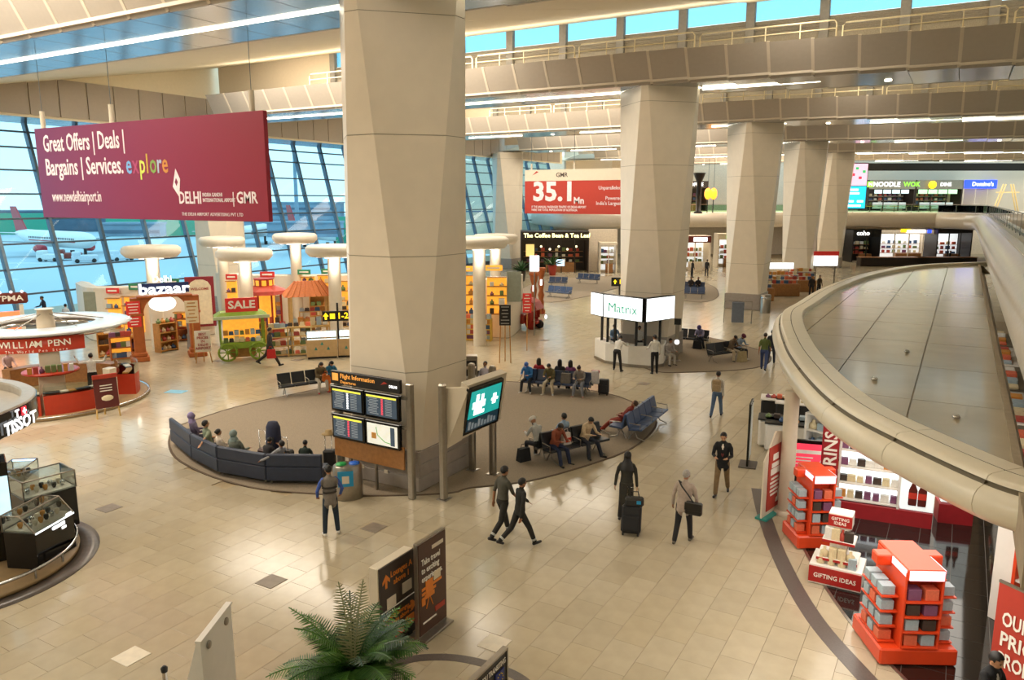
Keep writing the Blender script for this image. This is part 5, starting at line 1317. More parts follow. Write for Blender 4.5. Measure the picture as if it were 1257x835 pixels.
shelving(400, 400, 1.8, 1.9, 'back shelf of cloths behind the hut', 3, m_shelfw, .5, 5, 0, ('bag', 'carton'))
shelving(330, 400, 1.6, 1.9, 'back shelf of crafts beside the pavilion', 3, m_shelfw, .5, 5, 0, ('bag', 'carton'))
shelving(560, 415, 2.2, 1.3, 'lit yellow shelf touching the near pillar', 2, M('yellow_shelf', 'd8b040', .5), .5, 6, -5, ('carton', 'bottle'), 'box', True, True)
shelving(588, 418, 1.4, 1.25, 'lit yellow shelf by the mushroom columns', 4, M('yellow_shelf', 'd8b040', .5), .5, 6, -12, ('carton',), 'box', True, True)
shelving(606, 412, .7, 1.35, 'yellow end cabinet by the black easel', 3, M('yellow_shelf', 'd8b040', .5), .5, 3, -18, ('carton',))
shelving(612, 396, 1.6, 1.4, 'yellow book shelf behind the auto rickshaw', 3, M('yellow_shelf', 'd8b040', .5), .5, 6, -10, ('carton',))
# green cart
p = at(299, 441); t = thing('sales_cart', 'lime green wooden cart with big spoked wheels and red SALE sign', 'cart', (p[0], p[1], 0), facing(p) + R(3))
for s in (-1, 1):
    w = MB().tube([(.42 * math.cos(a), 0, .42 * math.sin(a)) for a in [k * math.pi / 8 for k in range(16)]], .06, 6, 0, True).build('wheel', m_lime, t, (s * .72, -.5, .48))
    for k in range(8): MB().tube([(0, 0, 0), (.4 * math.cos(k * math.pi / 4), 0, .4 * math.sin(k * math.pi / 4))], .03, 5).build('spoke', m_lime, w)
    MB().lathe([(.1, -.07), (.1, .07)], 10).build('hub', m_lime, w).rotation_euler[0] = math.pi / 2
    for y in (-.45, .45): MB().box((s * 1.0, y, 1.55), (.08, .08, 1.4)).build('roof_post', m_lime, t)
MB().cbox((0, 0, .78), (2.05, 1.0, .3), .03).build('bed', m_lime, t); MB().box((0, .1, .4), (1.2, .5, .5)).build('under_box', m_shelfw, t)
MB().box((0, .3, 1.5), (1.7, .05, 1.0)).build('lit_back', m_gold, t)
MB().add([(-1.25, -.7, 2.2), (1.25, -.7, 2.2), (1.25, .7, 2.2), (-1.25, .7, 2.2), (-.95, -.4, 2.42), (.95, -.4, 2.42), (.95, .4, 2.42), (-.95, .4, 2.42)], [(3, 2, 1, 0), (4, 5, 6, 7), (0, 1, 5, 4), (1, 2, 6, 5), (2, 3, 7, 6), (3, 0, 4, 7)]).build('roof', m_lime, t)
MB().cbox((0, -.72, 2.2), (2.6, .06, .16), .01).build('roof_trim', M('pale_green', 'b8c8a0', .5), t)
q = thing('sale_sign', 'red SALE sign standing on the green cart roof', 'sign', (p[0], p[1], 2.42), facing(p) + R(3)); MB().cbox((.05, -.3, .34), (1.5, .08, .68), .01).build('panel', m_signr, q); txt(q, 'SALE', .05, .34, .52, m_txt, -.36, 'CENTER', .03, w=1.25)
shelf_goods(p, facing(p), [-.75 + .25 * i for i in range(7)], -.2, [.93, 1.28], (.24, .3, .26), 'small packet laid out on the green sale cart', 'packets on the green cart', ('carton', 'bag'))
# beige counters, glass counter
m_bc = M('beige_counter', 'c8a878', .5)
for k, (px, lab, w) in enumerate(((396, 'beige counter with teal leaf marks and glass top', 1.5), (433, 'second beige counter, cut off by the near pillar', 1.4))):
    p = at(px, 439 if k == 0 else 437); t = thing('display_counter', lab, 'counter', (p[0], p[1], 0), facing(p))
    MB().cbox((0, 0, .52), (w, .6, .86), .02).build('body', m_bc, t); MB().box((0, 0, .05), (w - .1, .5, .1)).build('plinth', m_black, t)
    MB().cbox((0, 0, 1.15), (w, .6, .38), .01).build('glass_case', m_clear, t); MB().box((0, .24, 1.15), (w - .08, .03, .3)).build('lit_back', m_litw, t)
    for x, z in ((-.3, .5), (.3, .5), (0, .75)): MB().add([(-.08, 0, -.06), (.08, 0, -.06), (.0, 0, .12)], [(0, 1, 2)]).build('leaf_mark', M('teal_mark', '2f8a80', .5), t, (x, -.305, z))
# exit sign on a pole
p = at(414, 439); t = thing('direction_sign', 'black sign with yellow arrows and gate numbers on a thin pole', 'sign', (p[0], p[1], 0), facing(p))
MB().cyl((.1, .03, 0), .05, zt(372, p), 8).build('pole', m_black, t); z = zt(388, p); MB().cbox((0, 0, z), (1.25, .1, .5), .01).build('panel', m_black, t)
txt(t, '1-2', .35, z, .42, m_yel, -.06, 'CENTER', .02); MB().add([(-.1, 0, -.16), (.0, 0, -.16), (.0, 0, 0), (.09, 0, 0), (-.05, 0, .18), (-.19, 0, 0), (-.1, 0, 0)], [(0, 1, 2, 3, 4, 5, 6)]).build('arrow', m_yel, t, (-.42, -.06, z)); box('gate_pictogram', (-.15, -.06, z), (.24, .02, .26), m_yel, t)
p = at(760, 366); t = thing('direction_sign', 'small black sign with yellow arrow left of the second pillar', 'sign', (p[0], p[1], 0), facing(p)); MB().cyl((0, .05, 0), .05, 1.2, 8).build('pole', m_black, t); MB().cbox((0, 0, 1.3), (1.3, .1, .7), .01).build('panel', m_black, t); txt(t, '1-2', .25, 1.3, .5, m_yel, -.06); MB().add([(-.1, 0, -.16), (.0, 0, -.16), (.0, 0, 0), (.09, 0, 0), (-.05, 0, .2), (-.19, 0, 0), (-.1, 0, 0)], [(0, 1, 2, 3, 4, 5, 6)]).build('arrow', m_yel, t, (-.3, -.06, 1.3))
# red pavilion and orange-roofed hut
m_redw = M('red_lacquer', 'a83420', .45, var=.1); m_tile2 = M('orange_roof_tiles', 'c06a2c', .6, var=.15, scale=20)
p = hp(326, 43.5); t = thing('pavilion', 'red lacquered octagonal pavilion with glowing lamps', 'stall', (p[0], p[1], 0), facing(p))
for k in range(8):
    a = math.pi / 8 + k * math.pi / 4; MB().cbox((.95 * math.cos(a), .95 * math.sin(a), 1.55), (.1, .1, 2.4), .01).build('post', m_redw, t)
MB().lathe([(1.05, 0), (1.05, .75), (1.15, .8)], 8, a0=math.pi / 8, a1=math.pi * 2 + math.pi / 8, smooth=False).build('base', m_redw, t)
MB().lathe([(1.35, 2.55), (1.25, 2.75), (.7, 2.95), (.55, 3.0), (.55, 3.35), (.6, 3.4)], 8, a0=math.pi / 8, a1=math.pi * 2 + math.pi / 8, smooth=False).build('roof', m_redw, t)
MB().lathe([(.56, 3.02), (.56, 3.32)], 8, caps=False).build('lantern_band', m_gold, t); MB().cyl((0, 0, .8), .55, 1.7, 8).build('lit_core', m_gold, t)
shelf_goods(p, facing(p), [-.6 + .3 * i for i in range(5)], -.75, [.82], (.25, .2, .5), 'small craft piece in the red pavilion', 'crafts in the red pavilion', ('bottle', 'carton'))
p = hp(380, 41.8); t = thing('hut_stall', 'market hut with orange tiled roof and pine posts', 'stall', (p[0], p[1], 0), facing(p) + R(6))
z1 = zt(362, p); z2 = zt(345, p)
MB().add([(-1.35, -.9, z1), (1.3, -.9, z1), (1.3, .9, z1), (-1.35, .9, z1), (-.75, -.1, z2), (.75, -.1, z2), (.75, .1, z2), (-.75, .1, z2)], [(3, 2, 1, 0), (4, 5, 6, 7), (0, 1, 5, 4), (1, 2, 6, 5), (2, 3, 7, 6), (3, 0, 4, 7)]).build('roof', m_tile2, t)
for i in range(9):
    x = -1.2 + i * .3; MB().tube([(x * 1.05, -.9, z1 + .02), (x * .6, -.12, z2 + .02)], .04, 5).build('roof_ridge', m_tile2, t)
for sx2 in (-1, 1):
    for sy2 in (-1, 1): MB().cbox((sx2 * 1.0, sy2 * .7, z1 / 2), (.12, .12, z1), .01).build('post', M('pine', 'd0ac6a', .5), t)
MB().cbox((0, 0, 1.0), (2.1, 1.3, .12), .01).build('table', M('pine', 'd0ac6a', .5), t)
shelf_goods(p, facing(p), [-.8 + .32 * i for i in range(6)], -.35, [1.06], (.3, .3, .5), 'folded bright cloth on the table of the hut', 'cloths in the hut', ('bag', 'carton'), 'cloth')
# pink stand at the far left edge
p = hp(2, 41, 2); t = thing('sweet_stall', 'pink and red stall with wavy sign at the far left edge', 'stall', (p[0], p[1], 0), facing(p))
for x in (-.9, .9): MB().cbox((x, 0, 1.1), (.2, .5, 2.2), .02).build('post', m_pod, t)
MB().cbox((0, 0, 2.55), (2.5, .4, .6), .1).build('sign_head', M('maroon_sign', '6a2418', .5), t); txt(t, 'ASTPMA', .1, 2.55, .42, m_txt, -.22, 'CENTER', .02, w=1.9); MB().box((0, .2, 1.0), (1.6, .4, 1.6)).build('lit_back', M('orange_glow', 'f07a4a', .5, emit=.9), t); MB().cbox((0, 0, .4), (1.9, .7, .8), .02).build('counter', m_redw, t)
for i in range(5): MB().ball((-1.0 + .5 * i, -.15, 2.9), .07, 8, 6).build('lamp_bulb', m_wlet, t)
# auto rickshaw
m_rick = M('rickshaw_red', 'a02a1c', .35); m_rt = M('rickshaw_yellow', 'd08a1c', .4)
p = at(640, 402); t = thing('auto_rickshaw', 'red auto rickshaw on display right of the yellow shelves', 'vehicle', (p[0], p[1], 0), facing(p) + R(70))
def rick(x0, x1, hw, z0, z1): return [(x0, -hw, z0), (x1, -hw, z0), (x1, hw, z0), (x0, hw, z0), (x0, -hw, z1), (x1, -hw, z1), (x1, hw, z1), (x0, hw, z1)]
BOX = [(3, 2, 1, 0), (4, 5, 6, 7), (0, 1, 5, 4), (1, 2, 6, 5), (2, 3, 7, 6), (3, 0, 4, 7)]
L_ = [(-.65, -1.3, .3), (.65, -1.3, .3)]
MB().cbox((0, .35, .62), (1.35, 1.5, .62), .08).cbox((0, -.8, .42), (1.1, .8, .18), .05).build('body', m_rick, t)
MB().lathe([(.12, -.62), (.55, -.62), (.62, -.5), (.62, .5), (.55, .62), (.12, .62)], 14, a0=0, a1=math.pi, caps=False).build('nose', m_rick, t, (0, -1.0, .5)).rotation_euler = (math.pi / 2 * 0, math.pi / 2, 0)
m = MB()
pr2 = [(-1.25, 1.25), (-1.0, 1.65), (-.6, 1.82), (.7, 1.82), (1.05, 1.6), (1.15, .9)]
for k in range(len(pr2) - 1):
    (y0, z0), (y1, z1) = pr2[k], pr2[k + 1]; m.add([(-.66, y0, z0), (.66, y0, z0), (.66, y1, z1), (-.66, y1, z1), (-.66, y0, z0 - .05), (.66, y0, z0 - .05), (.66, y1, z1 - .05), (-.66, y1, z1 - .05)], BOX)
m.build('hood', m_rick, t)
for s in (-1, 1):
    MB().tube([(s * .62, -1.2, .8), (s * .64, -1.1, 1.5)], .035, 6).build('pillar', m_rick, t); MB().tube([(s * .64, .1, .9), (s * .64, .1, 1.8)], .03, 6).build('pillar', m_rick, t)
    MB().add([(s * .66, .4, .9), (s * .66, 1.1, .9), (s * .66, 1.0, 1.6), (s * .66, .4, 1.75)], [(0, 1, 2, 3)]).build('side_cover', m_rick, t)
for x, y in ((0, -1.2), (-.58, .75), (.58, .75)): MB().lathe([(.1, -.07), (.24, -.07), (.27, 0), (.24, .07), (.1, .07)], 16).build('wheel', m_black, t, (x, y, .27)).rotation_euler = (0, math.pi / 2, 0)
box('seat', (0, .55, .95), (1.1, .5, .14), m_rt, t, .03); MB().lathe([(0, 0), (.12, 0), (.13, .06), (.05, .12)], 12).build('headlamp', m_wlet, t, (0, -1.55, .75)).rotation_euler[0] = math.pi / 2; box('side_panel', (-.69, .3, .62), (.03, .8, .3), m_rt, t, .01)
# carved gate posts, bell, plants, easel
for k, (px, py) in enumerate(((655, 395), (664, 385))):
    p = at(px, py); t = thing('carved_post', ['tall carved brown post nearest the rickshaw', 'tall carved brown post behind its twin, near the rickshaw'][k], 'post', (p[0], p[1], 0), facing(p), 'carved brown gate posts')
    MB().lathe([(.3, 0), (.3, .25), (.2, .35), (.22, .8), (.16, 1.0), (.24, 1.3), (.15, 1.6), (.22, 2.1), (.14, 2.4), (.24, 2.75), (.26, 3.0)], 10).build('shaft', m_arch, t); MB().cbox((0, 0, 3.1), (.6, .5, .2), .04).build('capital', m_arch, t)
    box('lamp', (0, -.28, 2.2), (.14, .06, .4), m_wlet, t, .01)
q = board(647, 372, 39.5, .45, 1.0, m_signr, 'notice_board', 'narrow red board with white lines between the carved posts', 6); MB().tube([(0, .04, -2.1), (0, .04, .1)], .03, 6).build('stand_pole', m_shelfw, q)
q = board(620, 387, 36.5, .55, 1.0, m_black, 'easel_sign', 'black chalkboard easel with grey writing by the yellow cabinet', 6, M('chalk', '9a968c', .6), True)
p = hp(656, 44, 4); q = thing('lit_sign', 'small blue-white lit sign above the carved posts', 'sign', (p[0], p[1], 0), facing(p)); MB().cyl((0, .1, 0), .04, 4.0, 6).build('pole', m_steel, q); box('light_box', (0, 0, 4.2), (.55, .12, .9), m_litw, q, .02)
def plant(px, py, s, pot, label, n=26):
    p = at(px, py); t = thing('potted_plant', label, 'plant', (p[0], p[1], 0))
    MB().lathe([(.2 * s, 0), (.3 * s, .6 * s), (.34 * s, .65 * s), (.3 * s, .66 * s)], 14).build('pot', pot, t); MB().cyl((0, 0, .62 * s), .28 * s, .04 * s, 12).build('soil', m_black, t)
    m = MB(); m_leaf = M('plant_leaf', '35592a', .5, var=.25)
    for i in range(n):
        a = random.uniform(0, 6.28); e = random.uniform(.2, 1.2); L = random.uniform(.6, 1.0) * s; d = Vector((math.cos(a) * math.cos(e), math.sin(a) * math.cos(e), math.sin(e))); u = Vector((-math.sin(a), math.cos(a), 0)); b = Vector((0, 0, .66 * s))
        m.add([b, b + d * L * .5 + u * .09 * s, b + d * L - Vector((0, 0, .15 * L)), b + d * L * .5 - u * .09 * s], [(0, 1, 2, 3)])
    m.build('foliage', m_leaf, t)['kind'] = 'stuff'; return t
plant(678, 338, 1.6, m_redw, 'leafy palm in a big red pot before the coffee shop'); plant(640, 345, 1.5, M('dark_pot', '3a3028', .5), 'dark green plant left of the coffee shop')
# ---------------------------------------------------------------- round kiosks at the left edge
m_red = M('kiosk_red', 'b8361c', .35, var=.04); m_ringtop = M('ring_white', 'd5dade', .2, var=.03); m_tan = M('podium_tan', 'a08660', .4)
def arcpath(c, r, a0, a1, n=10):
    """angles from the direction towards the camera, positive to the right of the picture"""
    f = facing(c); out = []
    for i in range(n + 1):
        a = R(a0 + (a1 - a0) * i / n); out.append((c[0] + r * (math.sin(f) * math.cos(a) + math.cos(f) * math.sin(a)), c[1] + r * (-math.cos(f) * math.cos(a) + math.sin(f) * math.sin(a))))
    return out
def ring(c, r0, r1, z0, z1, name, mat, parent, n=48):
    return MB().lathe([(r0, z0), (r1, z0), (r1, z1), (r0, z1), (r0, z0)], n, caps=False).build(name, mat, parent, (c[0], c[1], 0) if parent is None else None)
c = at(57, 405, 2.8); fc = facing(c)
t = thing('ring_canopy', 'white ring canopy with red name sign over the round pen counter', 'canopy', (c[0], c[1], 0), fc)
MB().lathe([(1.75, 3.0), (2.9, 2.98), (3.02, 3.04), (2.9, 3.1), (1.75, 3.12), (1.7, 3.06), (1.75, 3.0)], 56, caps=False).build('ring', m_ringtop, t)
MB().lathe([(1.8, 2.78), (2.6, 2.82), (2.7, 2.98), (1.8, 2.99), (1.8, 2.78)], 48, caps=False).build('under_ring', m_chrome, t)
MB().lathe([(.36, 0), (.32, 3.1), (.26, 3.6), (.34, 3.63)], 20).build('support', m_white, t)
for a in range(6): MB().tube([(.3 * math.cos(a * 1.047), .3 * math.sin(a * 1.047), 3.45), (2.0 * math.cos(a * 1.047), 2.0 * math.sin(a * 1.047), 3.12)], .02, 5).build('stay_rod', m_chrome, t)
sg = MB().lathe([(2.86, 2.4), (2.86, 2.92), (2.8, 2.92), (2.8, 2.4), (2.86, 2.4)], 24, caps=False, a0=R(-142), a1=R(-66)).build('name_sign', m_red, t)
def curved_text(parent, s, r, z, size, mat, a0, step, name='lettering', bold=.01, sx_=1.0):
    for i, ch in enumerate(s):
        if ch == ' ': continue
        a = R(a0 + step * i); o = txt(parent, ch, r * math.sin(a), z, size, mat, -r * math.cos(a), 'CENTER', bold, sx_, rot=(math.pi / 2, 0, a))
curved_text(t, 'WILLIAM PENN', 2.89, 2.71, .33, m_txt, -27.5, 3.6); curved_text(t, 'The World Pen Store', 2.89, 2.47, .13, m_txt, -26.5, 2.1)
k = thing('round_counter', 'round pen counter with red glass-topped cases on a low plinth', 'counter', (c[0], c[1], 0), fc)
MB().lathe([(0, .015), (3.45, .015), (3.45, .1), (3.3, .12), (0, .12)], 56).build('plinth', m_tan, k)
MB().lathe([(3.4, .1), (3.46, .1), (3.46, .14), (3.4, .14), (3.4, .1)], 56, caps=False).build('plinth_trim', m_chrome, k)
def case(a0, a1, r0, r1, h, mat, glass=True, nm='case'):
    l0, l1 = R(a0 - 90), R(a1 - 90)
    q = MB()
    n = 8; vs = []
    for z in (.12, h):
        for rr in (r0, r1):
            for i in range(n + 1): a = l0 + (l1 - l0) * i / n; vs.append((rr * math.cos(a), rr * math.sin(a), z))
    m = n + 1; fs = []
    for i in range(n): fs += [(m + i, m + i + 1, 3 * m + i + 1, 3 * m + i), (i + 1, i, 2 * m + i, 2 * m + i + 1), (2 * m + i, 3 * m + i, 3 * m + i + 1, 2 * m + i + 1)]
    fs += [(0, m, 3 * m, 2 * m), (n, 2 * m + n, 3 * m + n, m + n)]
    b = q.add(vs, fs).build(nm, mat, k)
    if glass:
        g_ = MB(); vs2 = [(v[0], v[1], v[2] if v[2] > .5 else h + .3) for v in vs]; vs2 = [(v[0], v[1], h if i >= 2 * m else h + .32) for i, v in enumerate(vs)]
        g_.add(vs2, fs).build('glass_top', m_clear, k)
        for i in range(7):
            a = l0 + (l1 - l0) * (i + .5) / 7; rr = (r0 + r1) / 2
            box('pen_tray', (rr * math.cos(a), rr * math.sin(a), h + .05), (.22, .3, .06), random.choice((m_white, m_black, m_shelfw)), k, .01, a)
    return b
case(-62, -8, 2.5, 3.1, .85, m_red); case(-6, 30, 2.5, 3.1, .85, m_red); case(66, 108, 2.4, 3.1, .95, m_red, True); case(120, 215, 2.5, 3.0, .95, m_wood, False, 'rear_case')
MB().cbox((1.9, -2.3, .8), (.35, .35, 1.4), .02, 0, R(40)).build('end_pillar', m_white, k)
cu = thing('display_tower', 'white display tower with red shelf under the ring canopy', 'display', (c[0] + .0, c[1], .12), fc)
f_ = MB().lathe([(.95, 1.0), (1.0, 1.02), (1.0, 1.08), (.95, 1.1)], 24).build('red_shelf', m_red, cu)
MB().cbox((0, 0, .5), (.9, .9, 1.0), .02).build('tower_base', m_white, cu); MB().cbox((0, 0, 1.65), (.72, .72, 1.0), .02).build('tower_top', m_white, cu); q = MB().cbox((0, -.38, 2.0), (.7, .06, .28), .01).build('name_board', m_black, cu); txt(cu, 'DUTY FREE', 0, 2.0, .17, m_txt, -.43, 'CENTER', .02)
shelf_goods((c[0], c[1]), fc, [-.7 + .2 * i for i in range(8)], -.62, [1.22], (.18, .18, .3), 'small gift on the red shelf of the pen kiosk tower', 'gifts on the pen tower', ('carton', 'bottle'))
p = at(133, 512); t = thing('easel_sign', 'dark red poster on a wooden easel beside the pen counter', 'sign', (p[0], p[1], 0), facing(p) + R(12))
for s in (-1, 1): MB().tube([(s * .38, -.1, 0), (s * .3, .1, 1.5)], .03, 5).build('leg', M('pine', 'd0ac6a', .5), t)
MB().tube([(0, .45, 0), (0, .12, 1.4)], .03, 5).build('leg', M('pine', 'd0ac6a', .5), t); MB().cbox((0, -.03, .92), (.78, .04, 1.1), .01, 0, 0, R(-7)).build('poster', M('poster_maroon', '5a1f1c', .5), t); MB().cbox((0, 0, 1.52), (.82, .06, .16), .02).build('header', m_redw, t)
for i in range(4): box('text_line', (0, -.075 + i * .01, 1.2 - i * .1), (.4, .01, .035), m_txt, t)
MB().ball((.02, -.07, .7), (.22, .02, .14), 10, 6).build('picture', m_beige, t)
# watch kiosk
rp = spline([at(px, py, 2.45) for px, py in ((-90, 590), (-40, 562), (2, 540), (34, 524), (44, 516), (47, 509), (43, 501), (20, 493), (-30, 488), (-90, 488))], 5)
cen = (sum(q[0] for q in rp) / len(rp), sum(q[1] for q in rp) / len(rp))
t = thing('ring_canopy', 'black-faced ring canopy with lit white watch name, at the left edge', 'canopy')
m_taupe = M('ring_taupe', 'a39a8c', .3)
MB().sweep(rp, [(-.32, 2.5), (-.02, 2.45), (0, 2.47), (0, 3.02), (-.04, 3.05), (-.3, 3.05), (-.32, 3.0), (-.32, 2.5)], 0, False, False).build('ring', m_taupe, t)
MB().sweep(rp, [(.004, 2.47), (.02, 2.48), (.02, 3.0), (.004, 3.01)], 0, False, False).build('black_face', m_gloss, t)
MB().prism([(q[0] + (cen[0] - q[0]) * .08, q[1] + (cen[1] - q[1]) * .08) for q in rp], 2.80, 2.83).build('inner_roof', m_taupe, t)
sp0 = at(-45, 690); MB().cyl((sp0[0], sp0[1], .1), .12, 2.7, 12).build('support', m_steel, t)
pa, pb = Vector(at(0, 541, 2.45)), Vector(at(40, 520.5, 2.45)); dv = (pb - pa).normalized(); ang = math.atan2(dv.y, dv.x); nv = Vector((dv.y, -dv.x)); LL = (pb - pa).length
mp_ = pa + dv * (LL * .54) + nv * .09
txt(t, 'TISSOT', mp_.x, 2.64, .4, m_wlet, mp_.y, 'CENTER', .03, rot=(math.pi / 2, 0, ang), w=LL * .98)
mp_ = pa + dv * (LL * .46) + nv * .09; txt(t, 'T', mp_.x, 2.9, .24, m_wlet, mp_.y, 'CENTER', .05, rot=(math.pi / 2, 0, ang))
mp_ = pa + dv * (LL * .68) + nv * .08; b = MB().cbox((0, 0, 0), (.2, .02, .2), .004).build('red_square', M('swiss_red', 'd02a3a', .4, emit=1), t, (mp_.x, mp_.y, 2.9), ang)
MB().box((0, -.014, 0), (.14, .01, .045)).box((0, -.014, 0), (.045, .01, .14)).build('cross', m_wlet, b)
A1, A2, A3_ = (Vector(at(*q)) for q in ((118, 652), (92, 704), (0, 748)))
def circum(a, b, c):
    d = 2 * (a.x * (b.y - c.y) + b.x * (c.y - a.y) + c.x * (a.y - b.y))
    return Vector(((a.length_squared * (b.y - c.y) + b.length_squared * (c.y - a.y) + c.length_squared * (a.y - b.y)) / d, (a.length_squared * (c.x - b.x) + b.length_squared * (a.x - c.x) + c.length_squared * (b.x - a.x)) / d))
cw = circum(A1, A2, A3_); pr_r = (A1 - cw).length; fw_ = facing(cw)
k = thing('round_podium', 'low round tan podium of the watch kiosk with chrome foot rail', 'podium', (cw[0], cw[1], 0), fw_)
MB().lathe([(0, .015), (pr_r - .4, .015), (pr_r - .4, .10), (0, .10)], 56).build('floor_disc', m_tan, k)
MB().lathe([(pr_r - .42, .001), (pr_r, .001), (pr_r, .012), (pr_r - .42, .012), (pr_r - .42, .001)], 64, caps=False).build('granite_band', m_dark_stone, k)
rr = pr_r - .45; al = math.atan2((A1 - cw).y, (A1 - cw).x) - fw_; am = math.atan2((A3_ - cw).y, (A3_ - cw).x) - fw_
if am > al: am -= 2 * math.pi
if al - am > math.pi: al, am = am + 2 * math.pi, al
MB().tube([(rr * math.cos(a), rr * math.sin(a), .3) for a in [am - .35 + (al - am + .35) * i / 30 for i in range(31)]], .035, 6).build('foot_rail', m_chrome, k)
for i in range(6): a = am - .3 + (al - am + .25) * i / 5; MB().cyl((rr * math.cos(a), rr * math.sin(a), .1), .025, .2, 6).build('rail_post', m_chrome, k)
watch_me = [MB().lathe([(.03, 0), (.055, .06), (.05, .12), (.02, .13)], 10).mesh('watch', q) for q in (m_chrome, m_white, goods_m[4], m_black)]
WN = ['chrome', 'white', 'golden', 'black']
def showcase(a, b, wid, hb, hg, label, mat, slope=0.0, lit=None, goods=10, let=None):
    a = at(*a); b = at(*b); rz = math.atan2(b[1] - a[1], b[0] - a[0]); L = math.hypot(b[0] - a[0], b[1] - a[1]); mid = ((a[0] + b[0]) / 2 - math.sin(rz) * wid / 2, (a[1] + b[1]) / 2 + math.cos(rz) * wid / 2)
    t = thing('showcase', label, 'showcase', (mid[0], mid[1], .1), rz); h = hb
    MB().cbox((0, 0, h / 2), (L, wid, h), .015).build('plinth', mat, t)
    y0, y1 = -wid / 2, wid / 2
    MB().add([(-L / 2, y0, h), (L / 2, y0, h), (L / 2, y1, h), (-L / 2, y1, h), (-L / 2, y0 + slope, h + hg), (L / 2, y0 + slope, h + hg), (L / 2, y1, h + hg), (-L / 2, y1, h + hg)], BOX).build('glass_case', m_clear, t)
    MB().box((0, 0, h + .015), (L - .06, wid - .06, .03)).build('display_bed', M('display_bed', 'cfc8bc', .6), t)
    fr_ = MB(); e = .018
    for sx2 in (-1, 1):
        fr_.tube([(sx2 * L / 2, y0, h), (sx2 * L / 2, y0 + slope, h + hg), (sx2 * L / 2, y1, h + hg), (sx2 * L / 2, y1, h)], e, 5)
    fr_.tube([(-L / 2, y1, h + hg), (L / 2, y1, h + hg)], e, 5).tube([(-L / 2, y0 + slope, h + hg), (L / 2, y0 + slope, h + hg)], e, 5).build('case_frame', m_steel, t)
    f = frame(mid, rz)
    for i in range(goods):
        q = f(-L * .42 + L * .84 * (i % (goods // 2) + .5) / (goods // 2), -.12 + .22 * (i // (goods // 2)))
        w = watch_me[i % 4]
        o = link('watch', w, None, (q[0], q[1], .1 + h + .03), rz); tag(o, '%s watch, %s from left in the %s row of the %s' % (WN[i % 4], ORDS[i % (goods // 2)], ('front', 'rear')[i // (goods // 2)], ' '.join(label.split()[:5])), 'watch', 'watches in the ' + ' '.join(label.split()[:8]))
    if lit: box('light_strip', (0, y1 - .03, h + hg - .02), (L - .05, .04, .03), M('blue_white_led', 'a8c8ff', .5, emit=4), t)
    if let:
        for i, (x, z, w_, hh) in enumerate(((.1, .1, .34, .07), (.24, .2, .12, .05), (-.06, .1, .08, .05), (.42, -.03, .16, .06))): box('lit_mark', (x, -wid / 2 - .015, h - z), (w_, .02, hh), m_wlet, t)
        box('lit_edge', (0, -wid / 2 - .01, h - .01), (L, .02, .03), m_litw, t)
    return t
showcase((49, 706), (95, 676), .75, .82, .36, 'black corner showcase with lit lettering and sloped glass, nearest the rail', m_gloss, .32, None, 12, True)
showcase((36, 668), (99, 648), .8, .95, .42, 'black showcase with a tall clear glass box, behind the corner case', m_gloss, 0, None, 10)
showcase((4, 642), (36, 640), .8, .95, .3, 'white showcase with a blue-white light strip, behind the black ones', m_kw, 0, True, 8)
p = at(-8, 690); t = thing('display_tower', 'tall black display tower with bluish lit window at the left frame edge', 'display', (p[0], p[1], .1), facing(p)); MB().cbox((0, 0, 1.1), (.9, .7, 2.2), .02).build('cabinet', m_gloss, t); box('lit_window', (.3, -.36, 1.45), (.26, .03, .9), M('blue_white_window', 'bfe0ea', .4, emit=1.0), t); 
# blue floor sticker
p = at(216, 481); o = MB().cbox((0, 0, .004), (.8, .5, .008), .002).build('floor_sticker', M('light_blue_sticker', '7cc0e0', .4), None, (p[0], p[1], 0), R(20)); tag(o, 'light blue sticker on the polished floor before the arch', 'sticker')
# ---------------------------------------------------------------- bags
m_case = M('black_luggage', '17171a', .55, bump=.1)
def suitcase(p, rz, label, w=.42, d=.26, h=.62, mat=None, handle=.4, tilt=0, bag=None, z=0.0):
    t = thing('suitcase', label, 'suitcase', (p[0], p[1], z), rz); mat = mat or m_case
    t.rotation_euler[0] = tilt
    MB().cbox((0, 0, h / 2 + .06), (w, d, h), .05).build('shell', mat, t); MB().cbox((0, -d / 2 - .02, h * .38 + .06), (w * .8, .05, h * .5), .02).build('front_pocket', mat, t)
    for sx2 in (-1, 1):
        for sy2 in (-1, 1): MB().lathe([(.02, -.02), (.04, -.02), (.04, .02), (.02, .02)], 10).build('wheel', m_black, t, (sx2 * w * .38, sy2 * d * .35, .04)).rotation_euler[1] = math.pi / 2
    if handle: MB().tube([(-w * .28, d * .3, h), (-w * .28, d * .3, h + handle), (w * .28, d * .3, h + handle), (w * .28, d * .3, h)], .014, 5).build('pull_handle', m_chrome, t)
    return t
p = at(774, 657); suitcase(p, facing(p) + R(-6), 'black wheeled suitcase pulled by the woman in the dark dress', .46, .28, .66, None, .45, R(-12))
o = thing('hand_bag', 'dark grey hand bag with blue tag strapped on top of the pulled suitcase', 'bag', (p[0] + .02, p[1] + .14, .70), facing(p)); MB().cbox((0, 0, .1), (.44, .24, .2), .06).build('body', fab('2e2c28'), o); MB().tube([(-.12, 0, .18), (-.08, 0, .34), (.08, 0, .34), (.12, 0, .18)], .014, 5).build('handle', m_black, o); box('tag', (.1, -.13, .12), (.1, .01, .08), M('cyan_label', '1f8fc0', .5), o)
p, f = pf(838, 666) if 'pf' in globals() else (at(838, 666), facing(at(838, 666)))
fr_ = frame(p, f + R(165))
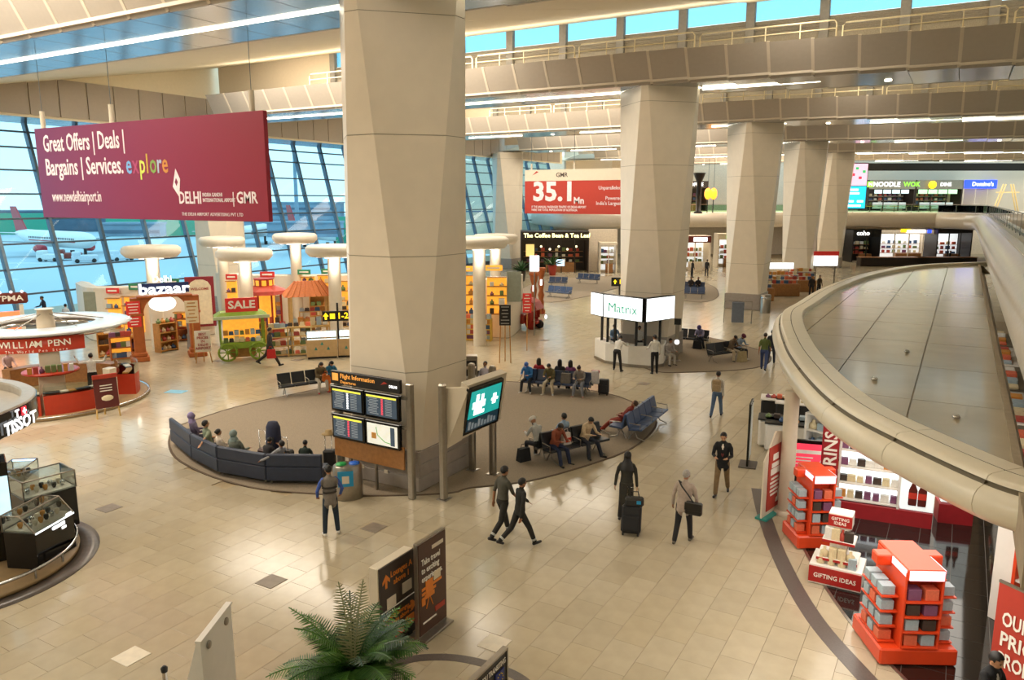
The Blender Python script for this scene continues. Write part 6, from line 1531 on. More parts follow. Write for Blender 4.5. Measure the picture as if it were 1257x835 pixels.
t = thing('shoulder_bag', 'black leather shoulder bag hanging on the elderly man in beige', 'bag', (*fr_(-.26, .16), .8), f + R(165)); MB().cbox((0, 0, .14), (.38, .14, .3), .04).build('body', M('black_leather', '16130f', .35), t); MB().cbox((0, .075, .2), (.38, .03, .18), .01).build('flap', M('black_leather', '16130f', .35), t)
MB().tube([(-.0, .03, .28), (.12, .06, .46), (.27, .07, .64), (.36, 0, .74), (.36, -.14, .66), (.2, -.3, .46), (-.02, -.18, .28)], .018, 5).build('strap', m_black, t)
q = at(879, 512); fr_ = frame(q, facing(q) + R(170)); t = thing('backpack', 'tan backpack on the man in pale grey walking away', 'bag', (*fr_(0, .2), 1.02), facing(q) + R(170)); MB().cbox((0, 0, .2), (.3, .16, .42), .06).build('body', fab('a08a68'), t); MB().cbox((0, .1, .14), (.22, .06, .2), .03).build('pocket', fab('a08a68'), t)
def plain_bag(p, z, rz, dims, colr, label, name='bag', handle=True):
    t = thing(name, label, 'bag', (p[0], p[1], z), rz); w, d, h = dims
    MB().add([(-w / 2, -d / 2, 0), (w / 2, -d / 2, 0), (w / 2, d / 2, 0), (-w / 2, d / 2, 0), (-w * .44, -d * .3, h), (w * .44, -d * .3, h), (w * .44, d * .3, h), (-w * .44, d * .3, h)], BOX).build('body', fab(colr), t)
    if handle: MB().tube([(-w * .25, 0, h * .96), (-w * .2, 0, h * 1.3), (w * .2, 0, h * 1.3), (w * .25, 0, h * .96)], .012, 4).build('handle', fab(colr), t)
    return t
q = at(332, 449); fr_ = frame(q, facing(q) + R(80)); plain_bag(fr_(-.28, -.12), .42, facing(q), (.42, .16, .42), 'c02a24', 'red shopping bag carried by the man in the dark suit', 'shopping_bag')
q = seatA(-.32, -.2); plain_bag(q, .47, rzA, (.3, .18, .36), 'd8ccc0', 'cream and red bag on the near bench beside the rust jacket', 'shopping_bag'); q = seatA(-.3, -.31); o = MB().cbox((0, 0, .62), (.2, .02, .14), .004).build('shopping_leaflet', fab('c83a24'), None, (q[0], q[1], 0), rzA); tag(o, 'red and yellow leaflet leaning on the cream bag on the near bench', 'leaflet')
q = seatA(-1.5, .35); plain_bag(q, .012, rzA, (.4, .25, .4), '1a1a1c', 'black bag on the carpet by the man in the white turban')
q = seatC(.4, -.2); plain_bag(q, .47, rzC, (.4, .3, .38), '6a645c', 'grey hand bag on the rear bench between two women'); q = seatC(1.9, .1); suitcase(q, rzC, 'black suitcase at the right end of the rear double bench', .42, .28, .6, None, .0)
q = seatC(1.6, -.15); t = thing('travel_pillow', 'red and white travel bag propped on the rear bench end', 'bag', (q[0], q[1], .47), rzC); MB().cbox((0, 0, .3), (.3, .16, .56), .05, 0, 0, R(10)).build('body', fab('c8c2c0'), t); MB().cbox((0, .02, .52), (.32, .18, .12), .03).build('top_flap', fab('9a3a4a'), t)
q = seatD(.72, -.2); plain_bag(q, .47, rzD, (.3, .2, .3), 'd8702a', 'orange bag between the two women on the black bench')
q = seatH(.45, -.5); plain_bag(q, .012, rzH, (.44, .3, .42), '15151a', 'black duffel bag at the feet of the purple-turbaned man')
q = seatH(1.0, -.3); plain_bag(q, .012, rzH, (.36, .28, .36), '9a9078', 'grey-green bag beside the purple-turbaned man')
q = seatI(.45, -.55); plain_bag(q, .012, rzI, (.46, .26, .5), 'a5946c', 'tan cloth bag at the feet of the couple on the dark bench')
def sofa_at(i, x, y): fr, rz, w = SOFA[i]; return fr(x * w, y), rz
q, r_ = sofa_at(2, .0, -1.0); suitcase(q, r_, 'brown suitcase with a tall chrome handle behind the third sofa', .42, .28, .6, M('dark_brown_case', '4a3028', .5), .62)
q, r_ = sofa_at(2, -.22, -.95); t = thing('backpack', 'tall dark blue trekking pack standing behind the third sofa', 'bag', (q[0], q[1], .012), r_); MB().lathe([(.18, 0), (.23, .1), (.24, .8), (.22, 1.35), (.15, 1.5), (.05, 1.52)], 14, sy=.8).build('body', fab('24283f'), t); MB().cbox((0, .17, .55), (.26, .1, .4), .04).build('pocket', fab('24283f'), t); MB().tube([(-.12, .14, 1.1), (-.14, .26, .8), (-.12, .18, .3)], .02, 5).build('strap', m_black, t)
q, r_ = sofa_at(2, -.40, -1.1); suitcase(q, r_, 'black suitcase with bags piled on it, right of the blue pack', .4, .28, .62, None, .45)
q, r_ = sofa_at(2, -.42, -.85); plain_bag(q, .012, r_, (.4, .2, .62), 'c89238', 'mustard yellow shopping bag in front of the black suitcase', 'shopping_bag')
q, r_ = sofa_at(3, -.36, -1.5); suitcase(q, r_, 'small suitcase with a straw hat on its raised handle, behind the last sofa', .36, .24, .5, None, .5)
o = thing('straw_hat', 'tan straw hat resting on a raised suitcase handle', 'hat', (q[0], q[1], 1.03), r_); MB().lathe([(.2, 0), (.21, .015), (.11, .03), (.1, .12), (.04, .14)], 16).build('body', M('straw', '9a8258', .8), o)
# ---------------------------------------------------------------- right shop under the canopy
shop_edge = shift(dark_arc, .62)
if shop_edge[5][0] < dark_arc[5][0]: shop_edge = shift(dark_arc, -.62)
sp_poly = shop_edge + [(6, shop_edge[-1][1]), (6, 21.5), (shop_edge[0][0], 21.5)]
sf = structure('floor_shop'); m_bt = M('polished_black_granite', '1b1714', .07, var=.3, scale=20, spec=.6)
MB().prism(sp_poly, .001, .010).build('screed', M('grey_joint', '57524c', .5), sf)
x = -4.2
while x < 3.6:
    y = 8.4
    while y < 21.4:
        pl = clip(sp_poly, x + .006, x + .654, y + .006, y + .654)
        v = on_view((x + .3, y + .3))
        if len(pl) > 2 and -40 < v[0] < 1330 and v[1] < 900: MB().prism(pl, .002, .014).build('tile', m_bt, sf)
        y += .66
    x += .66
band(shop_edge, .06, 'trim_4', m_steel, .016)
MB().box((1.2, 40, .006), (9.5, 37, .008)).build('floor_shop_rear', M('shop_floor_tan', 'a08d70', .25))['kind'] = 'structure'
m_or = M('orange_display', 'd8441c', .35, var=.04); m_pinklit = M('pink_lit_header', 'f4a8b0', .5, emit=1.6)
def seg(a, b): a = at(*a); b = at(*b); return ((a[0] + b[0]) / 2, (a[1] + b[1]) / 2), math.atan2(b[1] - a[1], b[0] - a[0]), math.hypot(b[0] - a[0], b[1] - a[1])
mid, rz, L = seg((1026, 632), (1143, 650)); t = thing('lit_shelf_unit', 'white lit shelf wall of small boxes with a red base and bottle poster', 'shelf', (mid[0], mid[1], 0), rz)
box('base', (0, .2, .2), (L, .5, .4), M('wine_red', '9a1f26', .4), t, .01); wS = L * .64; wP = L * .34
MB().box((-L / 2 + wS / 2, .42, 1.35), (wS, .05, 1.9)).build('lit_back', m_litw, t); box('side', (-L / 2, .2, 1.35), (.05, .5, 1.9), m_kw, t); box('side', (-L / 2 + wS, .2, 1.35), (.05, .5, 1.9), m_kw, t); box('top', (-L / 2 + wS / 2, .2, 2.3), (wS, .5, .08), m_kw, t)
for i in range(5): box('shelf', (-L / 2 + wS / 2, .2, .45 + i * .42), (wS, .46, .03), m_kw, t)
shelf_goods(mid, rz, [-L / 2 + wS * (i + .5) / 7 for i in range(7)], .15, [.47, .89, 1.31, 1.73], (.2, .14, .2), 'small boxed perfume on the white lit shelf wall', 'perfumes on the lit shelf wall', ('carton',), 'box', .35, [2, 5, 6, 7, 4])
box('poster', (L / 2 - wP / 2, .1, 1.3), (wP, .3, 1.75), M('pale_lit_poster', 'e4ecea', .5, emit=.5), t, .01)
def bottles(t, x, z, s, y):
    for k_ in (-.12, .12): MB().lathe([(.1 * s, 0), (.11 * s, .05), (.11 * s, .45 * s), (.04 * s, .65 * s), (.04 * s, .9 * s), (.0, .92 * s)], 12, sy=.12).build('printed_bottle', M('bottle_brown', '5a2018', .3), t, (x + k_ * s, y, z)); 
    for k_ in (-.12, .12): MB().lathe([(.112 * s, .2 * s), (.112 * s, .38 * s)], 12, sy=.13, caps=False).build('printed_label', M('bottle_label', 'c83a2a', .4), t, (x + k_ * s, y, z))
bottles(t, L / 2 - wP / 2, .55, .85, -.06)
b = MB().cbox((-L / 2 - .24, .1, 1.3), (.4, .5, 2.1), .01).build('red_pylon', M('wine_red', '9a1f26', .4), t); txt(t, 'RINS', -L / 2 - .22, 1.75, .42, m_txt, -.17, 'CENTER', .02, rot=(math.pi / 2, -math.pi / 2, 0))
mid, rz, L = seg((1150, 641), (1193, 646)); t = thing('poster_stand', 'smaller lit bottle poster on a red base right of the lit shelf wall', 'poster', (mid[0], mid[1], 0), rz); box('base', (0, .2, .25), (L, .5, .5), M('wine_red', '9a1f26', .4), t, .01); box('poster', (0, .1, 1.25), (L - .06, .3, 1.4), M('pale_lit_poster', 'e4ecea', .5, emit=.5), t, .01); bottles(t, 0, .6, .6, -.06)
def quad_display(px, py, w, h, label, rot, header, tiers=4):
    p = at(px, py); rz = facing(p) + R(rot); t = thing('display_stand', label, 'display', (p[0], p[1], .012), rz)
    MB().cbox((0, 0, .16), (w, w * .9, .3), .03).build('base', m_or, t); MB().cbox((0, 0, h * .5), (w * .44, w * .4, h - .1), .02).build('core', m_or, t)
    for s in (-1, 1):
        MB().cbox((s * w * .235, 0, h * .52), (.04, w * .86, h - .2), .01).build('fin', m_or, t)
    MB().cbox((0, 0, h - .1), (w * .48, w * .9, .2), .02).cbox((0, w * .1, h - .12), (w * .86, w * .2, .2), .02).build('top', m_or, t)
    box('lit_header', (0, -w * .45, h - .1), (w * .44, .04, .17), m_pinklit, t, .005); box('header_text', (0, -w * .475, h - .1), (w * .32, .01, .05), m_wlet, t)
    for s in (-1, 1): box('side_light', (s * w * .245, -w * .22, h - .08), (.02, w * .4, .12), m_pinklit, t)
    zs = [.34 + (h - .65) * i / tiers for i in range(tiers)]
    for z in zs:
        box('shelf', (0, -w * .33, z), (w * .46, w * .26, .025), m_or, t)
        for s in (-1, 1): box('shelf', (s * w * .37, 0, z), (w * .22, w * .62, .025), m_or, t)
    f = frame(p, rz)
    for i, z in enumerate(zs):
        for x in (-.11, .11):
            q = f(x * w, -w * .34); good((q[0], q[1], z + .027), (w * .17, w * .16, (h - .65) / tiers * .72), rz, 'boxed gift on the front shelves of the ' + ' '.join(label.split()[:6]), 'front boxes of the ' + ' '.join(label.split()[:6]), 'carton', (9, 8, 7, 5)[(i + (x > 0)) % 4], 'box', ('front of the ' + ' '.join(label.split()[:4]), int(x > 0), i))
        for s in (-1, 1):
            for y in (-.2, .0, .2):
                q = f(s * w * .38, y * w); good((q[0], q[1], z + .027), (w * .17, w * .15, (h - .65) / tiers * .6), rz, 'boxed gift on the side shelves of the ' + ' '.join(label.split()[:6]), 'side boxes of the ' + ' '.join(label.split()[:6]), 'carton', (8, 8, 8, 9)[(i + int(y * 10) + (s < 0)) % 4], 'box', (('left' if s < 0 else 'right') + ' flank of the ' + ' '.join(label.split()[:4]), int(round(y * 5)) + 1, i))
    return t
quad_display(996, 664, 1.05, 1.75, 'smaller orange display stand of boxed gifts beside the canopy post', 24, 'FRAGRANCES')
quad_display(1107, 795, 1.3, 1.75, 'large orange display stand of boxed gifts in the foreground shop', 27, 'FRAGRANCES')
p = at(1027, 712); rz = facing(p) + R(-6); t = thing('display_stand', 'white and red tiered stand of gift boxes between the orange displays', 'display', (p[0], p[1], .012), rz)
m_gr = M('gift_red', 'a8201c', .4)
for i, (w, z, h_) in enumerate(((1.0, 0, .42), (.78, .5, .06), (.62, .88, .06), (.45, 1.2, .3))): MB().cbox((0, 0, z + h_ / 2), (w, w * .8, h_), .01).build('tier', m_kw, t); box('red_front', (0, -w * .4 - .01, z + h_ / 2), (w, .02, h_ * .8), m_gr, t)
MB().cbox((0, 0, .7), (.34, .3, 1.2), .01).build('core', m_kw, t); txt(t, 'GIFTING IDEAS', 0, .2, .13, m_txt, -.43, 'CENTER', .01, w=.8); txt(t, 'GIFTING\nIDEAS', 0, 1.35, .09, m_txt, -.205, 'CENTER', .01)
for z, w in ((.432, .8), (.572, .66), (.952, .5)): shelf_goods(p, rz, [-w / 2 + w * (i + .5) / 4 for i in range(4)], -w * .36, [z], (.17, .12, .26), 'gift carton on the %s tier of the red gift stand' % {.432: 'bottom', .572: 'middle', .952: 'top'}[z], 'cartons on the tiered stand', ('carton', 'bottle'), 'box', .2, [2, 6, 7, 8])
# red feather banner beside the post
p = at(941, 634); t = thing('flag_banner', 'red fabric banner in a white frame leaning beside the canopy post', 'banner', (p[0], p[1], 0), R(78)); h_ = zt(537, p)
MB().add([(-.35, -.02, .05), (.75, -.02, .05), (.75, -.02, h_), (.25, -.02, h_ + .1), (-.35, -.02, h_ - .55), (-.35, .02, .05), (.75, .02, .05), (.75, .02, h_), (.25, .02, h_ + .1), (-.35, .02, h_ - .55)], [(0, 1, 2, 3, 4), (9, 8, 7, 6, 5), (0, 5, 6, 1), (1, 6, 7, 2), (2, 7, 8, 3), (3, 8, 9, 4), (4, 9, 5, 0)]).build('white_panel', m_white, t)
box('red_print', (.27, -.03, h_ * .48), (.8, .02, h_ * .8), m_redp, t)
for i, (z, w, hh) in enumerate(((.74, .3, .16), (.64, .42, .12), (.56, .5, .16), (.47, .4, .05), (.42, .5, .05), (.37, .46, .05), (.32, .5, .05), (.27, .4, .05))): box('text_line', (.24, -.045, h_ * z), (w, .01, hh), m_txt, t)
MB().lathe([(.0, .34), (.02, .3), (.03, .12), (.12, .1), (.14, 0), (0, 0)], 10, sy=.1).build('tower_emblem', m_txt, t, (.5, -.045, .3))
MB().box((.2, 0, .03), (1.1, .3, .05)).build('base', M('teal_mark', '2f8a80', .5), t)
# screen and counters behind the post
p = at(983, 600); t = thing('promo_screen', 'black framed pink-red promotion screen behind the canopy post', 'screen', (p[0], p[1], 0), facing(p) + R(6)); z = zt(561, p)
MB().cbox((0, .05, z), (1.35, .12, .95), .02).build('frame', m_gloss, t); box('screen_face', (0, -.02, z), (1.2, .02, .76), M('pink_red_screen', 'd83a50', .4, emit=.7), t); box('headline', (.0, -.04, z + .16), (.95, .01, .1), m_txt, t); MB().lathe([(.0, .3), (.02, .26), (.03, .1), (.1, .08), (.12, 0), (0, 0)], 10, sy=.1).build('tower_emblem', m_txt, t, (.45, -.04, z - .34))
for i in range(3): box('text_line', (-.1, -.04, z - i * .09), (.7 - .1 * i, .01, .03), m_txt, t)
MB().cbox((0, .05, z / 2 - .24), (.9, .3, z - .48), .02).build('cabinet', m_black, t)
for (px, py, w, lab, m_) in ((962, 548, 1.6, 'white curved counter under the canopy rim', m_kw), (992, 556, 2.6, 'long white counter behind the promotion screen', m_kw), (1000, 528, 2.6, 'farther black cosmetics counter under the canopy', m_black), (955, 520, 1.2, 'small black counter at the shop corner', m_black)):
    p = at(px, py); t = thing('shop_counter', lab, 'counter', (p[0], p[1], .012), facing(p)); MB().cbox((0, 0, .45), (w, .7, .86), .06).build('body', m_, t); MB().cbox((0, 0, .91), (w + .05, .75, .06), .02).build('top', m_black if m_ is m_kw else m_kw, t)
    shelf_goods(p, facing(p), [-w * .4 + w * .8 * (i + .5) / 5 for i in range(5)], -.1, [.955], (.2, .25, .14), 'small cosmetics carton on the ' + lab, 'cartons on the ' + ' '.join(lab.split()[:7]), ('carton', 'bottle'))
shelving(1018, 575, 1.4, 1.6, 'white slanted rack by the lit wall', 3, m_kw, .5, 5, -25)
# white shelf with orange edge at the right
p = at(1288, 788); rz = facing(p) + R(-30); t = thing('shelf_unit', 'white cabinet with an orange edge and lit shelves at the right frame edge', 'shelf', (p[0], p[1], .012), rz)
MB().cbox((-.80, 0, 1.1), (.4, .5, 2.2), .01).build('white_end', m_kw, t); box('orange_edge', (-.58, -.2, 1.1), (.06, .2, 2.2), m_or, t); box('back', (.3, .2, 1.1), (1.7, .06, 2.2), m_kw, t); box('lit_top', (.3, -.15, 2.0), (1.4, .06, .2), M('magenta_lit', 'f07ab8', .5, emit=1.5), t)
for i in range(5): box('shelf', (.3, -.05, .2 + i * .38), (1.7, .45, .04), m_kw, t)
shelf_goods(p, rz, [-.4 + .2 * i for i in range(8)], -.1, [.235 + i * .38 for i in range(4)], (.17, .2, .2), 'small boxed goods in the white cabinet with orange edge', 'goods in the right cabinet', ('carton', 'bottle'), 'box', .2, [2, 4, 7, 6])
# red price banner
p = at(1246, 885); t = thing('roll_up_banner', 'red roll-up banner with big white capitals at the lower right', 'banner', (p[0], p[1], .012), facing(p) + R(-30)); h_ = 2.0
MB().cbox((0, 0, h_ / 2 + .05), (.95, .03, h_), .004).build('sheet', m_redp, t); MB().cbox((0, 0, .05), (1.0, .2, .1), .02).build('base', m_steel, t); box('top_rail', (0, 0, h_ + .06), (.96, .04, .04), m_steel, t)
for i, s in enumerate(('OUR', 'PRICES', 'PROMISE')): txt(t, s, -.36, 1.5 - i * .33, .32, m_txt, -.03, 'LEFT', .02, w=(.42, .74, .76)[i])
# low shelves of magazines between the canopy and the upper deck
for i in range(7):
    y = 13.5 + i * 4.6; t = thing('gondola_shelf', 'low %s gondola of magazines in the gap beside the canopy, %s from the front' % (('white', 'grey')[i % 2], ORD[i]), 'shelf', (1.95, y, 0), 0, 'gondolas beside the canopy')
    MB().cbox((0, 0, .75), (.95, 3.4, 1.4), .02).build('body', (m_kw, m_steel)[i % 2], t); box('top', (0, 0, 1.48), (1.0, 3.5, .05), (m_steel, m_kw)[i % 2], t)
    for j in range(5):
        q = (1.75, y - 1.3 + j * .65); good((q[0], q[1], 1.51), (.7, .58, .06 + .1 * (j % 3)), 0, 'stack of bright magazines on the low gondolas beside the canopy', 'magazine stacks in the gap', 'carton', (9, 4, 6, 0, 2, 8)[(i + j) % 6], 'magazine_stack', ('%s low gondola beside the canopy' % ORD[i], j, 0))
# open sales stand beyond the canopy
for (px, hd, w, lab) in ((930, 60, 2.4, 'bright sales stand by the third pillar'), (958, 63, 3.0, 'long sales stand with lit white sign'), (985, 66, 2.2, 'last sales stand beyond the canopy rim')):
    p = hp(px, hd); t = thing('sales_stand', lab, 'stand', (p[0], p[1], 0), HEAD); MB().cbox((0, 0, .5), (w, 1.0, 1.0), .03).build('body', m_wood, t)
    for z in (1.3, 1.7): box('shelf', (0, .2, z), (w, .5, .04), m_kw, t)
    for x in (-w / 2, w / 2): box('upright', (x, .3, 1.1), (.06, .06, 2.2), m_steel, t)
    shelf_goods(p, HEAD, [-w * .45 + w * .9 * (i + .5) / 8 for i in range(8)], .05, [1.0, 1.32, 1.72], (.3, .3, .32), 'bright toy carton on the ' + lab, 'toys on the ' + ' '.join(lab.split()[:7]), ('carton', 'bag'), 'box', .2, [0, 9, 4, 2, 1])
    if 'lit' in lab: box('lit_sign', (-.3, .1, 2.45), (w * .9, .1, .5), m_litw, t, .01)
p = hp(1013, 72); t = thing('lit_sign', 'white lit box with a red header beside the last pillar', 'sign', (p[0], p[1], 0), HEAD); box('light_box', (0, 0, 2.2), (2.2, .2, 1.0), m_litw, t, .01); box('header', (0, -.02, 2.85), (2.3, .24, .4), m_signr, t, .01); MB().box((-.9, 0, .85), (.1, .1, 1.7)).build('leg', m_steel, t); MB().box((.9, 0, .85), (.1, .1, 1.7)).build('leg', m_steel, t)
p = hp(858, 92, 9); t = thing('torch_lamp', 'dark funnel-shaped lamp on a slim stem in the upper deck', 'lamp', (p[0], p[1], 6.18), 0); MB().lathe([(.5, 0), (.5, .2), (.28, .3), (.28, 3.6), (.7, 4.6), (.72, 4.7), (.6, 4.7)], 16).build('funnel', m_dkw, t)
for k_, px in enumerate((869, 876)): p = hp(px, 96, 8.5); t = thing('pendant_lamp', ['glowing amber lamp, left of a pair above the upper deck rail', 'glowing amber lamp, right of a pair above the upper deck rail'][k_], 'lamp', (p[0], p[1], 7.7), 0); MB().ball((0, 0, .8), (.45, .45, .7), 12, 8).build('shade', M('amber_lamp', 'ff9a2a', .5, emit=2), t); MB().cyl((0, 0, 1.4), .02, 4.0, 5).build('cable', m_black, t); MB().cyl((0, 0, -1.52), .05, 1.7, 6).build('stem', m_black, t)
# ---------------------------------------------------------------- foreground
m_brown = M('sign_brown', '2e2018', .4); m_orp = M('print_orange', 'e8862a', .5)
p1 = at(467, 806); t = thing('direction_totem', 'dark brown lounge direction totem with white edge, behind the palm', 'sign', (p1[0], p1[1], 0), R(90)); h_ = zt(700, p1) ; W1 = .98
MB().cbox((W1 / 2, .1, h_ / 2), (W1, .2, h_), .01).build('white_body', m_white, t); box('dark_face', (W1 / 2 + .01, -.01, h_ / 2 + .01), (W1 - .01, .03, h_ - .03), m_brown, t)
txt(t, 'Lounges A\nabove 1', .6, h_ - .3, .16, m_orp, -.03, 'CENTER', .01, w=.6); txt(t, 'Hotel & Lounges B\nFrom site above 3', .48, h_ - 1.06, .12, m_orp, -.03, 'CENTER', .01, w=.8)
MB().add([(-.03, 0, -.12), (.03, 0, -.12), (.03, 0, .02), (.1, 0, -.04), (.1, 0, .03), (0, 0, .14), (-.1, 0, .03), (-.1, 0, -.04), (-.03, 0, .02)], [(0, 1, 2, 3, 4, 5, 6, 7, 8)]).build('arrow', m_orp, t, (.18, -.03, h_ - .3)); o = MB().add([(-.03, 0, -.12), (.03, 0, -.12), (.03, 0, .02), (.1, 0, -.04), (.1, 0, .03), (0, 0, .14), (-.1, 0, .03), (-.1, 0, -.04), (-.03, 0, .02)], [(0, 1, 2, 3, 4, 5, 6, 7, 8)]).build('arrow', m_orp, t, (.86, -.03, h_ - 1.06)); o.rotation_euler[1] = math.pi / 2
for x, z, w, h2, m_ in ((.3, .72, .24, .2, m_white), (.74, .62, .26, .2, m_white), (.5, 1.36, .24, .16, m_signr), (.8, 1.3, .24, .18, m_orp), (.22, 1.4, .16, .16, m_black), (.5, 1.64, .24, .16, m_white), (.8, 1.6, .12, .14, m_black)): box('sponsor_patch', (x, -.035, h_ - z), (w, .012, h2), m_, t)
box('divider', (W1 / 2, -.03, h_ - .84), (W1 - .06, .012, .015), m_txt, t)
p2 = at(512, 788); t = thing('poster_stand', 'brown travel poster in a silver frame right of the lounge totem', 'poster', (p2[0], p2[1], 0), R(90)); h2_ = zt(650, at(545, 764)); W2 = math.hypot(at(545, 764)[0] - p2[0], at(545, 764)[1] - p2[1]) + .1
MB().cbox((W2 / 2, 0, h2_ / 2 + .03), (W2, .08, h2_ - .05), .006).build('frame', m_steel, t); box('poster_print', (W2 / 2, -.045, h2_ / 2 + .03), (W2 - .05, .015, h2_ - .12), M('poster_brown', '4a2a18', .45), t); MB().cbox((W2 / 2, 0, .03), (W2, .4, .05), .01).build('base', m_steel, t)
txt(t, 'Take travel\nto exciting\nexperiences.', .1, h2_ - .55, .16, m_txt, -.06, 'LEFT', .015, w=W2 - .25); [box('text_line', (.1 + w / 2, -.056, h2_ - .9 - i * .09), (w, .01, .05), m_orp, t) for i, w in enumerate((.6, .42, .3))]; box('logo_strip', (W2 - .28, -.056, h2_ - .2), (.34, .01, .07), m_white, t)
MB().cbox((.32, -.06, .95), (.22, .012, .26), .004).cbox((.32, -.06, .78), (.3, .012, .08), .004).tube([(.3, -.06, .74), (.22, -.06, .55)], .012, 4).tube([(.34, -.06, .74), (.42, -.06, .55)], .012, 4).build('printed_chair', m_orp, t); box('printed_laptop', (.56, -.06, 1.08), (.2, .012, .16), m_beige, t); box('printed_suitcase', (.14, -.06, .72), (.1, .012, .14), m_orp, t)
box('brand_patch', (W2 - .24, -.058, .42), (.3, .01, .1), m_redw, t); box('text_line', (.32, -.056, .3), (.4, .01, .03), m_txt, t)
# white slanted kiosk seen from behind
pk = at(268, 905); t = thing('info_kiosk', 'white slanted info kiosk with two round fixings, lower left foreground', 'kiosk', (pk[0], pk[1], 0), R(118)); hk = zt(764, pk)
MB().add([(-.52, -.1, 0), (.52, -.1, 0), (.52, .5, 0), (-.52, .5, 0), (-.52, -.1, hk), (.52, -.1, hk), (.52, -.04, hk), (-.52, -.04, hk)], [(3, 2, 1, 0), (4, 5, 6, 7), (0, 1, 5, 4), (1, 2, 6, 5), (2, 3, 7, 6), (3, 0, 4, 7)]).build('body', m_kw, t)
box('top_edge', (0, -.07, hk + .01), (1.06, .09, .03), m_kw, t)
for x in (-.3, .3): MB().lathe([(0, 0), (.055, 0), (.06, .015), (.05, .03), (0, .03)], 16).build('round_fixing', m_steel, t, (x, -.1, hk - .16)).rotation_euler[0] = math.pi / 2
p = at(210, 915); t = thing('stanchion', 'chrome stanchion with dark cap in the lower left corner', 'post', (p[0], p[1], 0)); h_ = zt(820, p); MB().cyl((0, 0, 0), .035, h_, 12).build('shaft', m_chrome, t); MB().lathe([(.045, h_ - .06), (.05, h_), (.02, h_ + .03)], 12).build('cap', m_black, t); MB().lathe([(.16, 0), (.16, .02), (.04, .05)], 16).build('foot', m_chrome, t)
# cycas palm
pp = at(440, 960); ZC = zt(822, pp)
t = thing('potted_palm', 'green sago palm in a round planter at the bottom of the view', 'palm', (pp[0], pp[1], 0))
MB().lathe([(.35, 0), (.45, .55), (.48, .6), (.42, .6), (.4, .55)], 24).build('planter', M('planter_grey', '8a8478', .5), t); MB().lathe([(.14, .5), (.16, .8), (.15, ZC - .1), (.08, ZC + .05)], 12).build('trunk', M('palm_trunk', '5a4630', .8, bump=.5), t); MB().cyl((0, 0, .5), .4, .06, 16).build('soil', m_black, t)
m_fr = [M('palm_green', '2f5a1c', .4, var=.2), M('palm_green_light', '4f7a2c', .4, var=.2), M('palm_green_dark', '203f16', .4, var=.2)]; m_backlit = M('palm_backlit', '8a8a62', .5, var=.15)  # backlight on the upright fronds is put into a paler colour
def frond(az, el, L, mat, droop=.55, wl=.24):
    m = MB(); d = Vector((math.cos(az), math.sin(az), 0)); u = Vector((-math.sin(az), math.cos(az), 0)); pts = []
    n = 30
    for i in range(n + 1):
        s = i / n; e = el - droop * s * s * 2.0; 
        pts.append(pts[-1] + (d * math.cos(e) + Vector((0, 0, math.sin(e)))) * (L / n) if pts else Vector((0, 0, ZC)))
    m.tube(pts[::3] + [pts[-1]], .009, 4)
    for i in range(3, n + 1):
        s = i / n; l = wl * math.sin(math.pi * min(1, .18 + s * .82)) ** .7 + .02; tg = (pts[i] - pts[i - 1]).normalized(); nn = tg.cross(u).normalized()
        for sd in (-1, 1):
            for hf in (0,):
                b = pts[i - 1].lerp(pts[i], hf); tip = b + u * (sd * l) + tg * (l * .5) + Vector((0, 0, -.18 * l + random.uniform(-.02, .02))); w = tg * .0105
                m.add([b - w, b + w, b.lerp(tip, .6) + w * .9, tip, b.lerp(tip, .6) - w * .9], [(0, 1, 2, 3, 4)])
    m.build('frond', mat, t)
for i in range(66):
    az = i * 2.399 + random.uniform(-.2, .2); el = random.uniform(-.1, 1.0) if i > 8 else random.uniform(.8, 1.25)
    frond(az, el, random.uniform(.85, 1.15), random.choice(m_fr), random.uniform(.35, .6))
fw3 = math.atan2(pp[1], pp[0])
for a, e, L in ((.28, 1.2, 1.15), (-.32, 1.22, 1.15), (1.1, .85, 1.2), (-1.0, .8, 1.0)): frond(fw3 + a, e, L, m_backlit if abs(a) < .5 else m_fr[1], .22, .17)
# transit sign in the bottom
q1 = at(578, 935); t = thing('transit_sign', 'black transit information sign with blue flag patch at the bottom edge', 'sign', (q1[0], q1[1], 0), R(90)); h_ = zt(838, q1); W3 = .95
MB().cbox((W3 / 2, 0, h_ / 2 + .1), (W3, .06, h_ - .2), .006).build('panel', m_black, t); box('top_rail', (W3 / 2, 0, h_ + .01), (W3 + .03, .09, .03), m_steel, t); box('side_rail', (W3, 0, h_ / 2), (.03, .09, h_), m_steel, t); MB().cbox((W3 / 2, 0, .03), (W3, .4, .05), .01).build('base', m_steel, t)
txt(t, 'ARE YOU TRANSITING', W3 / 2, h_ - .14, .12, m_txt, -.04, 'CENTER', .015, w=.84); txt(t, 'VIA A\nPORT', .34, h_ - .36, .12, m_txt, -.04, 'CENTER', .015)
b = box('flag_patch', (.72, -.04, h_ - .34), (.24, .014, .22), M('flag_blue', '1c2f7a', .5), t)
for k_ in range(10): MB().lathe([(0, 0), (.011, 0), (.011, .008), (0, .008)], 6).build('flag_star', M('flag_yellow', 'e8c82a', .5), b, (.72 + .075 * math.cos(k_ * .628), -.05, h_ - .34 + .075 * math.sin(k_ * .628))).rotation_euler[0] = math.pi / 2
band(spline([at(*q) for q in ((480, 816), (515, 808), (560, 808), (605, 818), (640, 834), (665, 860))], 5), .2, 'trim_5')
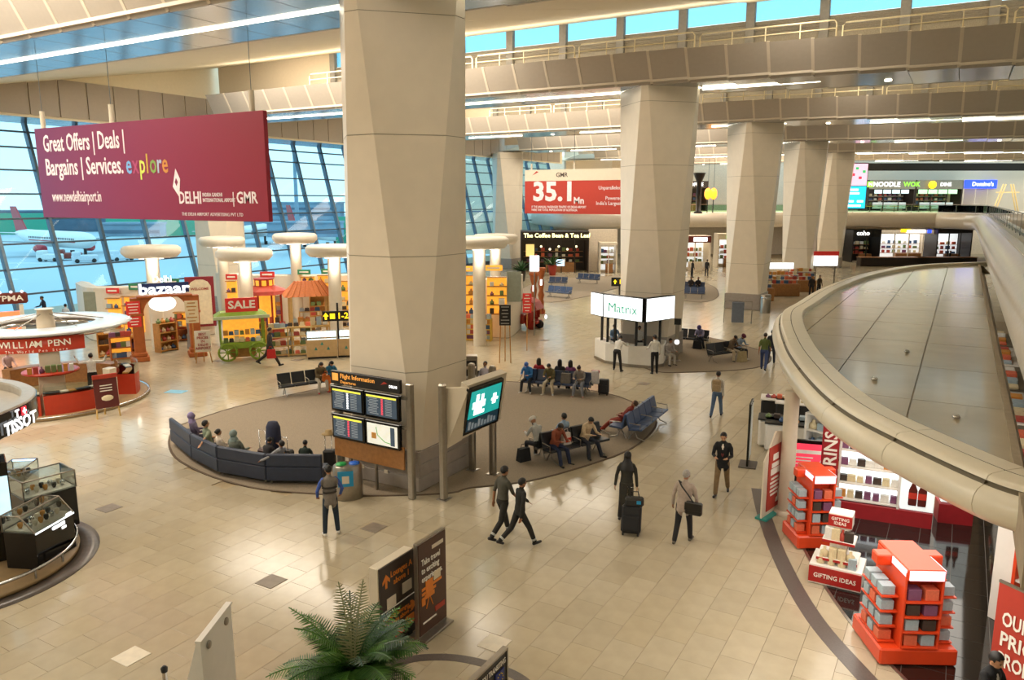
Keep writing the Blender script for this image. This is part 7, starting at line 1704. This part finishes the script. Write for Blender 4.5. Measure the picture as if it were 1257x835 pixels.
# ---------------------------------------------------------------- the apron outside
GZ = -5.5
m_fus = M('fuselage_white', 'e4e4e0', .3); m_tail = M('airliner_red', 'b03038', .35); m_eng = M('engine_grey', 'a8acb0', .3, metal=.5)
def airliner(p, rz, label, s=1.0):
    t = thing('airliner', label, 'airplane', (p[0], p[1], GZ), rz); t.scale = (s, s, s)
    Rr = 2.0; prof = [(.05, -.2), (.6, .3), (1.2, 1.2), (1.75, 3), (2.0, 5.5), (2.0, 27), (1.6, 32), (.9, 36), (.3, 38)]
    m = MB(); n = 20; vs = []
    for r, y in prof:
        lift = .0 if y < 27 else (y - 27) * .09
        for i in range(n): a = 2 * math.pi * i / n; vs.append((y, r * math.cos(a), 3.9 + lift + r * math.sin(a)))
    m.add(vs, [(j * n + i, j * n + (i + 1) % n, (j + 1) * n + (i + 1) % n, (j + 1) * n + i) for j in range(len(prof) - 1) for i in range(n)], 0, True); f = m.build('fuselage', m_fus, t)
    MB().prism([(31.5, 5.2), (37.5, 5.4), (39.5, 11.6), (36.8, 11.6)], -.18, .18).build('tail_fin', m_tail, t).rotation_euler[0] = math.pi / 2
    for sd in (-1, 1):
        MB().add([(13, sd * 1.7, 2.9), (19.5, sd * 1.7, 2.9), (22, sd * 16.5, 4.0), (20.4, sd * 16.5, 4.0), (13, sd * 1.7, 3.3), (19.5, sd * 1.7, 3.1), (22, sd * 16.5, 4.12), (20.4, sd * 16.5, 4.12)], BOX).build('wing', m_eng, t)
        MB().add([(34, sd * .5, 4.8), (37, sd * .5, 4.9), (38.3, sd * 6, 5.2), (36.6, sd * 6, 5.2), (34, sd * .5, 5), (37, sd * .5, 5.05), (38.3, sd * 6, 5.3), (36.6, sd * 6, 5.3)], BOX).build('tailplane', m_fus, t)
        MB().lathe([(.7, -2), (1.0, -1.6), (1.05, .6), (.6, 2.2)], 14).build('engine', m_tail, t, (14, sd * 5.6, 1.9)).rotation_euler[1] = math.pi / 2
        MB().cyl((17.5, sd * 3.5, .0), .5, 1.0, 10).build('wheel', m_black, t); 
        w = MB()
        for k in range(26): w.box((5.5 + k * .85, sd * 2.0, 4.2), (.32, .06, .42))
        w.build('cabin_windows', m_black, t)['kind'] = 'stuff'
    box('stripe', (16, 0, 3.5), (22, 4.06, .22), m_tail, t); MB().cyl((4.5, 0, 0), .35, 2.4, 8).build('nose_gear', m_black, t)
    return t
def far(px, hd, z=GZ): return hp(px, hd, z)
p = far(118, 178); q = far(0, 205); airliner(p, math.atan2(q[1] - p[1], q[0] - p[0]), 'white airliner with a red tail fin parked beyond the glass, left', 1.0)
p = far(330, 250); q = far(228, 175); airliner(p, math.atan2(q[1] - p[1], q[0] - p[0]), 'second airliner whose red tail fin shows below the maroon banner', 1.0)
p = far(420, 210); q = far(372, 232); airliner(p, math.atan2(q[1] - p[1], q[0] - p[0]), 'third airliner with pale tail parked behind the mushroom columns', 1.0)
m_hoard = M('hoarding_green', '3a9a7c', .6); m_bldg = M('terminal_blue_grey', '7f95a5', .6, var=.15, scale=.3); m_bl2 = M('terminal_dark_grey', '56687a', .6, var=.1, scale=.3)
def block(px0, px1, hd, z0, z1, mat, name, label, cat, dep=8, detail=True):
    a, b = hp(px0, hd), hp(px1, hd); mid = ((a[0] + b[0]) / 2, (a[1] + b[1]) / 2); w = math.hypot(a[0] - b[0], a[1] - b[1]); t = thing(name, label, cat, (mid[0], mid[1], z0), HEAD)
    MB().cbox((0, 0, (z1 - z0) / 2), (w, dep, z1 - z0), .1).build('wall', mat, t)
    if detail:
        for i in range(int((z1 - z0) / 2.2)): box('window_band', (0, -dep / 2 - .05, 1.2 + i * 2.2), (w * .96, .2, .8), m_bl2, t)
        box('roof_edge', (0, 0, z1 - z0 + .2), (w * 1.01, dep + 1, .5), m_bldg, t)
    return t
block(-140, 240, 330, GZ, 3.0, m_bl2, 'terminal_building', 'long low blue-grey terminal building beyond the left airliner', 'building'); block(240, 420, 290, GZ, 6.5, m_bldg, 'terminal_building', 'taller grey-blue terminal building beyond the mushroom columns', 'building'); block(430, 760, 300, GZ, 7.5, m_bl2, 'terminal_building', 'grey-blue concourse seen right of the near pillar', 'building')
block(-60, 60, 300, GZ, 2.6, m_hoard, 'hoarding', 'long green hoarding behind the left airliner', 'fence', 1, False); block(130, 240, 285, GZ, 2.0, m_hoard, 'hoarding', 'green hoarding below the maroon banner', 'fence', 1, False); block(412, 428, 200, GZ, 3.5, m_hoard, 'hoarding', 'green hoarding left of the near pillar', 'fence', 1, False)
block(130, 200, 200, -1.5, 1.6, m_bldg, 'jet_bridge', 'pale grey jet bridge below the maroon banner', 'jet bridge', 3.5); block(330, 420, 190, -1.2, 2.2, m_bldg, 'jet_bridge', 'grey-blue jet bridge behind the mushroom columns', 'jet bridge', 3.5)
for (px, hd) in ((140, 200), (190, 200), (345, 190), (405, 190)): pass
p = hp(365, 230); t = thing('light_mast', 'tall apron light mast seen through the glass', 'mast', (p[0], p[1], GZ)); MB().lathe([(.7, 0), (.35, 34)], 8).build('pole', m_bldg, t); box('lamp_rack', (0, 0, 34), (4, 4, 1), m_bl2, t)
for k, (px, hd, c_, l) in enumerate(((62, 168, 'd8d8d4', 'white baggage tug near the left airliner nose'), (85, 172, '8a3a30', 'red ground vehicle near the left airliner engine'), (105, 165, 'c8ccd0', 'white service truck at the left airliner nose'), (150, 170, 'd0d4d8', 'white ground truck below the maroon banner'), (330, 120, 'c8d0d8', 'white apron vehicle behind the mushroom columns'))):
    p = hp(px, hd, GZ); t = thing('service_vehicle', l, 'vehicle', (p[0], p[1], GZ), HEAD + .3 * k); MB().cbox((0, 0, 1.0), (5, 2.2, 1.3), .2).cbox((-1.6, 0, 1.9), (1.6, 2.1, 1.0), .2).build('body', M('vehicle_' + c_, c_, .4), t)
    for x in (-1.6, 1.6):
        for y in (-1.0, 1.0): MB().lathe([(.2, -.15), (.45, -.15), (.45, .15), (.2, .15)], 10).build('wheel', m_black, t, (x, y, .45)).rotation_euler[0] = math.pi / 2
# ---------------------------------------------------------------- lettering becomes mesh
dg = bpy.context.evaluated_depsgraph_get(); dg.update()
for o in [q for q in COL.objects if q.type == 'FONT']:
    me = bpy.data.meshes.new_from_object(o.evaluated_get(dg))
    if o.name in FIT and len(me.vertices):
        xs_ = [v.co.x for v in me.vertices]; k = FIT[o.name] / (max(xs_) - min(xs_)); o.scale = (k, 1, 1)
    n = o.name; q = bpy.data.objects.new('lettering', me); COL.objects.link(q); q.parent = o.parent
    q.location = o.location; q.rotation_euler = o.rotation_euler; q.scale = o.scale
    bpy.data.objects.remove(o)
